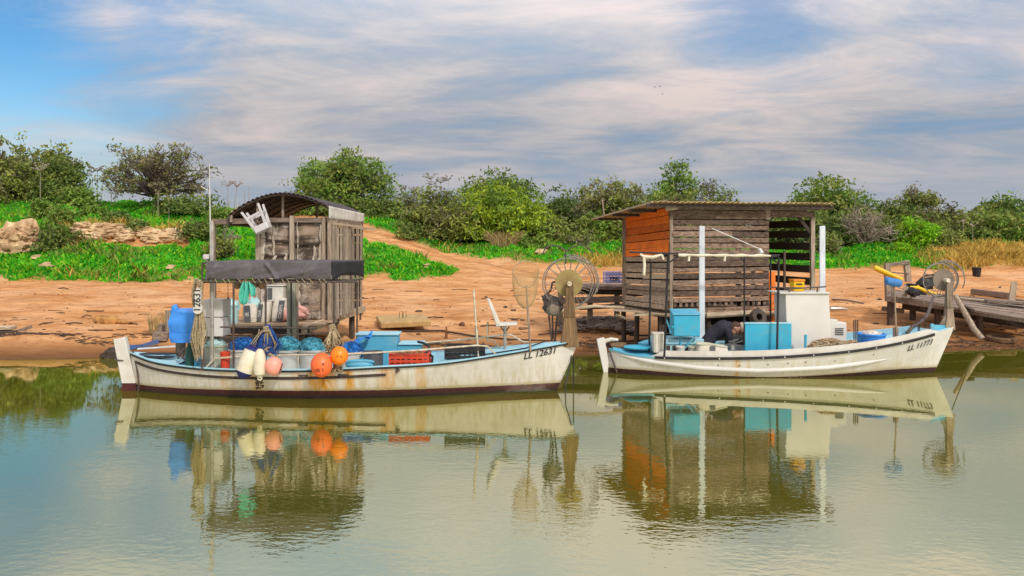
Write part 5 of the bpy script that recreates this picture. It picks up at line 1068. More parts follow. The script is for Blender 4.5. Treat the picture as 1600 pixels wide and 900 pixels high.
# deck, stilts and painted under-floor shade
dk=MB()
for i in range(18):
    b=-.18+(DP+.35)*i/18; dk.hexa([HB(-.35+rnd(-.12,.05),b,z0-.045),HB(FO+.1,b,z0-.045),HB(FO+.1,b+.145,z0-.045),HB(-.35+rnd(-.12,.05),b+.145,z0-.045),HB(-.35,b,z0-.01),HB(FO+.1,b,z0-.01),HB(FO+.1,b+.145,z0-.01),HB(-.35,b+.145,z0-.01)])
dk.build('deck',M['deckboard'],hutB)
for a,b in ((-.2,.1),(.9,.05),(2.0,.05),(3.3,.1),(-.2,1.5),(1.5,1.5),(3.2,1.5),(-.1,2.5),(1.6,2.5),(3.3,2.5)):
    p=HB(a,b,0); q=MB(); q.tube([V(p.x,p.y,gz(p.x,p.y)-.2),V(p.x+rnd(-.03,.03),p.y,z0-.05)],.06,8); q.build('stilt',M['darkwood_z'],hutB)
us=MB(); boards(us,lambda u,v,d: HB(-.15+(FO+.2)*u,.42-d,.02+.98*v),7,.01,.02); us.build('painted_shade_boards',M['cavity_shade'],hutB)  # boards added below the floor, coloured black as its deep shade
q=MB(); q.tube([P(1104,493,17.0),P(1140,491,17.0),P(1196,487,17.15)],[.065,.06,.05],10); q.build('deck_log',M['pale_x'],hutB)
q=MB(); q.tube([P(876,486,17.35),P(893,482,17.4),P(930,478.5,17.5),P(975,481,17.6)],[.025,.04,.035,.03],7); q.build('gangplank',M['pale_x'],hutB)
for a,b in ((P(958,484,17.6),P(1008,488,17.4)),(P(986,492,17.3),P(1050,491,17.2)),(P(962,492,17.8),P(985,500,17.7))):
    q=MB(); q.beam(a,b,.10,.04); q.build('loose_plank',M['pale_x'],hutB)
op=MB(); op.hexa([HB(FW+.05,.02,z0-.45),HB(FW+.22,.02,z0-.45),HB(FW+.22,.05,z0-.45),HB(FW+.05,.05,z0-.45),HB(FW+.03,.02,1.93),HB(FW+.19,.02,1.93),HB(FW+.19,.05,1.93),HB(FW+.03,.05,1.93)]); op.build('orange_panel',M['orangepaint'],hutB,bevel=.004)
q=MB()
for i in range(5): q.tube([HB(FW-.02,-.06,.75+i*.17),HB(FW+.12,-.07,.78+i*.17+rnd(-.03,.06)),HB(FW+.26,-.03,.86+i*.16)],.008,5)
q.build('lashing_rope',M['rope'],hutB)
# low timber landing beside the plank hut and the crate on it
lnd=thing('landing',P(930,470,22),'low timber landing of dark beams behind the net hauler','landing')
for a,b,w,hh,m in ((P(868,449,21.5),P(985,450,21.3),.3,.09,'wood_x'),(P(872,455,21.6),P(985,457,21.3),.10,.13,'darkwood_x'),(P(868,470,21.4),P(985,467,21.2),.08,.17,'wood_x'),(P(872,444,23),P(985,445,22.8),.5,.06,'wood_x'),(P(905,481,21.3),P(985,477,21.3),.3,.1,'darkwood_x')):
    q=MB(); q.beam(a,b,w,hh); q.build('beam',M[m],lnd,bevel=.008)
for px in (876,922,964):
    p=P(px,450,21.5); q=MB(); q.beam(V(p.x,p.y,gz(p.x,p.y)-.1),V(p.x,p.y,p.z-.03),.14,.12); q.build('leg',M['wood_z' if px!=964 else 'pale_z'],lnd,bevel=.006)
def crate(name,label,c,size,m,rz=0,rows=3,cols=6,txt=None,group=None):
    t=thing(name,c,label,'crate',group); r=Matrix.Rotation(rz,3,'Z'); sx,sy,sz=size; q=MB(); T=lambda x,y,z: Vector(c)+r@Vector((x,y,z))
    def bx_(a,b): q.hexa([T(a[0],a[1],a[2]),T(b[0],a[1],a[2]),T(b[0],b[1],a[2]),T(a[0],b[1],a[2]),T(a[0],a[1],b[2]),T(b[0],a[1],b[2]),T(b[0],b[1],b[2]),T(a[0],b[1],b[2])])
    e=.012
    for i in range(rows):
        za=sz*(i+.12)/rows; zb=sz*(i+.80)/rows
        bx_((-sx/2,-sy/2,za),(sx/2,-sy/2+e,zb)); bx_((-sx/2,sy/2-e,za),(sx/2,sy/2,zb)); bx_((-sx/2,-sy/2+e,za),(-sx/2+e,sy/2-e,zb)); bx_((sx/2-e,-sy/2+e,za),(sx/2,sy/2-e,zb))
    bx_((-sx/2+e,-sy/2+e,.004),(sx/2-e,sy/2-e,.016)); q.build('slatted_side',M[m],t)
    q=MB()
    for i in range(cols+1):
        x=-sx/2+sx*i/cols
        for y in (-sy/2-.004,sy/2-.010): bx_((x-.012,y,0),(x+.012,y+.014,sz))
    for y0_,y1_ in ((-sy/2-.012,-sy/2+.02),(sy/2-.02,sy/2+.012)): bx_((-sx/2-.012,y0_,sz+.001),(sx/2+.012,y1_,sz+.028))
    for x0_,x1_ in ((-sx/2-.012,-sx/2+.02),(sx/2-.02,sx/2+.012)): bx_((x0_,-sy/2+.021,sz+.001),(x1_,sy/2-.021,sz+.028))
    q.build('ribs_and_rim',M[m],t)
    if txt:
        q=MB(); flat_text(q,txt,sz*.55,T(0,-sy/2-.022,sz*.40),r@V(1,0,0),bold=.002); q.build('lettering',M['blackpaint'],t,smooth=False)
    return t
pc=P(957.5,442,21.6); crate('crate','lilac-blue slatted crate lettered TBK on the timber landing',pc,(.44,.36,.28),'crateblue',.08,3,5,'TBK')
# yellow box on the cabin
cz=MB(); Yq=15.72; p0,p1=P(1240,457,Yq),P(1257,440.5,Yq); zc=zt+.0
ybx=thing('box',V((p0.x+p1.x)/2,Yq,1.63),'yellow plastic box with orange lid on top of the white cabin','box')
zct=P(0,459,15.42).z+.03
q=MB(); q.hexa([V(p0.x+.01,Yq,zct),V(p1.x-.01,Yq,zct),V(p1.x-.01,Yq+.25,zct),V(p0.x+.01,Yq+.25,zct),V(p0.x,Yq-.01,zct+.19),V(p1.x,Yq-.01,zct+.19),V(p1.x,Yq+.26,zct+.19),V(p0.x,Yq+.26,zct+.19)]); q.build('body',M['yellow'],ybx,bevel=.01)
q=MB(); q.box((p0.x-.01,Yq-.02,zct+.192),(p1.x+.01,Yq+.27,zct+.235)); q.build('lid',mat('orange_lid',(.8,.27,.02)),ybx,bevel=.008)
q=MB(); q.box((p0.x+.05,Yq-.02,zct+.13),(p1.x-.05,Yq-.006,zct+.155)); q.build('handle',M['blackpaint'],ybx)
# ================================================================= right landing with the second hauler's gear
def lerp4(a,b,c,d,u,v): return (a.lerp(b,u)).lerp(d.lerp(c,u),v)
qa,qb,qc,qd=P(1385,464,22),P(1630,502,19.3),P(1640,474,22.6),P(1392,452,24.3)
jt=thing('jetty',P(1385,470,22),'old sagging plank jetty on black stumps beside the bow of the cabin boat','jetty')
q=MB(); nb=9
for i in range(nb):
    v0,v1=i/nb+.006,(i+1)/nb-.006; u1=rnd(.9,1.0); u0=rnd(-.01,.03); dz=V(0,0,rnd(-.012,.012)); c=[lerp4(qa,qb,qc,qd,u0,v0),lerp4(qa,qb,qc,qd,u1,v0),lerp4(qa,qb,qc,qd,u1,v1),lerp4(qa,qb,qc,qd,u0,v1)]
    q.hexa([p-V(0,0,.05)+dz for p in c]+[p+dz for p in c])
q.build('planks',M['wood_x'],jt)
for a,b,w,hh,m in ((P(1383,466,21.9),P(1488,481,20.9),.08,.16,'wood_x'),(P(1492,484,20.9),P(1630,505,19.2),.08,.12,'wood_x'),(P(1410,477,22),P(1630,511,20.3),.2,.2,'darkwood_x'),(P(1470,487,22.5),P(1640,506,21.6),.2,.2,'darkwood_x'),(P(1540,470,21.6),P(1640,476,21.2),.25,.08,'wood_x'),(P(1500,466,22.5),P(1600,476,21.5),.2,.05,'pale_x'),(P(1378,482,22.4),P(1412,486,22.0),.12,.13,'wood_x')):
    q=MB(); q.beam(a,b,w,hh); q.build('beam',M[m],jt,bevel=.01)
for px,Y in ((1391,21.95),(1426,22.6),(1465,21.3),(1394,24),(1530,20.6)):
    p=P(px,468,Y); q=MB(); q.beam(V(p.x,p.y,gz(p.x,p.y)-.15),V(p.x,p.y,(qa.z-.05)-(px-1390)*.0017),.13,.13); q.build('leg',M['darkwood_z'],jt,bevel=.01)
for a,b,w,m in ((P(1388,470,23.8),P(1386,411,23.8),.16,'wood_z'),(P(1419,440,24),P(1416,407,24),.16,'pale_z'),(P(1388,414,23.85),P(1420,410,23.95),.12,'wood_x'),(P(1388,425,23.85),P(1420,428,23.95),.05,'wood_x')):
    q=MB(); q.beam(a,b,w,w*.8); q.build('post',M[m],jt,bevel=.01)
tag(MB().beam(P(1506,479,20.6),P(1520,486,20.2),.1,.09).build('block',M['darkwood_x'],base=P(1506,479,20.6),bevel=.01),'short dark wooden block lying on the jetty planks by the leaning log','block')
lg=MB(); lg.tube([P(1492,461,20.4),P(1508,490,20.15),P(1522,515,20.0),P(1535,529.5,19.85)],[.055,.07,.075,.07],10); tag(lg.build('log',M['pale_z'],base=P(1535,529,19.9)),'peeled log leaning from the jetty down to the sand beside the tyre','log')
ty=MB(); c=on(1564,20.1)+V(0,0,.07); ty.lathe([(.21,-.05),(.30,-.075),(.345,-.04),(.345,.04),(.30,.075),(.21,.05),(.205,0),(.21,-.05)],c,32,Euler((R(6),0,0)).to_matrix()); tag(ty.build('tyre',mat('mud_caked_tyre',(.22,.12,.055),(.09,.055,.035),scale=9,rough=.9),base=c),'mud-caked tyre lying flat on the wet sand at the foot of the leaning log','tyre')
# engine, yellow pipes and bits on the jetty
eg=thing('engine',P(1440,466,21.6),'small black engine with yellow pipes and pale legs standing on the jetty','engine')
q=MB(); q.obox(P(1432,452,21.6),(.42,.3,.28),(0,.1,.1)); q.ell(P(1446,444,21.5),(.24,.2,.16),14,8,.3,2.5,None,3); q.obox(P(1452,437,21.6),(.22,.2,.12),(0,-.2,.2)); q.tube([P(1437,437,21.4),P(1445,431,21.4),P(1460,429,21.4),P(1470,436,21.4)],.025,6); q.build('block',M['black'],eg,bevel=.015)
for a,b in ((P(1410,463,21.4),P(1418,448,21.5)),(P(1423,466,21.3),P(1432,450,21.4)),(P(1424,449,21.4),P(1414,463,21.6))):
    q=MB(); q.beam(a,b,.05,.05); q.build('leg',M['pale_z'],eg)
for pts,r in (([P(1422,449,21.3),P(1435,450,21.25),P(1447,455,21.2),P(1462,461,21.2)],.05),([P(1434,446,21.3),P(1436,455,21.25)],.035)):
    q=MB(); q.tube(pts,[r*.8]+[r]*(len(pts)-2)+[r*1.2],10); q.build('pipe',M['yellow'],eg)
q=MB(); q.ell(P(1428,456,21.25),(.17,.1,.13),10,7,.5,2,None,12); q.build('cover',M['blackcanvas'],eg)
for i in range(6):
    q=MB(); a=P(1404+i*8,450-i*1.2,21.7); q.tube([a,a+V(rnd(-.1,.3),rnd(-.1,.1),rnd(-.15,.15)),a+V(rnd(.2,.5),0,rnd(-.1,.15))],.015,5); q.build('hose',M['steel'],eg)
q=MB(); q.tube([P(1366,418,22.2),P(1388,428,22.15),P(1409,437,22.1)],[.075,.07,.065],12); tag(q.build('pipe',M['yellow'],base=P(1409,437,22.1)),'thick yellow pipe sticking out over the end of the jetty','pipe')
q=MB(); q.tube([P(1395,437,22.1),P(1394,466,22.1)],.03,6); q.build('support',M['wood_z'],jt)
for a,b,lab in ((P(1518,441,28.5),P(1580,444,27.5),'long weathered beam lying on the sand beyond the jetty'),(P(1575,449,26),P(1640,450,25),'dark weathered beam lying on the sand past the pale post')):
    a.z=gz(a.x,a.y)+.10; b.z=gz(b.x,b.y)+.10; q=MB(); q.beam(a,b,.2,.2); tag(q.build('beam',M['wood_x'],base=a,bevel=.02),lab,'beam')
p=on(1577,23.5); q=MB(); q.hexa([p+V(-.12,-.05,-.2),p+V(.08,-.05,-.2),p+V(.08,.07,-.2),p+V(-.12,.07,-.2),P(1580,440,23.45),P(1590,440,23.45),P(1590,440,23.57),P(1580,440,23.57)]); tag(q.build('post',M['pale_z'],base=p,bevel=.012),'leaning pale timber post in the sand behind the jetty','post')
p=on(1526,34.8); q=MB(); q.lathe([(.15,0),(.19,.40),(.17,.41),(.14,.04),(0,.04)],p,18); tag(q.build('bucket',M['black'],base=p),'small black bucket at the edge of the golden grass','bucket')
p=on(1310,24.3); q=MB(); q.tube([p+V(-.25,0,.10),p+V(.1,0,.1),p+V(.28,.02,.07)],[.06,.055,.03],8); tag(q.build('pipe_fitting',M['steel'],base=p),'grey metal fitting lying on the sand behind the cabin','fitting')
q=MB(); a,b=on(1300,27),on(1350,26); q.tube([a+V(0,0,.03),a.lerp(b,.5)+V(0,0,.06),b+V(0,0,.02)],.03,6); tag(q.build('driftwood',M['wood_x'],base=a),'thin straight branch on the sand behind the tall white post','driftwood')
# left timbers
tb_=thing('timber_stack',on(20,19.6),'short stack of dark rotten timbers at the edge of the picture by the water','timber stack')
for a,b,w,hh,m in ((P(-60,513,19.4),P(22,512,19.6),.35,.08,'pale_x'),(P(-60,521,19.3),P(25,521,19.5),.3,.14,'darkwood_x'),(P(20,523,19.5),P(58,524,19.7),.16,.14,'darkwood_x'),(P(24,519,19.6),P(50,510,19.8),.09,.08,'wood_x'),(P(5,536,19.2),P(25,522,19.4),.06,.06,'wood_x')):
    q=MB(); q.beam(a,b,w,hh); q.build('timber',M[m],tb_,bevel=.012)
for i,(px,Y,h_,lab) in enumerate(((263,19.0,.62,'grey timber post behind the blue-wrapped outboard'),(273,19.3,.50,'shorter grey post close behind the taller one on the beach'))):
    p=on(px,Y); q=MB(); q.tube([p-V(0,0,.3),p+V(0,0,h_)],.07,9); tag(q.build('post',M['wood_z'],base=p),lab,'post')
for px,Y,sz,lab in ((252,18.9,(.34,.3,.2),'pale wooden block on the beach beside the brown reeds'),(256,19.5,(.22,.25,.24),'pale wooden block standing behind the lower one by the reeds')):
    p=on(px,Y)+V(0,0,sz[2]/2-.02); q=MB(); q.obox(p,sz,(0,.05,.2)); tag(q.build('block',M['wood_x'],base=p,bevel=.015),lab,'block')
q=MB(); a,b,c_=P(176,545,18.5),P(222,541,18.4),P(248,533,18.6); q.beam(a,b,.06,.09); q.beam(b,c_,.06,.09); tag(q.build('plank',mat('blue_grey_plank',(.06,.15,.42),(.10,.09,.09),scale=3),base=a),'bent blue-painted plank lying at the water behind the rudder of the canopy boat','plank')
q=MB(); c=on(178,17.9); q.ell(c+V(0,0,.05),(.25,.2,.16),14,9,.5,2.2,None,5); tag(q.build('stump',M['darkwood_x'],base=c),'dark weedy stump in the shallows by the rudder of the canopy boat','stump')
q=MB(); q.beam(P(215,545,16.2),P(275,541,16.4),.12,.02); q.build('stern_board',M['palepost'],boatA)
# concrete slab and iron bits on the beach
p=on(632,20.9); sl=thing('concrete_slab',p,'flat ochre concrete slab with two iron loops on the beach','slab')
q=MB(); a,b,c_,d=[P(*t) for t in ((595,505,20.4),(674,501,20.4),(662,490,21.7),(588,493,21.7))]; q.hexa([v-V(0,0,.14) for v in (a,b,c_,d)]+[a,b,c_,d]); q.build('slab',mat('sandy_concrete',(.55,.36,.15),(.40,.25,.10),scale=4,rough=.95,bump=.4,dirt=(.2,.12,.06),dscale=6),sl,bevel=.02)
for px in (624,630):
    q=MB(); z=P(px,497,20.9); q.tube([z,z+V(0,0,.16),z+V(.07,.05,.18),z+V(.07,.05,0)],.008,5); q.build('iron_loop',M['pipe'],sl)
for px,h_,lab in ((697,.30,'rusty iron stub standing in the beach behind the fishing seat'),(762,.42,'thin rusty rod standing in the beach beyond the folding seat')):
    p=on(px,19.8); q=MB(); q.tube([p-V(0,0,.1),p+V(.01,0,h_)],[.045,.02] if px<700 else [.018,.014],7); tag(q.build('iron_stub',mat('rust',(.28,.10,.03),(.12,.05,.02),scale=9),base=p),lab,'iron stub')
p=on(968,18.9); q=MB(); q.ell(p+V(0,0,.06),(.22,.12,.08),14,8,.3,2,None,3); tag(q.build('stone',M['rock'],base=p,sharp=25),'oval pale stone on the sand under the gangplank','stone')
p=on(722,21.5); q=MB(); q.ell(p+V(0,0,.03),(.09,.07,.07),9,6,.5,2,None,31); tag(q.build('stone',mat('dark_stone',(.16,.08,.05),(.07,.04,.03)),base=p,sharp=25),'small dark stone on the open sand behind the folding seat','stone')
q=MB()
for i in range(240):
    px=rnd(875,985); Y=rnd(20.4,22.2); x=(px-800)/F*Y; r=rnd(.03,.12); q.ell((x,Y,gz(x,Y)+r*.3+.12*math.exp(-((px-940)/40)**2)),(r*1.4,r,r*.6),7,5,.5,2,None,i)
tag(q.build('rubble',mat('dark_rubble',(.22,.15,.11),(.08,.055,.04),island=.5),base=on(930,21.3),sharp=25),'dark rubble heaped under the low timber landing','rubble',kind='stuff')

# ================================================================= loads in the canopy boat
def bucket(name,label,px,py_top,py_bot,w,Y,m,cat='tub',group=None,rim=None,taper=.82,n=28):
    """an open tub: body, rim; returns the thing and its rim height"""
    k=Y/F; zt_=P(0,py_top,Y).z; zb_=P(0,py_bot,Y).z; r=w*k/2; c=V(P(px,0,Y).x,Y,zb_); t=thing(name,c,label,cat,group); hh=zt_-zb_
    q=MB(); q.lathe([(.001,0),(r*taper,0),(r*.97,hh),(r*.92,hh-.002),(r*taper*.94,.02),(.001,.02)],c,n); q.build('body',M[m],t)
    q=MB(); q.lathe([(r*.96,hh-.035),(r*1.03,hh-.03),(r*1.04,hh),(r*.93,hh+.004),(r*.90,hh-.03)],c,n); q.build('rim',M[rim or m],t)
    return t,c,r,hh
def net(label,px,py_top,py_bot,w,Y,m,seed,cat='fishing net',group=None,depth=.8,strands=70,sd=.005,name='fishing_net'):
    k=Y/F; zt_=P(0,py_top,Y).z; zb_=P(0,py_bot,Y).z; c=V(P(px,0,Y).x,Y,zb_); r=w*k/2; hh=zt_-zb_; q=MB()
    q.ell(c,(r*.93,r*.93*depth,hh*.9),28,16,.35,2.6,None,seed)
    for i in range(strands):
        a=rnd(0,6.28); e=rnd(.1,1.4); pts=[]
        for j in range(8):
            a+=rnd(-.35,.5); e=min(1.5,max(.05,e+rnd(-.3,.3))); s=1+.10*rnd(-1,1.3); pts.append(c+V(math.cos(a)*math.cos(e)*r*s,math.sin(a)*math.cos(e)*r*depth*s,math.sin(e)*hh*s))
        q.tube(pts,sd,3)
    return tag(q.build(name,M[m],base=c,sharp=70),label,cat,group)
G='tubs of nets in the canopy boat'
bucket('tub','pale green tub with cloudy cover right behind the hanging rope bundle',337,538,576,36,13.75,'paletub')
net('crumpled pale plastic sheet over the pale green tub',337,528,540,36,13.75,'minttub',5,'plastic sheet',None,.8,10,.004,'plastic_sheet')
bucket('bucket','narrow red bucket beside the pale green tub',352,550,576,15,13.3,'red','bucket',None,None,.9)
for px,py,w,lab in ((379,545,42,'white tub of blue net behind the cream fenders'),(449,546,42,'white tub of teal net left of middle, behind the pink float'),(487,546,42,'white tub of teal net beside the orange-red float'),(547,549,42,'white tub of blue net between orange float and grey bin')):
    bucket('tub',lab,px,py,582,w,13.75,'white','tub',G)
net('blue net heaped in the tub behind the cream fenders',381,528,548,44,13.75,'netblue',1)
net('teal net heaped in the tub behind the pink float',449,527,549,42,13.75,'netteal',2)
net('teal net heaped in the tub behind the orange-red float',488,529,549,44,13.75,'netteal',3)
net('blue net heaped in the tub by the grey bin',548,535,551,40,13.75,'netblue',4)
t,c,r,hh=bucket('bin','grey squarish bin in front of the blue engine box',583,549,577,33,13.55,'grey','bin',None,None,.92,8)
q=MB(); p=P(562,566,13.35); q.ell(p,(.26,.10,.05),18,8,.2,2,None,3); q.ell(p+V(.0,-.02,-.04),(.24,.10,.08),18,8); tag(q.build('basin',M['blue'],base=p),'low light-blue basin beneath the orange float','basin')
q=MB(); q.grid(lambda u,v: P(549+30*u,541-16*u-4*v+3*math.sin(u*7+v*4),13.9-.1*v)+V(0,.25*v,.03*mn.noise(Vector((u*4,v*4,2)))),14,8); tag(q.build('tarpaulin',M['tarp'],base=P(565,530,13.9),solid=.008),'folded blue tarpaulin draped on the corner of the engine box','tarpaulin')
cr_=crate('crate','red slatted crate full of rusty gear in front of the engine box',V(P(641,0,13.35).x,13.35,P(0,573,13.2).z),(.64,.36,.19),'red',0,3,7)
q=MB()
for i in range(26): 
    p=V(P(rnd(614,664),0,13.35).x,13.35+rnd(-.12,.12),P(0,556,13.35).z+rnd(-.04,.06)); q.ell(p,(rnd(.03,.08),rnd(.03,.07),rnd(.025,.05)),8,6,.5,2,None,i)
tag(q.build('rusty_gear',mat('rusty_gear',(.36,.14,.05),(.14,.06,.03),scale=8,island=.4),base=P(640,556,13.35)),'heap of rusty chain and weights in the red crate','gear')
q=MB(); q.tube([P(653,534,13.9),P(662,536,13.8),P(670,541,13.6),P(671,548,13.5),P(664,553,13.4),P(648,558,13.3)],.022,8); q.tube([P(668,552,13.5),P(676,557,13.4),P(675,567,13.3)],.02,8); tag(q.build('hose',M['black'],base=P(660,545,13.6)),'thick black hose looping from engine box to red crate','hose')
crate('crate','long dark slatted crate lying on the deck under the folding seat',V(P(726,0,13.5).x,13.5,P(0,561,13.3).z),(.66,.34,.18),'black',R(4.5),3,8,None)
# fenders and floats hung over the side
def rope_to(q,a,b,r=.008): q.tube([a,a.lerp(b,.5)+V(.01,-.02,0),b],r,5)
def fender(label,pts,rad,mats,name='fender'):
    t=thing(name,pts[0],label,'fender'); a,b=Vector(pts[0]),Vector(pts[1]); d=(b-a); L_=d.length; rot=Vector((0,0,1)).rotation_difference(d.normalized()).to_matrix()
    q=MB(); q.lathe([(.001,.14*L_)]+[(rad*s,L_*z) for s,z in ((.9,.145),(1,.2),(1.03,.5),(1,.8),(.9,.855))]+[(.001,.86*L_)],a,20,rot); q.build('body',M[mats[0]],t)
    q=MB(); q.lathe([(.02,0),(.03,.0),(rad*.55,.05*L_),(rad*1.01,.17*L_),(rad*.9,.20*L_),(.001,.2*L_)],a,20,rot); q.build('end_cap',M[mats[1]],t)
    q=MB(); q.lathe([(.001,.8*L_),(rad*1.01,.83*L_),(rad*.6,.96*L_),(.03,L_),(.001,L_)],a,20,rot); q.build('end_cap',M[mats[1]],t)
    q=MB(); rope_to(q,b,b+V(.05,.05,.25)); q.build('line',M['rope'],t); return t
fender('tilted white cylinder fender with navy ends on the hull side',[P(377,591,12.72),P(399,539,12.82)],.135,('floatwhite','floatblue'))
t=thing('float',P(407,588,12.72),'cream pear-shaped float hanging beside the tilted fender','float')
q=MB(); q.lathe([(.001,-.01),(.035,.0),(.05,.03),(.09,.06),(.105,.14),(.10,.25),(.085,.36),(.06,.43),(.03,.46),(.001,.46)],P(406,590,12.72),20); q.build('body',M['floatwhite'],t)
q=MB(); q.ring(P(406,591,12.72),.03,.012,(0,1,0),16,6); q.build('eye',M['floatwhite'],t)
def ball(label,px,py,r,Y,m,marks=(),stretch=1.0,eye=None):
    c=P(px,py,Y); R_=r*Y/F; t=thing('float',c,label,'float'); q=MB(); q.ell(c,(R_,R_,R_*stretch),28,18); q.build('body',M[m],t)
    for txt,dx,dz,size,a in marks:
        vs,fs=text_geo(txt,size*R_,0,.001); q=MB(); w=[]
        for v in vs:
            x=dx*R_+v.x*math.cos(a)-v.y*math.sin(a); z=dz*R_+v.x*math.sin(a)+v.y*math.cos(a); y=-math.sqrt(max(.05*R_*R_,(R_*1.012)**2-x*x-(z/stretch)**2)); w.append(c+V(x,y,z))
        q.add(w,fs).build('marking',M['blackpaint'],t,smooth=False)
    if eye:
        q=MB(); q.tube([c+V(0,0,R_*stretch*.96),P(*eye,Y+.05)],.010,6); q.build('line',M['rope'],t)
    return t
tp_=ball('pale pink round float against the hull beside the cream pear float',428,572,13.5,12.72,'pink',(),1.1,(420,553))
q=MB(); q.tube([P(436,584,12.56),P(439,576,12.55),P(441,568,12.6)],.008,5); q.build('line',M['black'],tp_)
ball('large orange-red round float marked 105 hanging at the hull side',502.5,570.5,16.8,12.70,'coral',(('105 2',-.05,-.35,.42,.1),('e',.35,.25,.5,.5)),1.14,(512,549))
ball('smaller bright orange round float hanging just above the orange-red one',530,556,14,12.75,'orangefloat',(('~ v',.2,.05,.5,-.1),),1.06,(522,540))
# rope bundles
def bundle(label,top,bot,w,Y,m,n=26,r=.008,name='rope_bundle',hang=None):
    q=MB(); a=P(top[0],top[1],Y); k=Y/F
    for i in range(n):
        h_=rnd(.7,1.0); b=P(bot[0]+rnd(-.5,.5)*w,top[1]+(bot[1]-top[1])*h_,Y+rnd(-.08,.05)); off=V(rnd(-.4,.4)*w*k,rnd(-.06,.06),0)
        q.tube([a+V(rnd(-.02,.02),rnd(-.03,.03),rnd(-.02,.02)),a.lerp(b,.35)+off*.7,a.lerp(b,.75)+off,b,a.lerp(b,.75)+off+V(rnd(.02,.06)*random.choice((-1,1)),.01,0),a.lerp(b,.3)+off*.4,a+V(rnd(-.03,.03),rnd(-.03,.03),0)],r,5)
    for i in range(3): q.tube([a+V(-.04,-.04,-.03*i),a+V(.04,-.05,-.03*i+.01)],r*1.4,5)
    return tag(q.build(name,M[m],base=a,sharp=70),label,'rope')
bundle('bundle of blue rope and net hanging from the rail above the floats',(419,509),(417,556),40,12.85,'bluerope',46,.008)
bundle('pale rope looped through the blue rope bundle above the floats',(417,511),(416,556),34,12.80,'rope',7,.009)
bundle('beige rope bundle hanging from a canopy post above the orange floats',(520,508),(521,552),20,12.88,'rope',30,.009)
bundle('loops of beige rope hanging under the smaller orange float',(530,566),(527,585),16,12.85,'rope',12,.008)
bundle('tall bundle of old rope hanging at the stern end of the canopy frame',(313,440),(310,568),13,13.03,'rope',34,.010)
q=MB()
for i in range(14): q.ring(P(308.5+rnd(-2,2),463+rnd(-3,3),13.02+.015*i),.25+rnd(-.02,.02),.010,(0.3,1,0),26,5,0,360,.33)
tag(q.build('rope_coil',M['rope'],base=P(308,463,13)),'narrow coil of rope around the numbered float paddle','rope')
t=thing('number_float',P(310,490,12.9),'white paddle-shaped float lettered 12631 hanging at the stern rope bundle','float')
q=MB(); cx=P(310.5,0,12.95).x; zt2,zb2=P(0,449,12.95).z,P(0,490,12.95).z; prof=[(0,.0),(.06,.03),(.55,.10),(.62,.2),(.62,.62),(.9,.72),(1,.82),(.9,.93),(.5,.99),(0,1.0)]
pts=[(s*.072,z) for s,z in prof]; out_=[(-x_,z) for x_,z in pts]+[(x_,z) for x_,z in pts[::-1][1:-1]]; nn=len(out_)
q.add([V(cx+x_,12.90,zt2-(1-(1-z))*(zt2-zb2)) for x_,z in out_]+[V(cx+x_,12.95,zt2-z*(zt2-zb2)) for x_,z in out_],[tuple(range(nn)),tuple(range(2*nn-1,nn-1,-1))]+[(i,i+nn,(i+1)%nn+nn,(i+1)%nn) for i in range(nn)])
q.build('paddle',M['white'],t,sharp=20)
q=MB(); flat_text(q,'12631',.155,V(cx,12.892,(zt2+zb2)/2+.01),(0,0,1),(-1,0,0),0,.001); q.build('lettering',M['blackpaint'],t,smooth=False)
# boxes and machines at the stern
wb=thing('white_box',P(332,525,13.9),'pair of plain white cool boxes stacked under the canopy beside the mast','cool box')
for py0,py1 in ((468.5,495.5),(496.5,526)):
    q=MB(); q.box((P(317,0,13.6).x,13.6,P(0,py1,13.6).z),(P(348,0,13.6).x,14.0,P(0,py0,13.6).z)); q.build('box',M['cleanwhite'],wb,bevel=.012)
q=MB(); q.beam(V(P(333,0,13.8).x,13.8,.13),V(P(333,0,13.8).x,13.8,P(0,527,13.8).z),.25,.2); q.build('stand',M['wood_z'],wb)
ob=thing('outboard',P(281,555,13.8),'outboard motor wrapped in a bright blue tarpaulin at the stern of the canopy boat','outboard motor')
q=MB(); x0,x1=P(262,0,13.6).x,P(309,0,13.6).x; zb3,zt3=P(0,536,13.6).z,P(0,486,13.6).z
def tarpf(u,v):
    a=2*math.pi*u; cx_,cy_=(x0+x1)/2,13.85; s=.94+.06*math.sin(math.pi*min(1,v*1.15)); n_=mn.noise(Vector((math.cos(a)*2,math.sin(a)*2,v*4)))*.03
    e=9; ca,sa=math.cos(a),math.sin(a); sr=(abs(ca)**e+abs(sa)**e)**(-1/e); return V(cx_+ca*sr*((x1-x0)/2*s+n_),cy_+sa*sr*(.24*s+n_),zb3+(zt3-zb3)*v+.03*math.sin(a*2+1)*v)
q.grid(tarpf,40,14); vs=[tarpf(i/40,1) for i in range(40)]; q.add(vs+[V((x0+x1)/2,13.85,zt3+.03)],[(i,(i+1)%40,40) for i in range(40)]); vs=[tarpf(i/40,0) for i in range(40)]; q.add(vs+[V((x0+x1)/2,13.85,zb3-.02)],[((i+1)%40,i,40) for i in range(40)])
q.ell(P(273,483,13.7),(.06,.05,.08),10,7,.4,3,None,2); q.tube([tarpf(i/40,.36)*1.0 for i in range(40)],.008,5,closed=True)
q.build('tarpaulin_cover',M['tarp'],ob,sharp=55)
q=MB(); q.tube([P(284,534,13.85),P(282,556,13.85)],.07,10); q.tube([P(277,535,13.85),P(277,552,13.85)],.03,8); q.build('shaft',M['drumgrey'],ob)
gb=thing('gas_bottle',P(297,572,13.3),'dark green gas bottle standing at the stern under the canopy','gas bottle')
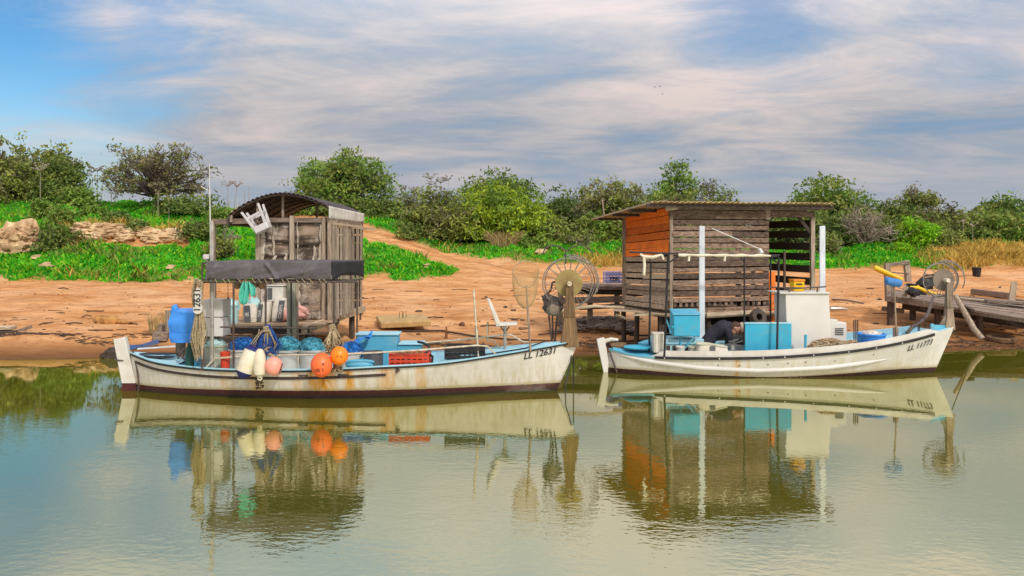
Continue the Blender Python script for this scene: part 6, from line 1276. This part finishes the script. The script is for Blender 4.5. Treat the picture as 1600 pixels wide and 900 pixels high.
q=MB(); r=6.6*13.3/F; z0_=P(0,573,13.3).z; hh=P(0,541,13.3).z-z0_; q.lathe([(.001,0),(r*.95,0),(r,.02),(r,hh*.84),(r*.8,hh*.95),(r*.4,hh),(.001,hh)],V(P(296.5,0,13.3).x,13.3,z0_),22); q.build('body',M['greencyl'],gb)
q=MB(); q.lathe([(r*.5,0),(r*.55,.05),(r*.42,.06),(r*.4,.0)],V(P(296.5,0,13.3).x,13.3,z0_+hh),16); q.lathe([(.001,-.01),(.02,-.01),(.02,.05),(.001,.05)],V(P(296.5,0,13.3).x,13.3,z0_+hh),10); q.build('collar',M['greencyl'],gb)
q=MB(); q.tube([P(279,548,13.5),P(283,556,13.4),P(290,563,13.3)],.018,7); q.tube([P(288,545,13.5),P(281,553,13.4),P(278,560,13.4)],.018,7); tag(q.build('anchor',M['pipe'],base=P(284,556,13.4)),'small rusty anchor leaning between outboard and gas bottle','anchor')
q=MB(); q.ell(A.side(.06,A.zs(.06)+.03,-1,-.22),(.36,.07,.022),16,6); q.ell(P(248,552.5,13.75)+V(0,0,.0),(.36,.08,.02),16,6); tag(q.build('oar',M['black'],base=P(248,552,13.7)),'dark flat blade lying on the pale stern deck','oar blade')
# hanging under the canopy
for px,lab in ((371,'brown round float nearest the mast hanging from the canopy rail'),(396,'brown round float hanging right of the mint cloth'),(409,'brown round float at the far end of the hanging three')):
    c=P(px,445,13.3); q=MB(); R_=6.4*13.3/F; q.ell(c,(R_,R_,R_*1.05),18,12); 
    for a in (-.5,.2): q.ring(c+V(0,0,a*R_),R_*math.sqrt(1-a*a)*1.04,.007,(0,.2,1),20,5)
    q.tube([c+V(0,0,R_),c+V(.01,-.03,R_+.06)],.006,5); tag(q.build('float',M['brownfloat'],base=c),lab,'float','brown floats under the canopy')
q=MB()
for px0,dx,py1,w_,ph in ((383,-2,476,11,0),(390,6,463,10,2)):
    q.grid(lambda u,v: P(px0+dx*v+(u-.5)*w_*(.35+.9*math.sin(math.pi*min(1,v*.85))),441+(py1-441)*v-3*abs(u-.5),13.15)+V(0,-.04*math.sin(u*9+ph+v*3)-.02,0),12,14)
tag(q.build('cloth',M['mint'],base=P(386,442,13.15),solid=.012,sharp=80),'mint-green cloth knotted over the canopy rail','cloth')
q=MB(); q.tube([P(356,441,13.2),P(356.5,466,13.2)],.005,4); q.hexa([P(354,468,13.22),P(359,468,13.22),P(359,468,13.24),P(354,468,13.24),P(356,463,13.22),P(357,463,13.22),P(357,463,13.24),P(356,463,13.24)]); tag(q.build('hook',M['pipe'],base=P(356,465,13.2)),'iron hook on a thin cord hanging from the canopy rail','hook')
# landing net
ln=thing('landing_net',P(829,546,13.45),'long-handled landing net with thin brown mesh standing in the bow of the canopy boat','landing net')
q=MB(); q.tube([P(829,548,13.45),P(825,490,13.5),P(822.5,446,13.55)],[.020,.018,.016],8); q.build('handle',M['wood_z'],ln)
hoop=[]
for i in range(41):
    a=2*math.pi*i/40; x=822+20*math.sin(a)*(1-.18*math.cos(a)*(-1)); y=427-18.5*math.cos(a)+(4 if math.cos(a)<-.6 else 0); hoop.append(P(x,y,13.55+.02*math.cos(a)))
q=MB(); q.tube(hoop[:-1],.008,6,closed=True); q.build('hoop',M['rope'],ln)
def bag(u,v):
    a=2*math.pi*u; s=(1-v**2.6); return P(821+(20.5 if v<.3 else 20.5)*math.sin(a)*(.999*max(.05,s)**.5),0,13.55)*0+V(P(821+20.5*math.sin(a)*max(.03,s)**.5,0,13.55).x,13.55+.16*math.cos(a)*max(.03,s)**.5+.02,P(0,427+(-14*(1-v)*max(0,math.cos(a)))+55*v,13.55).z)
q=MB(); nu,nv=44,24
for j in range(nv+1): q.tube([bag(i/nu,j/nv) for i in range(nu)],.0024,3,closed=True)
for i in range(nu): q.tube([bag(((i+.02*j*(1 if i%2 else 1))/nu),j/nv) for j in range(nv+1)],.0024,3)
q.build('mesh_bag',mat('brown_mesh',(.52,.36,.17),(.36,.24,.10)),ln,sharp=80)
# on the hut deck
def sack(label,px0,px1,py0,py1,Y,lean,txt,band,m='sack'):
    t=thing('sack',V(P((px0+px1)/2,0,Y).x,Y,zF+.005),label,'sack','letter sacks on the hut deck'); x0,x1=P(px0,0,Y).x,P(px1,0,Y).x; z1_=P(0,py0,Y).z; q=MB()
    def f(u,v):
        a=2*math.pi*u; ca,sa=math.cos(a),math.sin(a); sr=(abs(ca)**3.5+abs(sa)**3.5)**(-1/3.5); s=.88+.14*math.sin(math.pi*v); return V((x0+x1)/2+lean*v+ca*sr*(x1-x0)/2*s,Y+.14+sa*sr*.14*s+.01*mn.noise(Vector((u*6,v*5,px0))),zF+.005+(z1_-zF)*v)
    q.grid(f,28,10); vs=[f(i/28,1) for i in range(28)]; q.add(vs+[V((x0+x1)/2+lean,Y+.14,z1_+.0)],[(i,(i+1)%28,28) for i in range(28)]); q.build('bag',M[m],t,sharp=60)
    w=(x1-x0)
    for bx0,bx1 in band:
        q=MB(); q.hexa([V(x0+w*bx0,Y-.012,zF+.02),V(x0+w*bx1,Y-.012,zF+.02),V(x0+w*bx1,Y-.006,zF+.02),V(x0+w*bx0,Y-.006,zF+.02),V(x0+w*bx0+lean,Y-.012,z1_-.03),V(x0+w*bx1+lean,Y-.012,z1_-.03),V(x0+w*bx1+lean,Y-.006,z1_-.03),V(x0+w*bx0+lean,Y-.006,z1_-.03)]); q.build('dark_panel',M['grey'],t)
    if txt:
        q=MB(); bx0,bx1=band[0]; c=V(x0+w*(bx0+bx1)/2+lean*.45,Y-.017,(zF+z1_)/2-.02); up=V(-1,0,0); flat_text(q,txt,w*(bx1-bx0)*.85,c,(lean*.8,0,z1_-zF),up,0,.001); q.build('lettering',M['white'],t,smooth=False)
    return t
sack('white sack with dark panel lettered IR beside the mint tub',378,401,475,505,16.0,-.02,'IR',[(.2,.62)])
sack('white sack with slanting dark panel lettered TAR in the middle of the row',401,419,473,505,16.05,.04,'TAR',[(.02,.4)])
sack('white sack with dark panel lettered OXEN next to the pink cloth',421,442,467,503,16.1,.06,'OXEN',[(.52,.95)])
t,c,r,hh=bucket('tub','mint plastic tub with clear cover at the end of the sack row',361,476,505,26,15.9,'minttub','tub')
net('cloudy clear plastic bag on top of the mint tub',362,466,478,26,15.9,'minttub',8,'plastic bag',None,.8,8,.003,'plastic_bag')
net('cloudy pale plastic bag on the sack beside the mint cloth',396,463,477,20,16.15,'minttub',9,'plastic bag',None,.8,8,.003,'plastic_bag')
t=thing('box',P(428,470,16.35),'worn white box with dark open front standing on the sack row','box')
q=MB(); q.box((P(417,0,16.3).x,16.3,P(0,471,16.3).z),(P(442,0,16.3).x,16.52,P(0,447.5,16.3).z)); q.build('body',M['white'],t,bevel=.012)
q=MB(); q.box((P(418,0,16.28).x,16.285,P(0,468,16.28).z),(P(425,0,16.28).x,16.298,P(0,450,16.28).z)); q.build('opening',M['grey'],t)
q=MB(); q.box((P(416,0,16.26).x,16.27,P(0,447,16.26).z),(P(443,0,16.26).x,16.54,P(0,445.5,16.26).z)); q.build('lid',M['cleanwhite'],t,bevel=.005)
q=MB(); q.box((P(418,0,16.32).x,16.35,zF),(P(442,0,16.32).x,16.5,P(0,471.5,16.3).z)); q.build('stand',M['wood_x'],t)
q=MB(); q.ell(P(446,491,16.2),(.13,.12,.15),16,10,.5,2.2,None,3); q.ell(P(465,491,16.3),(.22,.12,.09),16,10,.6,2.6,None,6); q.tube([P(458,475,16.35),P(468,480,16.3),P(480,486,16.2)],[.04,.05,.05],8); q.tube([P(452,478,16.35),P(466,486,16.3),P(480,487,16.2)],[.05,.05,.04],8); tag(q.build('cloth',M['pinkcloth'],base=P(460,495,16.2),sharp=80),'crumpled pink cloth on the hut deck behind the grey post','cloth')

# ================================================================= loads in the cabin boat
t=thing('box',P(1031,550,15.5),'weathered white box with open top beside the light blue stern seat','box')
q=MB(); x0,x1=P(1022,0,15.4).x,P(1040,0,15.4).x; zb4,zt4=P(0,551,15.4).z,P(0,522,15.4).z
for a,b in (((x0,15.4),(x1,15.42)),((x0,15.42),(x0+.02,15.68)),((x1-.02,15.42),(x1,15.68)),((x0,15.68),(x1,15.70))): q.box((a[0],a[1],zb4),(b[0],b[1],zt4))
q.build('side',M['white'],t,bevel=.004)
for i in range(3):
    q=MB(); q.box((x0+.02+i*.07,15.39,zb4+.01),(x0+.035+i*.07,15.398,zt4-.01)); q.build('seam',M['paletub'],t)
q=MB(); q.box((x0-.01,15.39,zt4+.001),(x1+.01,15.71,zt4+.012)); q.build('lid',M['sack'],t)
t=thing('fish_box',P(1113,550,15.25),'cream cloth-covered tub with a dark band beside the bending person','tub')
q=MB()
def fbx(u,v):
    a=2*math.pi*u; ca,sa=math.cos(a),math.sin(a); sr=(abs(ca)**5+abs(sa)**5)**(-1/5); s=1-.10*v; return V(P(1112,0,15.35).x+ca*sr*.31*s,15.35+sa*sr*.17*s,P(0,553,15.25).z+(P(0,539,15.25).z-P(0,553,15.25).z)*v+.012*math.sin(a*3+1)*v-.05*max(0,ca)*v)
q.grid(fbx,40,6); vs=[fbx(i/40,1) for i in range(40)]; q.add(vs+[V(P(1112,0,15.35).x,15.35,P(0,538.5,15.25).z)],[(i,(i+1)%40,40) for i in range(40)]); q.build('body',M['sack'],t,sharp=50)
q=MB(); q.tube([fbx(i/40,1.0)+V(0,0,.005) for i in range(40)],.015,6,closed=True); q.build('rim',M['paletub'],t)
q=MB(); q.box((P(1110,0,15.16).x,15.165,P(0,552,15.2).z),(P(1118,0,15.16).x,15.178,P(0,540.5,15.2).z)); q.build('band',M['grey'],t)
for px,w,lab in ((1063,14,'small white tub behind the raised blue box stand'),(1082,14,'small pale tub between blue box stand and tall board')):
    bucket('tub',lab,px,541,553,w,15.45,'paletub' if px>1070 else 'white','tub')
q=MB(); 
for i in range(5): 
    a=P(1140+i*3,538-i%3*3,15.75); q.obox(a,(.22,.05,.02),(0,rnd(-.5,.5),rnd(-.5,.5))); 
q.obox(P(1150,543,15.6),(.3,.2,.1),(0,.1,.2)); tag(q.build('engine_parts',M['steel'],base=P(1148,540,15.7)),'grey metal engine parts between the bending person and the turquoise locker','engine parts')
q=MB(); q.obox(P(1150,533,15.95),(.36,.3,.24),(0,0,.1)); q.tube([P(1140,528,15.85),P(1150,524,15.85),P(1158,530,15.85)],.03,7); tag(q.build('engine',M['black'],base=P(1150,536,15.95),bevel=.02),'dark engine block the two people bend over','engine')
t=thing('white_bin',P(1310,525,15.7),'white louvred plastic box behind the cabin with a smaller box on top','box')
q=MB(); q.box((P(1296,0,15.7).x,15.7,P(0,535,15.7).z),(P(1323,0,15.7).x,16.05,P(0,504,15.7).z)); q.build('body',M['cleanwhite'],t,bevel=.012)
for i in range(4):
    q=MB(); q.box((P(1305,0,15.69).x,15.685,P(0,513+i*3,15.7).z-.012),(P(1318,0,15.69).x,15.698,P(0,513+i*3,15.7).z+.006)); q.build('louvre',M['grey'],t)
q=MB(); q.box((P(1297,0,15.75).x,15.75,P(0,503.5,15.75).z),(P(1309,0,15.75).x,15.95,P(0,499.5,15.75).z)); q.build('lid',M['cleanwhite'],t,bevel=.008)
net('beige fishing net piled along the deck beside the cabin',1296,530,545,66,15.35,'netbeige',11,'fishing net',None,.5,90,.007)
net('beige fishing net heap at the end of the pile near the blue tub',1330,532,543,26,15.4,'netbeige',12,'fishing net',None,.8,40,.007)
t,c,r,hh=bucket('tub','blue canvas tub of white net in the bow of the cabin boat',1362,521,537,42,15.55,'tarp','tub',None,None,.9,20)
net('white net heaped in the blue canvas tub',1362,517,525,34,15.55,'sack',13,'fishing net',None,.8,30,.006)
q=MB(); q.tube([P(1258,548,15.15),P(1259,523,15.15)],[.02,.03],8); tag(q.build('peg',M['turq'],base=P(1258,548,15.15)),'short blue peg standing against the white cabin front','peg')
q=MB(); c=P(1184,496,17.0); q.lathe([(.08,-.06),(.17,-.07),(.19,0),(.17,.07),(.08,.06),(.075,0),(.08,-.06)],c,24,Euler((R(78),0,R(20))).to_matrix()); q.tube([c+V(0,0,.15),c+V(0,.1,.35)],.01,5); tag(q.build('tyre',mat('faded_tyre',(.14,.10,.075),(.06,.045,.035),scale=7),base=c),'small faded tyre hung in the dark under the plank hut','tyre')
q=MB()
for i in range(20):
    px=rnd(1296,1325); q.tube([P(px,536,15.5),P(px+rnd(-8,8),533,15.4),P(px+rnd(-10,10),540,15.3)],.012,5)
tag(q.build('rope',M['rope'],base=P(1310,536,15.4)),'loose pale rope on top of the beige net pile','rope')

# ================================================================= people
def capsule(q,a,b,r0,r1,n=14):
    a=Vector(a); b=Vector(b); d=(b-a); L_=d.length; d=d/L_; pts=[];rs=[]
    for i in range(5): t=-math.cos(math.pi/2*i/4)*1.0; pts.append(a+d*r0*t); rs.append(max(.002,r0*math.sqrt(max(0,1-t*t))))
    for i in range(1,5): pts.append(a+d*L_*i/5); rs.append(r0+(r1-r0)*i/5)
    for i in range(5): t=math.sin(math.pi/2*i/4); pts.append(b+d*r1*t); rs.append(max(.002,r1*math.sqrt(max(0,1-t*t))))
    q.tube(pts,rs,n)
def fuse(q,name,m,parent,vox,smooth=6):
    o=q.build(name,m,parent); r=o.modifiers.new('r','REMESH'); r.mode='VOXEL'; r.voxel_size=vox; s=o.modifiers.new('s','SMOOTH'); s.iterations=smooth; s.factor=.5
    dg=bpy.context.evaluated_depsgraph_get(); me=bpy.data.meshes.new_from_object(o.evaluated_get(dg)); o.modifiers.clear(); o.data=me; me.shade_smooth()
    if not me.materials: me.materials.append(m)
    return o
def hand(q,w,d,side,up):
    w=Vector(w); d=Vector(d).normalized(); up=Vector(up).normalized(); s=d.cross(up).normalized(); capsule(q,w+d*.02,w+d*.085,.030,.034,10)
    for i,l in enumerate((.07,.08,.075,.058)):
        a=w+d*.10+s*(i-1.5)*.019; m_=a+d*l*.55-up*.012; capsule(q,a,m_,.0105,.0095,8); capsule(q,m_,m_+d*l*.4-up*l*.35,.0095,.008,8)
    a=w+d*.035+s*.032*side; m_=a+d*.035+s*.025*side-up*.01; capsule(q,a,m_,.012,.011,8); capsule(q,m_,m_+d*.03-up*.012,.011,.009,8)
def person(label,J,hair,facing,neckr=.055):
    """J: joints in world space"""
    t=thing('person',J['pelvis'],label,'person'); q=MB()
    capsule(q,J['pelvis'],J['waist'],.135,.125); capsule(q,J['waist'],J['chest'],.125,.15); capsule(q,J['chest'],J['neck'],.13,.07); capsule(q,J['neck'],J['head'],neckr,.05)
    f=Vector(facing['fwd']).normalized(); u=Vector(facing['up']).normalized(); s=f.cross(u).normalized(); h_=J['head']; rot=Matrix((f,s,u)).transposed()
    def HP(a,b,c): return h_+f*a+s*b+u*c
    q.ell(h_,(.098,.078,.118),20,14,0,1,rot.to_euler()); q.ell(HP(.025,0,-.065),(.068,.058,.062),16,10,0,1,rot.to_euler())
    capsule(q,HP(.088,0,.012),HP(.112,0,-.028),.010,.015,8); q.ell(HP(.082,0,-.066),(.016,.026,.009),10,6,0,1,rot.to_euler()); q.ell(HP(.07,0,-.105),(.03,.03,.022),10,6,0,1,rot.to_euler())
    for sd in (-1,1): q.ell(HP(-.005,sd*.079,-.005),(.022,.010,.034),10,7,0,1,rot.to_euler()); q.ell(HP(.088,sd*.032,.018),(.012,.018,.010),8,6,0,1,rot.to_euler())
    for k_ in ('L','R'):
        capsule(q,J['sh'+k_],J['el'+k_],.050,.040); capsule(q,J['el'+k_],J['wr'+k_],.038,.027); hand(q,J['wr'+k_],J['wr'+k_]-J['el'+k_],1 if k_=='L' else -1,(0,-.3,1))
        capsule(q,J['hip'+k_],J['kn'+k_],.085,.06); capsule(q,J['kn'+k_],J['an'+k_],.055,.038); capsule(q,J['an'+k_],J['toe'+k_],.042,.038)
    fuse(q,'body',M['skin'],t,.0075,4)
    jk=MB(); g=.020
    capsule(jk,J['pelvis'].lerp(J['waist'],.3),J['waist'],.148,.145); capsule(jk,J['waist'],J['chest'],.145,.172); capsule(jk,J['chest'],J['neck'].lerp(J['chest'],.25),.155,.10)
    capsule(jk,J['shL'],J['shR'],.075,.075); capsule(jk,J['neck'].lerp(J['chest'],.35),J['neck'].lerp(J['head'],.15)-f*.03,.085,.075)
    for k_ in ('L','R'): capsule(jk,J['sh'+k_],J['el'+k_],.074,.06); capsule(jk,J['el'+k_],J['wr'+k_].lerp(J['el'+k_],.06),.058,.042)
    fuse(jk,'jacket',M['jacket'],t,.011,5)
    tr=MB(); capsule(tr,J['pelvis'],J['waist'].lerp(J['pelvis'],.4),.152,.145)
    for k_ in ('L','R'): capsule(tr,J['hip'+k_],J['kn'+k_],.105,.078); capsule(tr,J['kn'+k_],J['an'+k_].lerp(J['kn'+k_],.08),.075,.058)
    fuse(tr,'trousers',M['trousers'],t,.011,4)
    sh=MB()
    for k_ in ('L','R'): capsule(sh,J['an'+k_]+V(0,0,-.02),J['toe'+k_],.055,.048)
    fuse(sh,'boots',M['black'],t,.012,3)
    hr=MB(); hr.ell(HP(-.022,0,.030),(.098,.087,.108),20,14,.12,5,rot.to_euler(),4); hr.ell(HP(-.055,0,-.02),(.062,.078,.085),16,10,.15,5,rot.to_euler(),8); fuse(hr,'hair',M[hair],t,.008,2)
    ey=MB()
    for sd in (-1,1):
        ey=MB(); ey.ell(HP(.091,sd*.032,.016),(.008,.013,.008),10,6,0,1,rot.to_euler()); ey.build('eye',M['blackpaint'],t)
    return t
Yp=16.0; hz=.14
pe=P(1102,537,Yp); ch_=P(1130,513,Yp); nk=P(1140,509,Yp)
J=dict(pelvis=pe,waist=P(1113,522,Yp),chest=ch_,neck=nk,head=P(1148.5,513,Yp-.04),
 shL=ch_+V(.04,.18,-.02),shR=ch_+V(.05,-.18,-.04),elL=P(1146,535,Yp+.2),elR=P(1141,536,Yp-.2),wrL=P(1153,543,Yp+.12),wrR=P(1149,547,Yp-.16),
 hipL=pe+V(0,.1,-.03),hipR=pe+V(0,-.1,-.03),knL=V(pe.x+.30,Yp+.12,hz+.10),knR=V(pe.x+.27,Yp-.12,hz+.10),anL=V(pe.x-.10,Yp+.12,hz+.08),anR=V(pe.x-.12,Yp-.12,hz+.08),toeL=V(pe.x-.24,Yp+.12,hz+.05),toeR=V(pe.x-.26,Yp-.12,hz+.05))
person('person in a dark jacket kneeling in the cabin boat, bent far forward with head down',J,'hair',dict(fwd=(.62,-.25,-.74),up=(.72,-.08,.60)))
Yp=16.12; pe=P(1192,541,Yp); ch_=P(1176,521,Yp); nk=P(1168,512,Yp)
J=dict(pelvis=pe,waist=P(1185,530,Yp),chest=ch_,neck=nk,head=P(1161,514,Yp),
 shL=ch_+V(-.03,-.18,-.03),shR=ch_+V(-.03,.18,-.03),elL=P(1167,536,Yp-.18),elR=P(1166,536,Yp+.2),wrL=P(1160,545,Yp-.1),wrR=P(1159,543,Yp+.12),
 hipL=pe+V(0,-.1,-.03),hipR=pe+V(0,.1,-.03),knL=V(pe.x-.27,Yp-.12,hz+.10),knR=V(pe.x-.28,Yp+.12,hz+.10),anL=V(pe.x+.12,Yp-.12,hz+.08),anR=V(pe.x+.12,Yp+.12,hz+.08),toeL=V(pe.x+.26,Yp-.12,hz+.05),toeR=V(pe.x+.26,Yp+.12,hz+.05))
person('pale-haired person crouching almost hidden behind the turquoise locker',J,'palehair',dict(fwd=(-.60,-.15,-.78),up=(-.75,-.05,.62)))
# birds far off in the sky
for px,py,a in ((1023,136,.3),(1031,135,-.2),(1035,147,.1)):
    Y=90; c=P(px,py,Y); q=MB(); q.ell(c,(.05,.08,.03),10,6)
    for s in (-1,1): q.add([c+V(0,-.05,0),c+V(s*.08,-.02,.05+a*.03*s),c+V(s*.15,.02,.02+a*.05*s),c+V(s*.08,.05,.04),c+V(0,.05,0)],[(0,1,2,3,4)])
    tag(q.build('bird',M['black'],base=c,solid=.012),'tiny dark bird flying high in a group of three above the plank hut','bird','birds in the sky')

for o in list(scene.objects):
    if o.parent is None and 'category' in o and 'kind' not in o: o['kind']='thing'
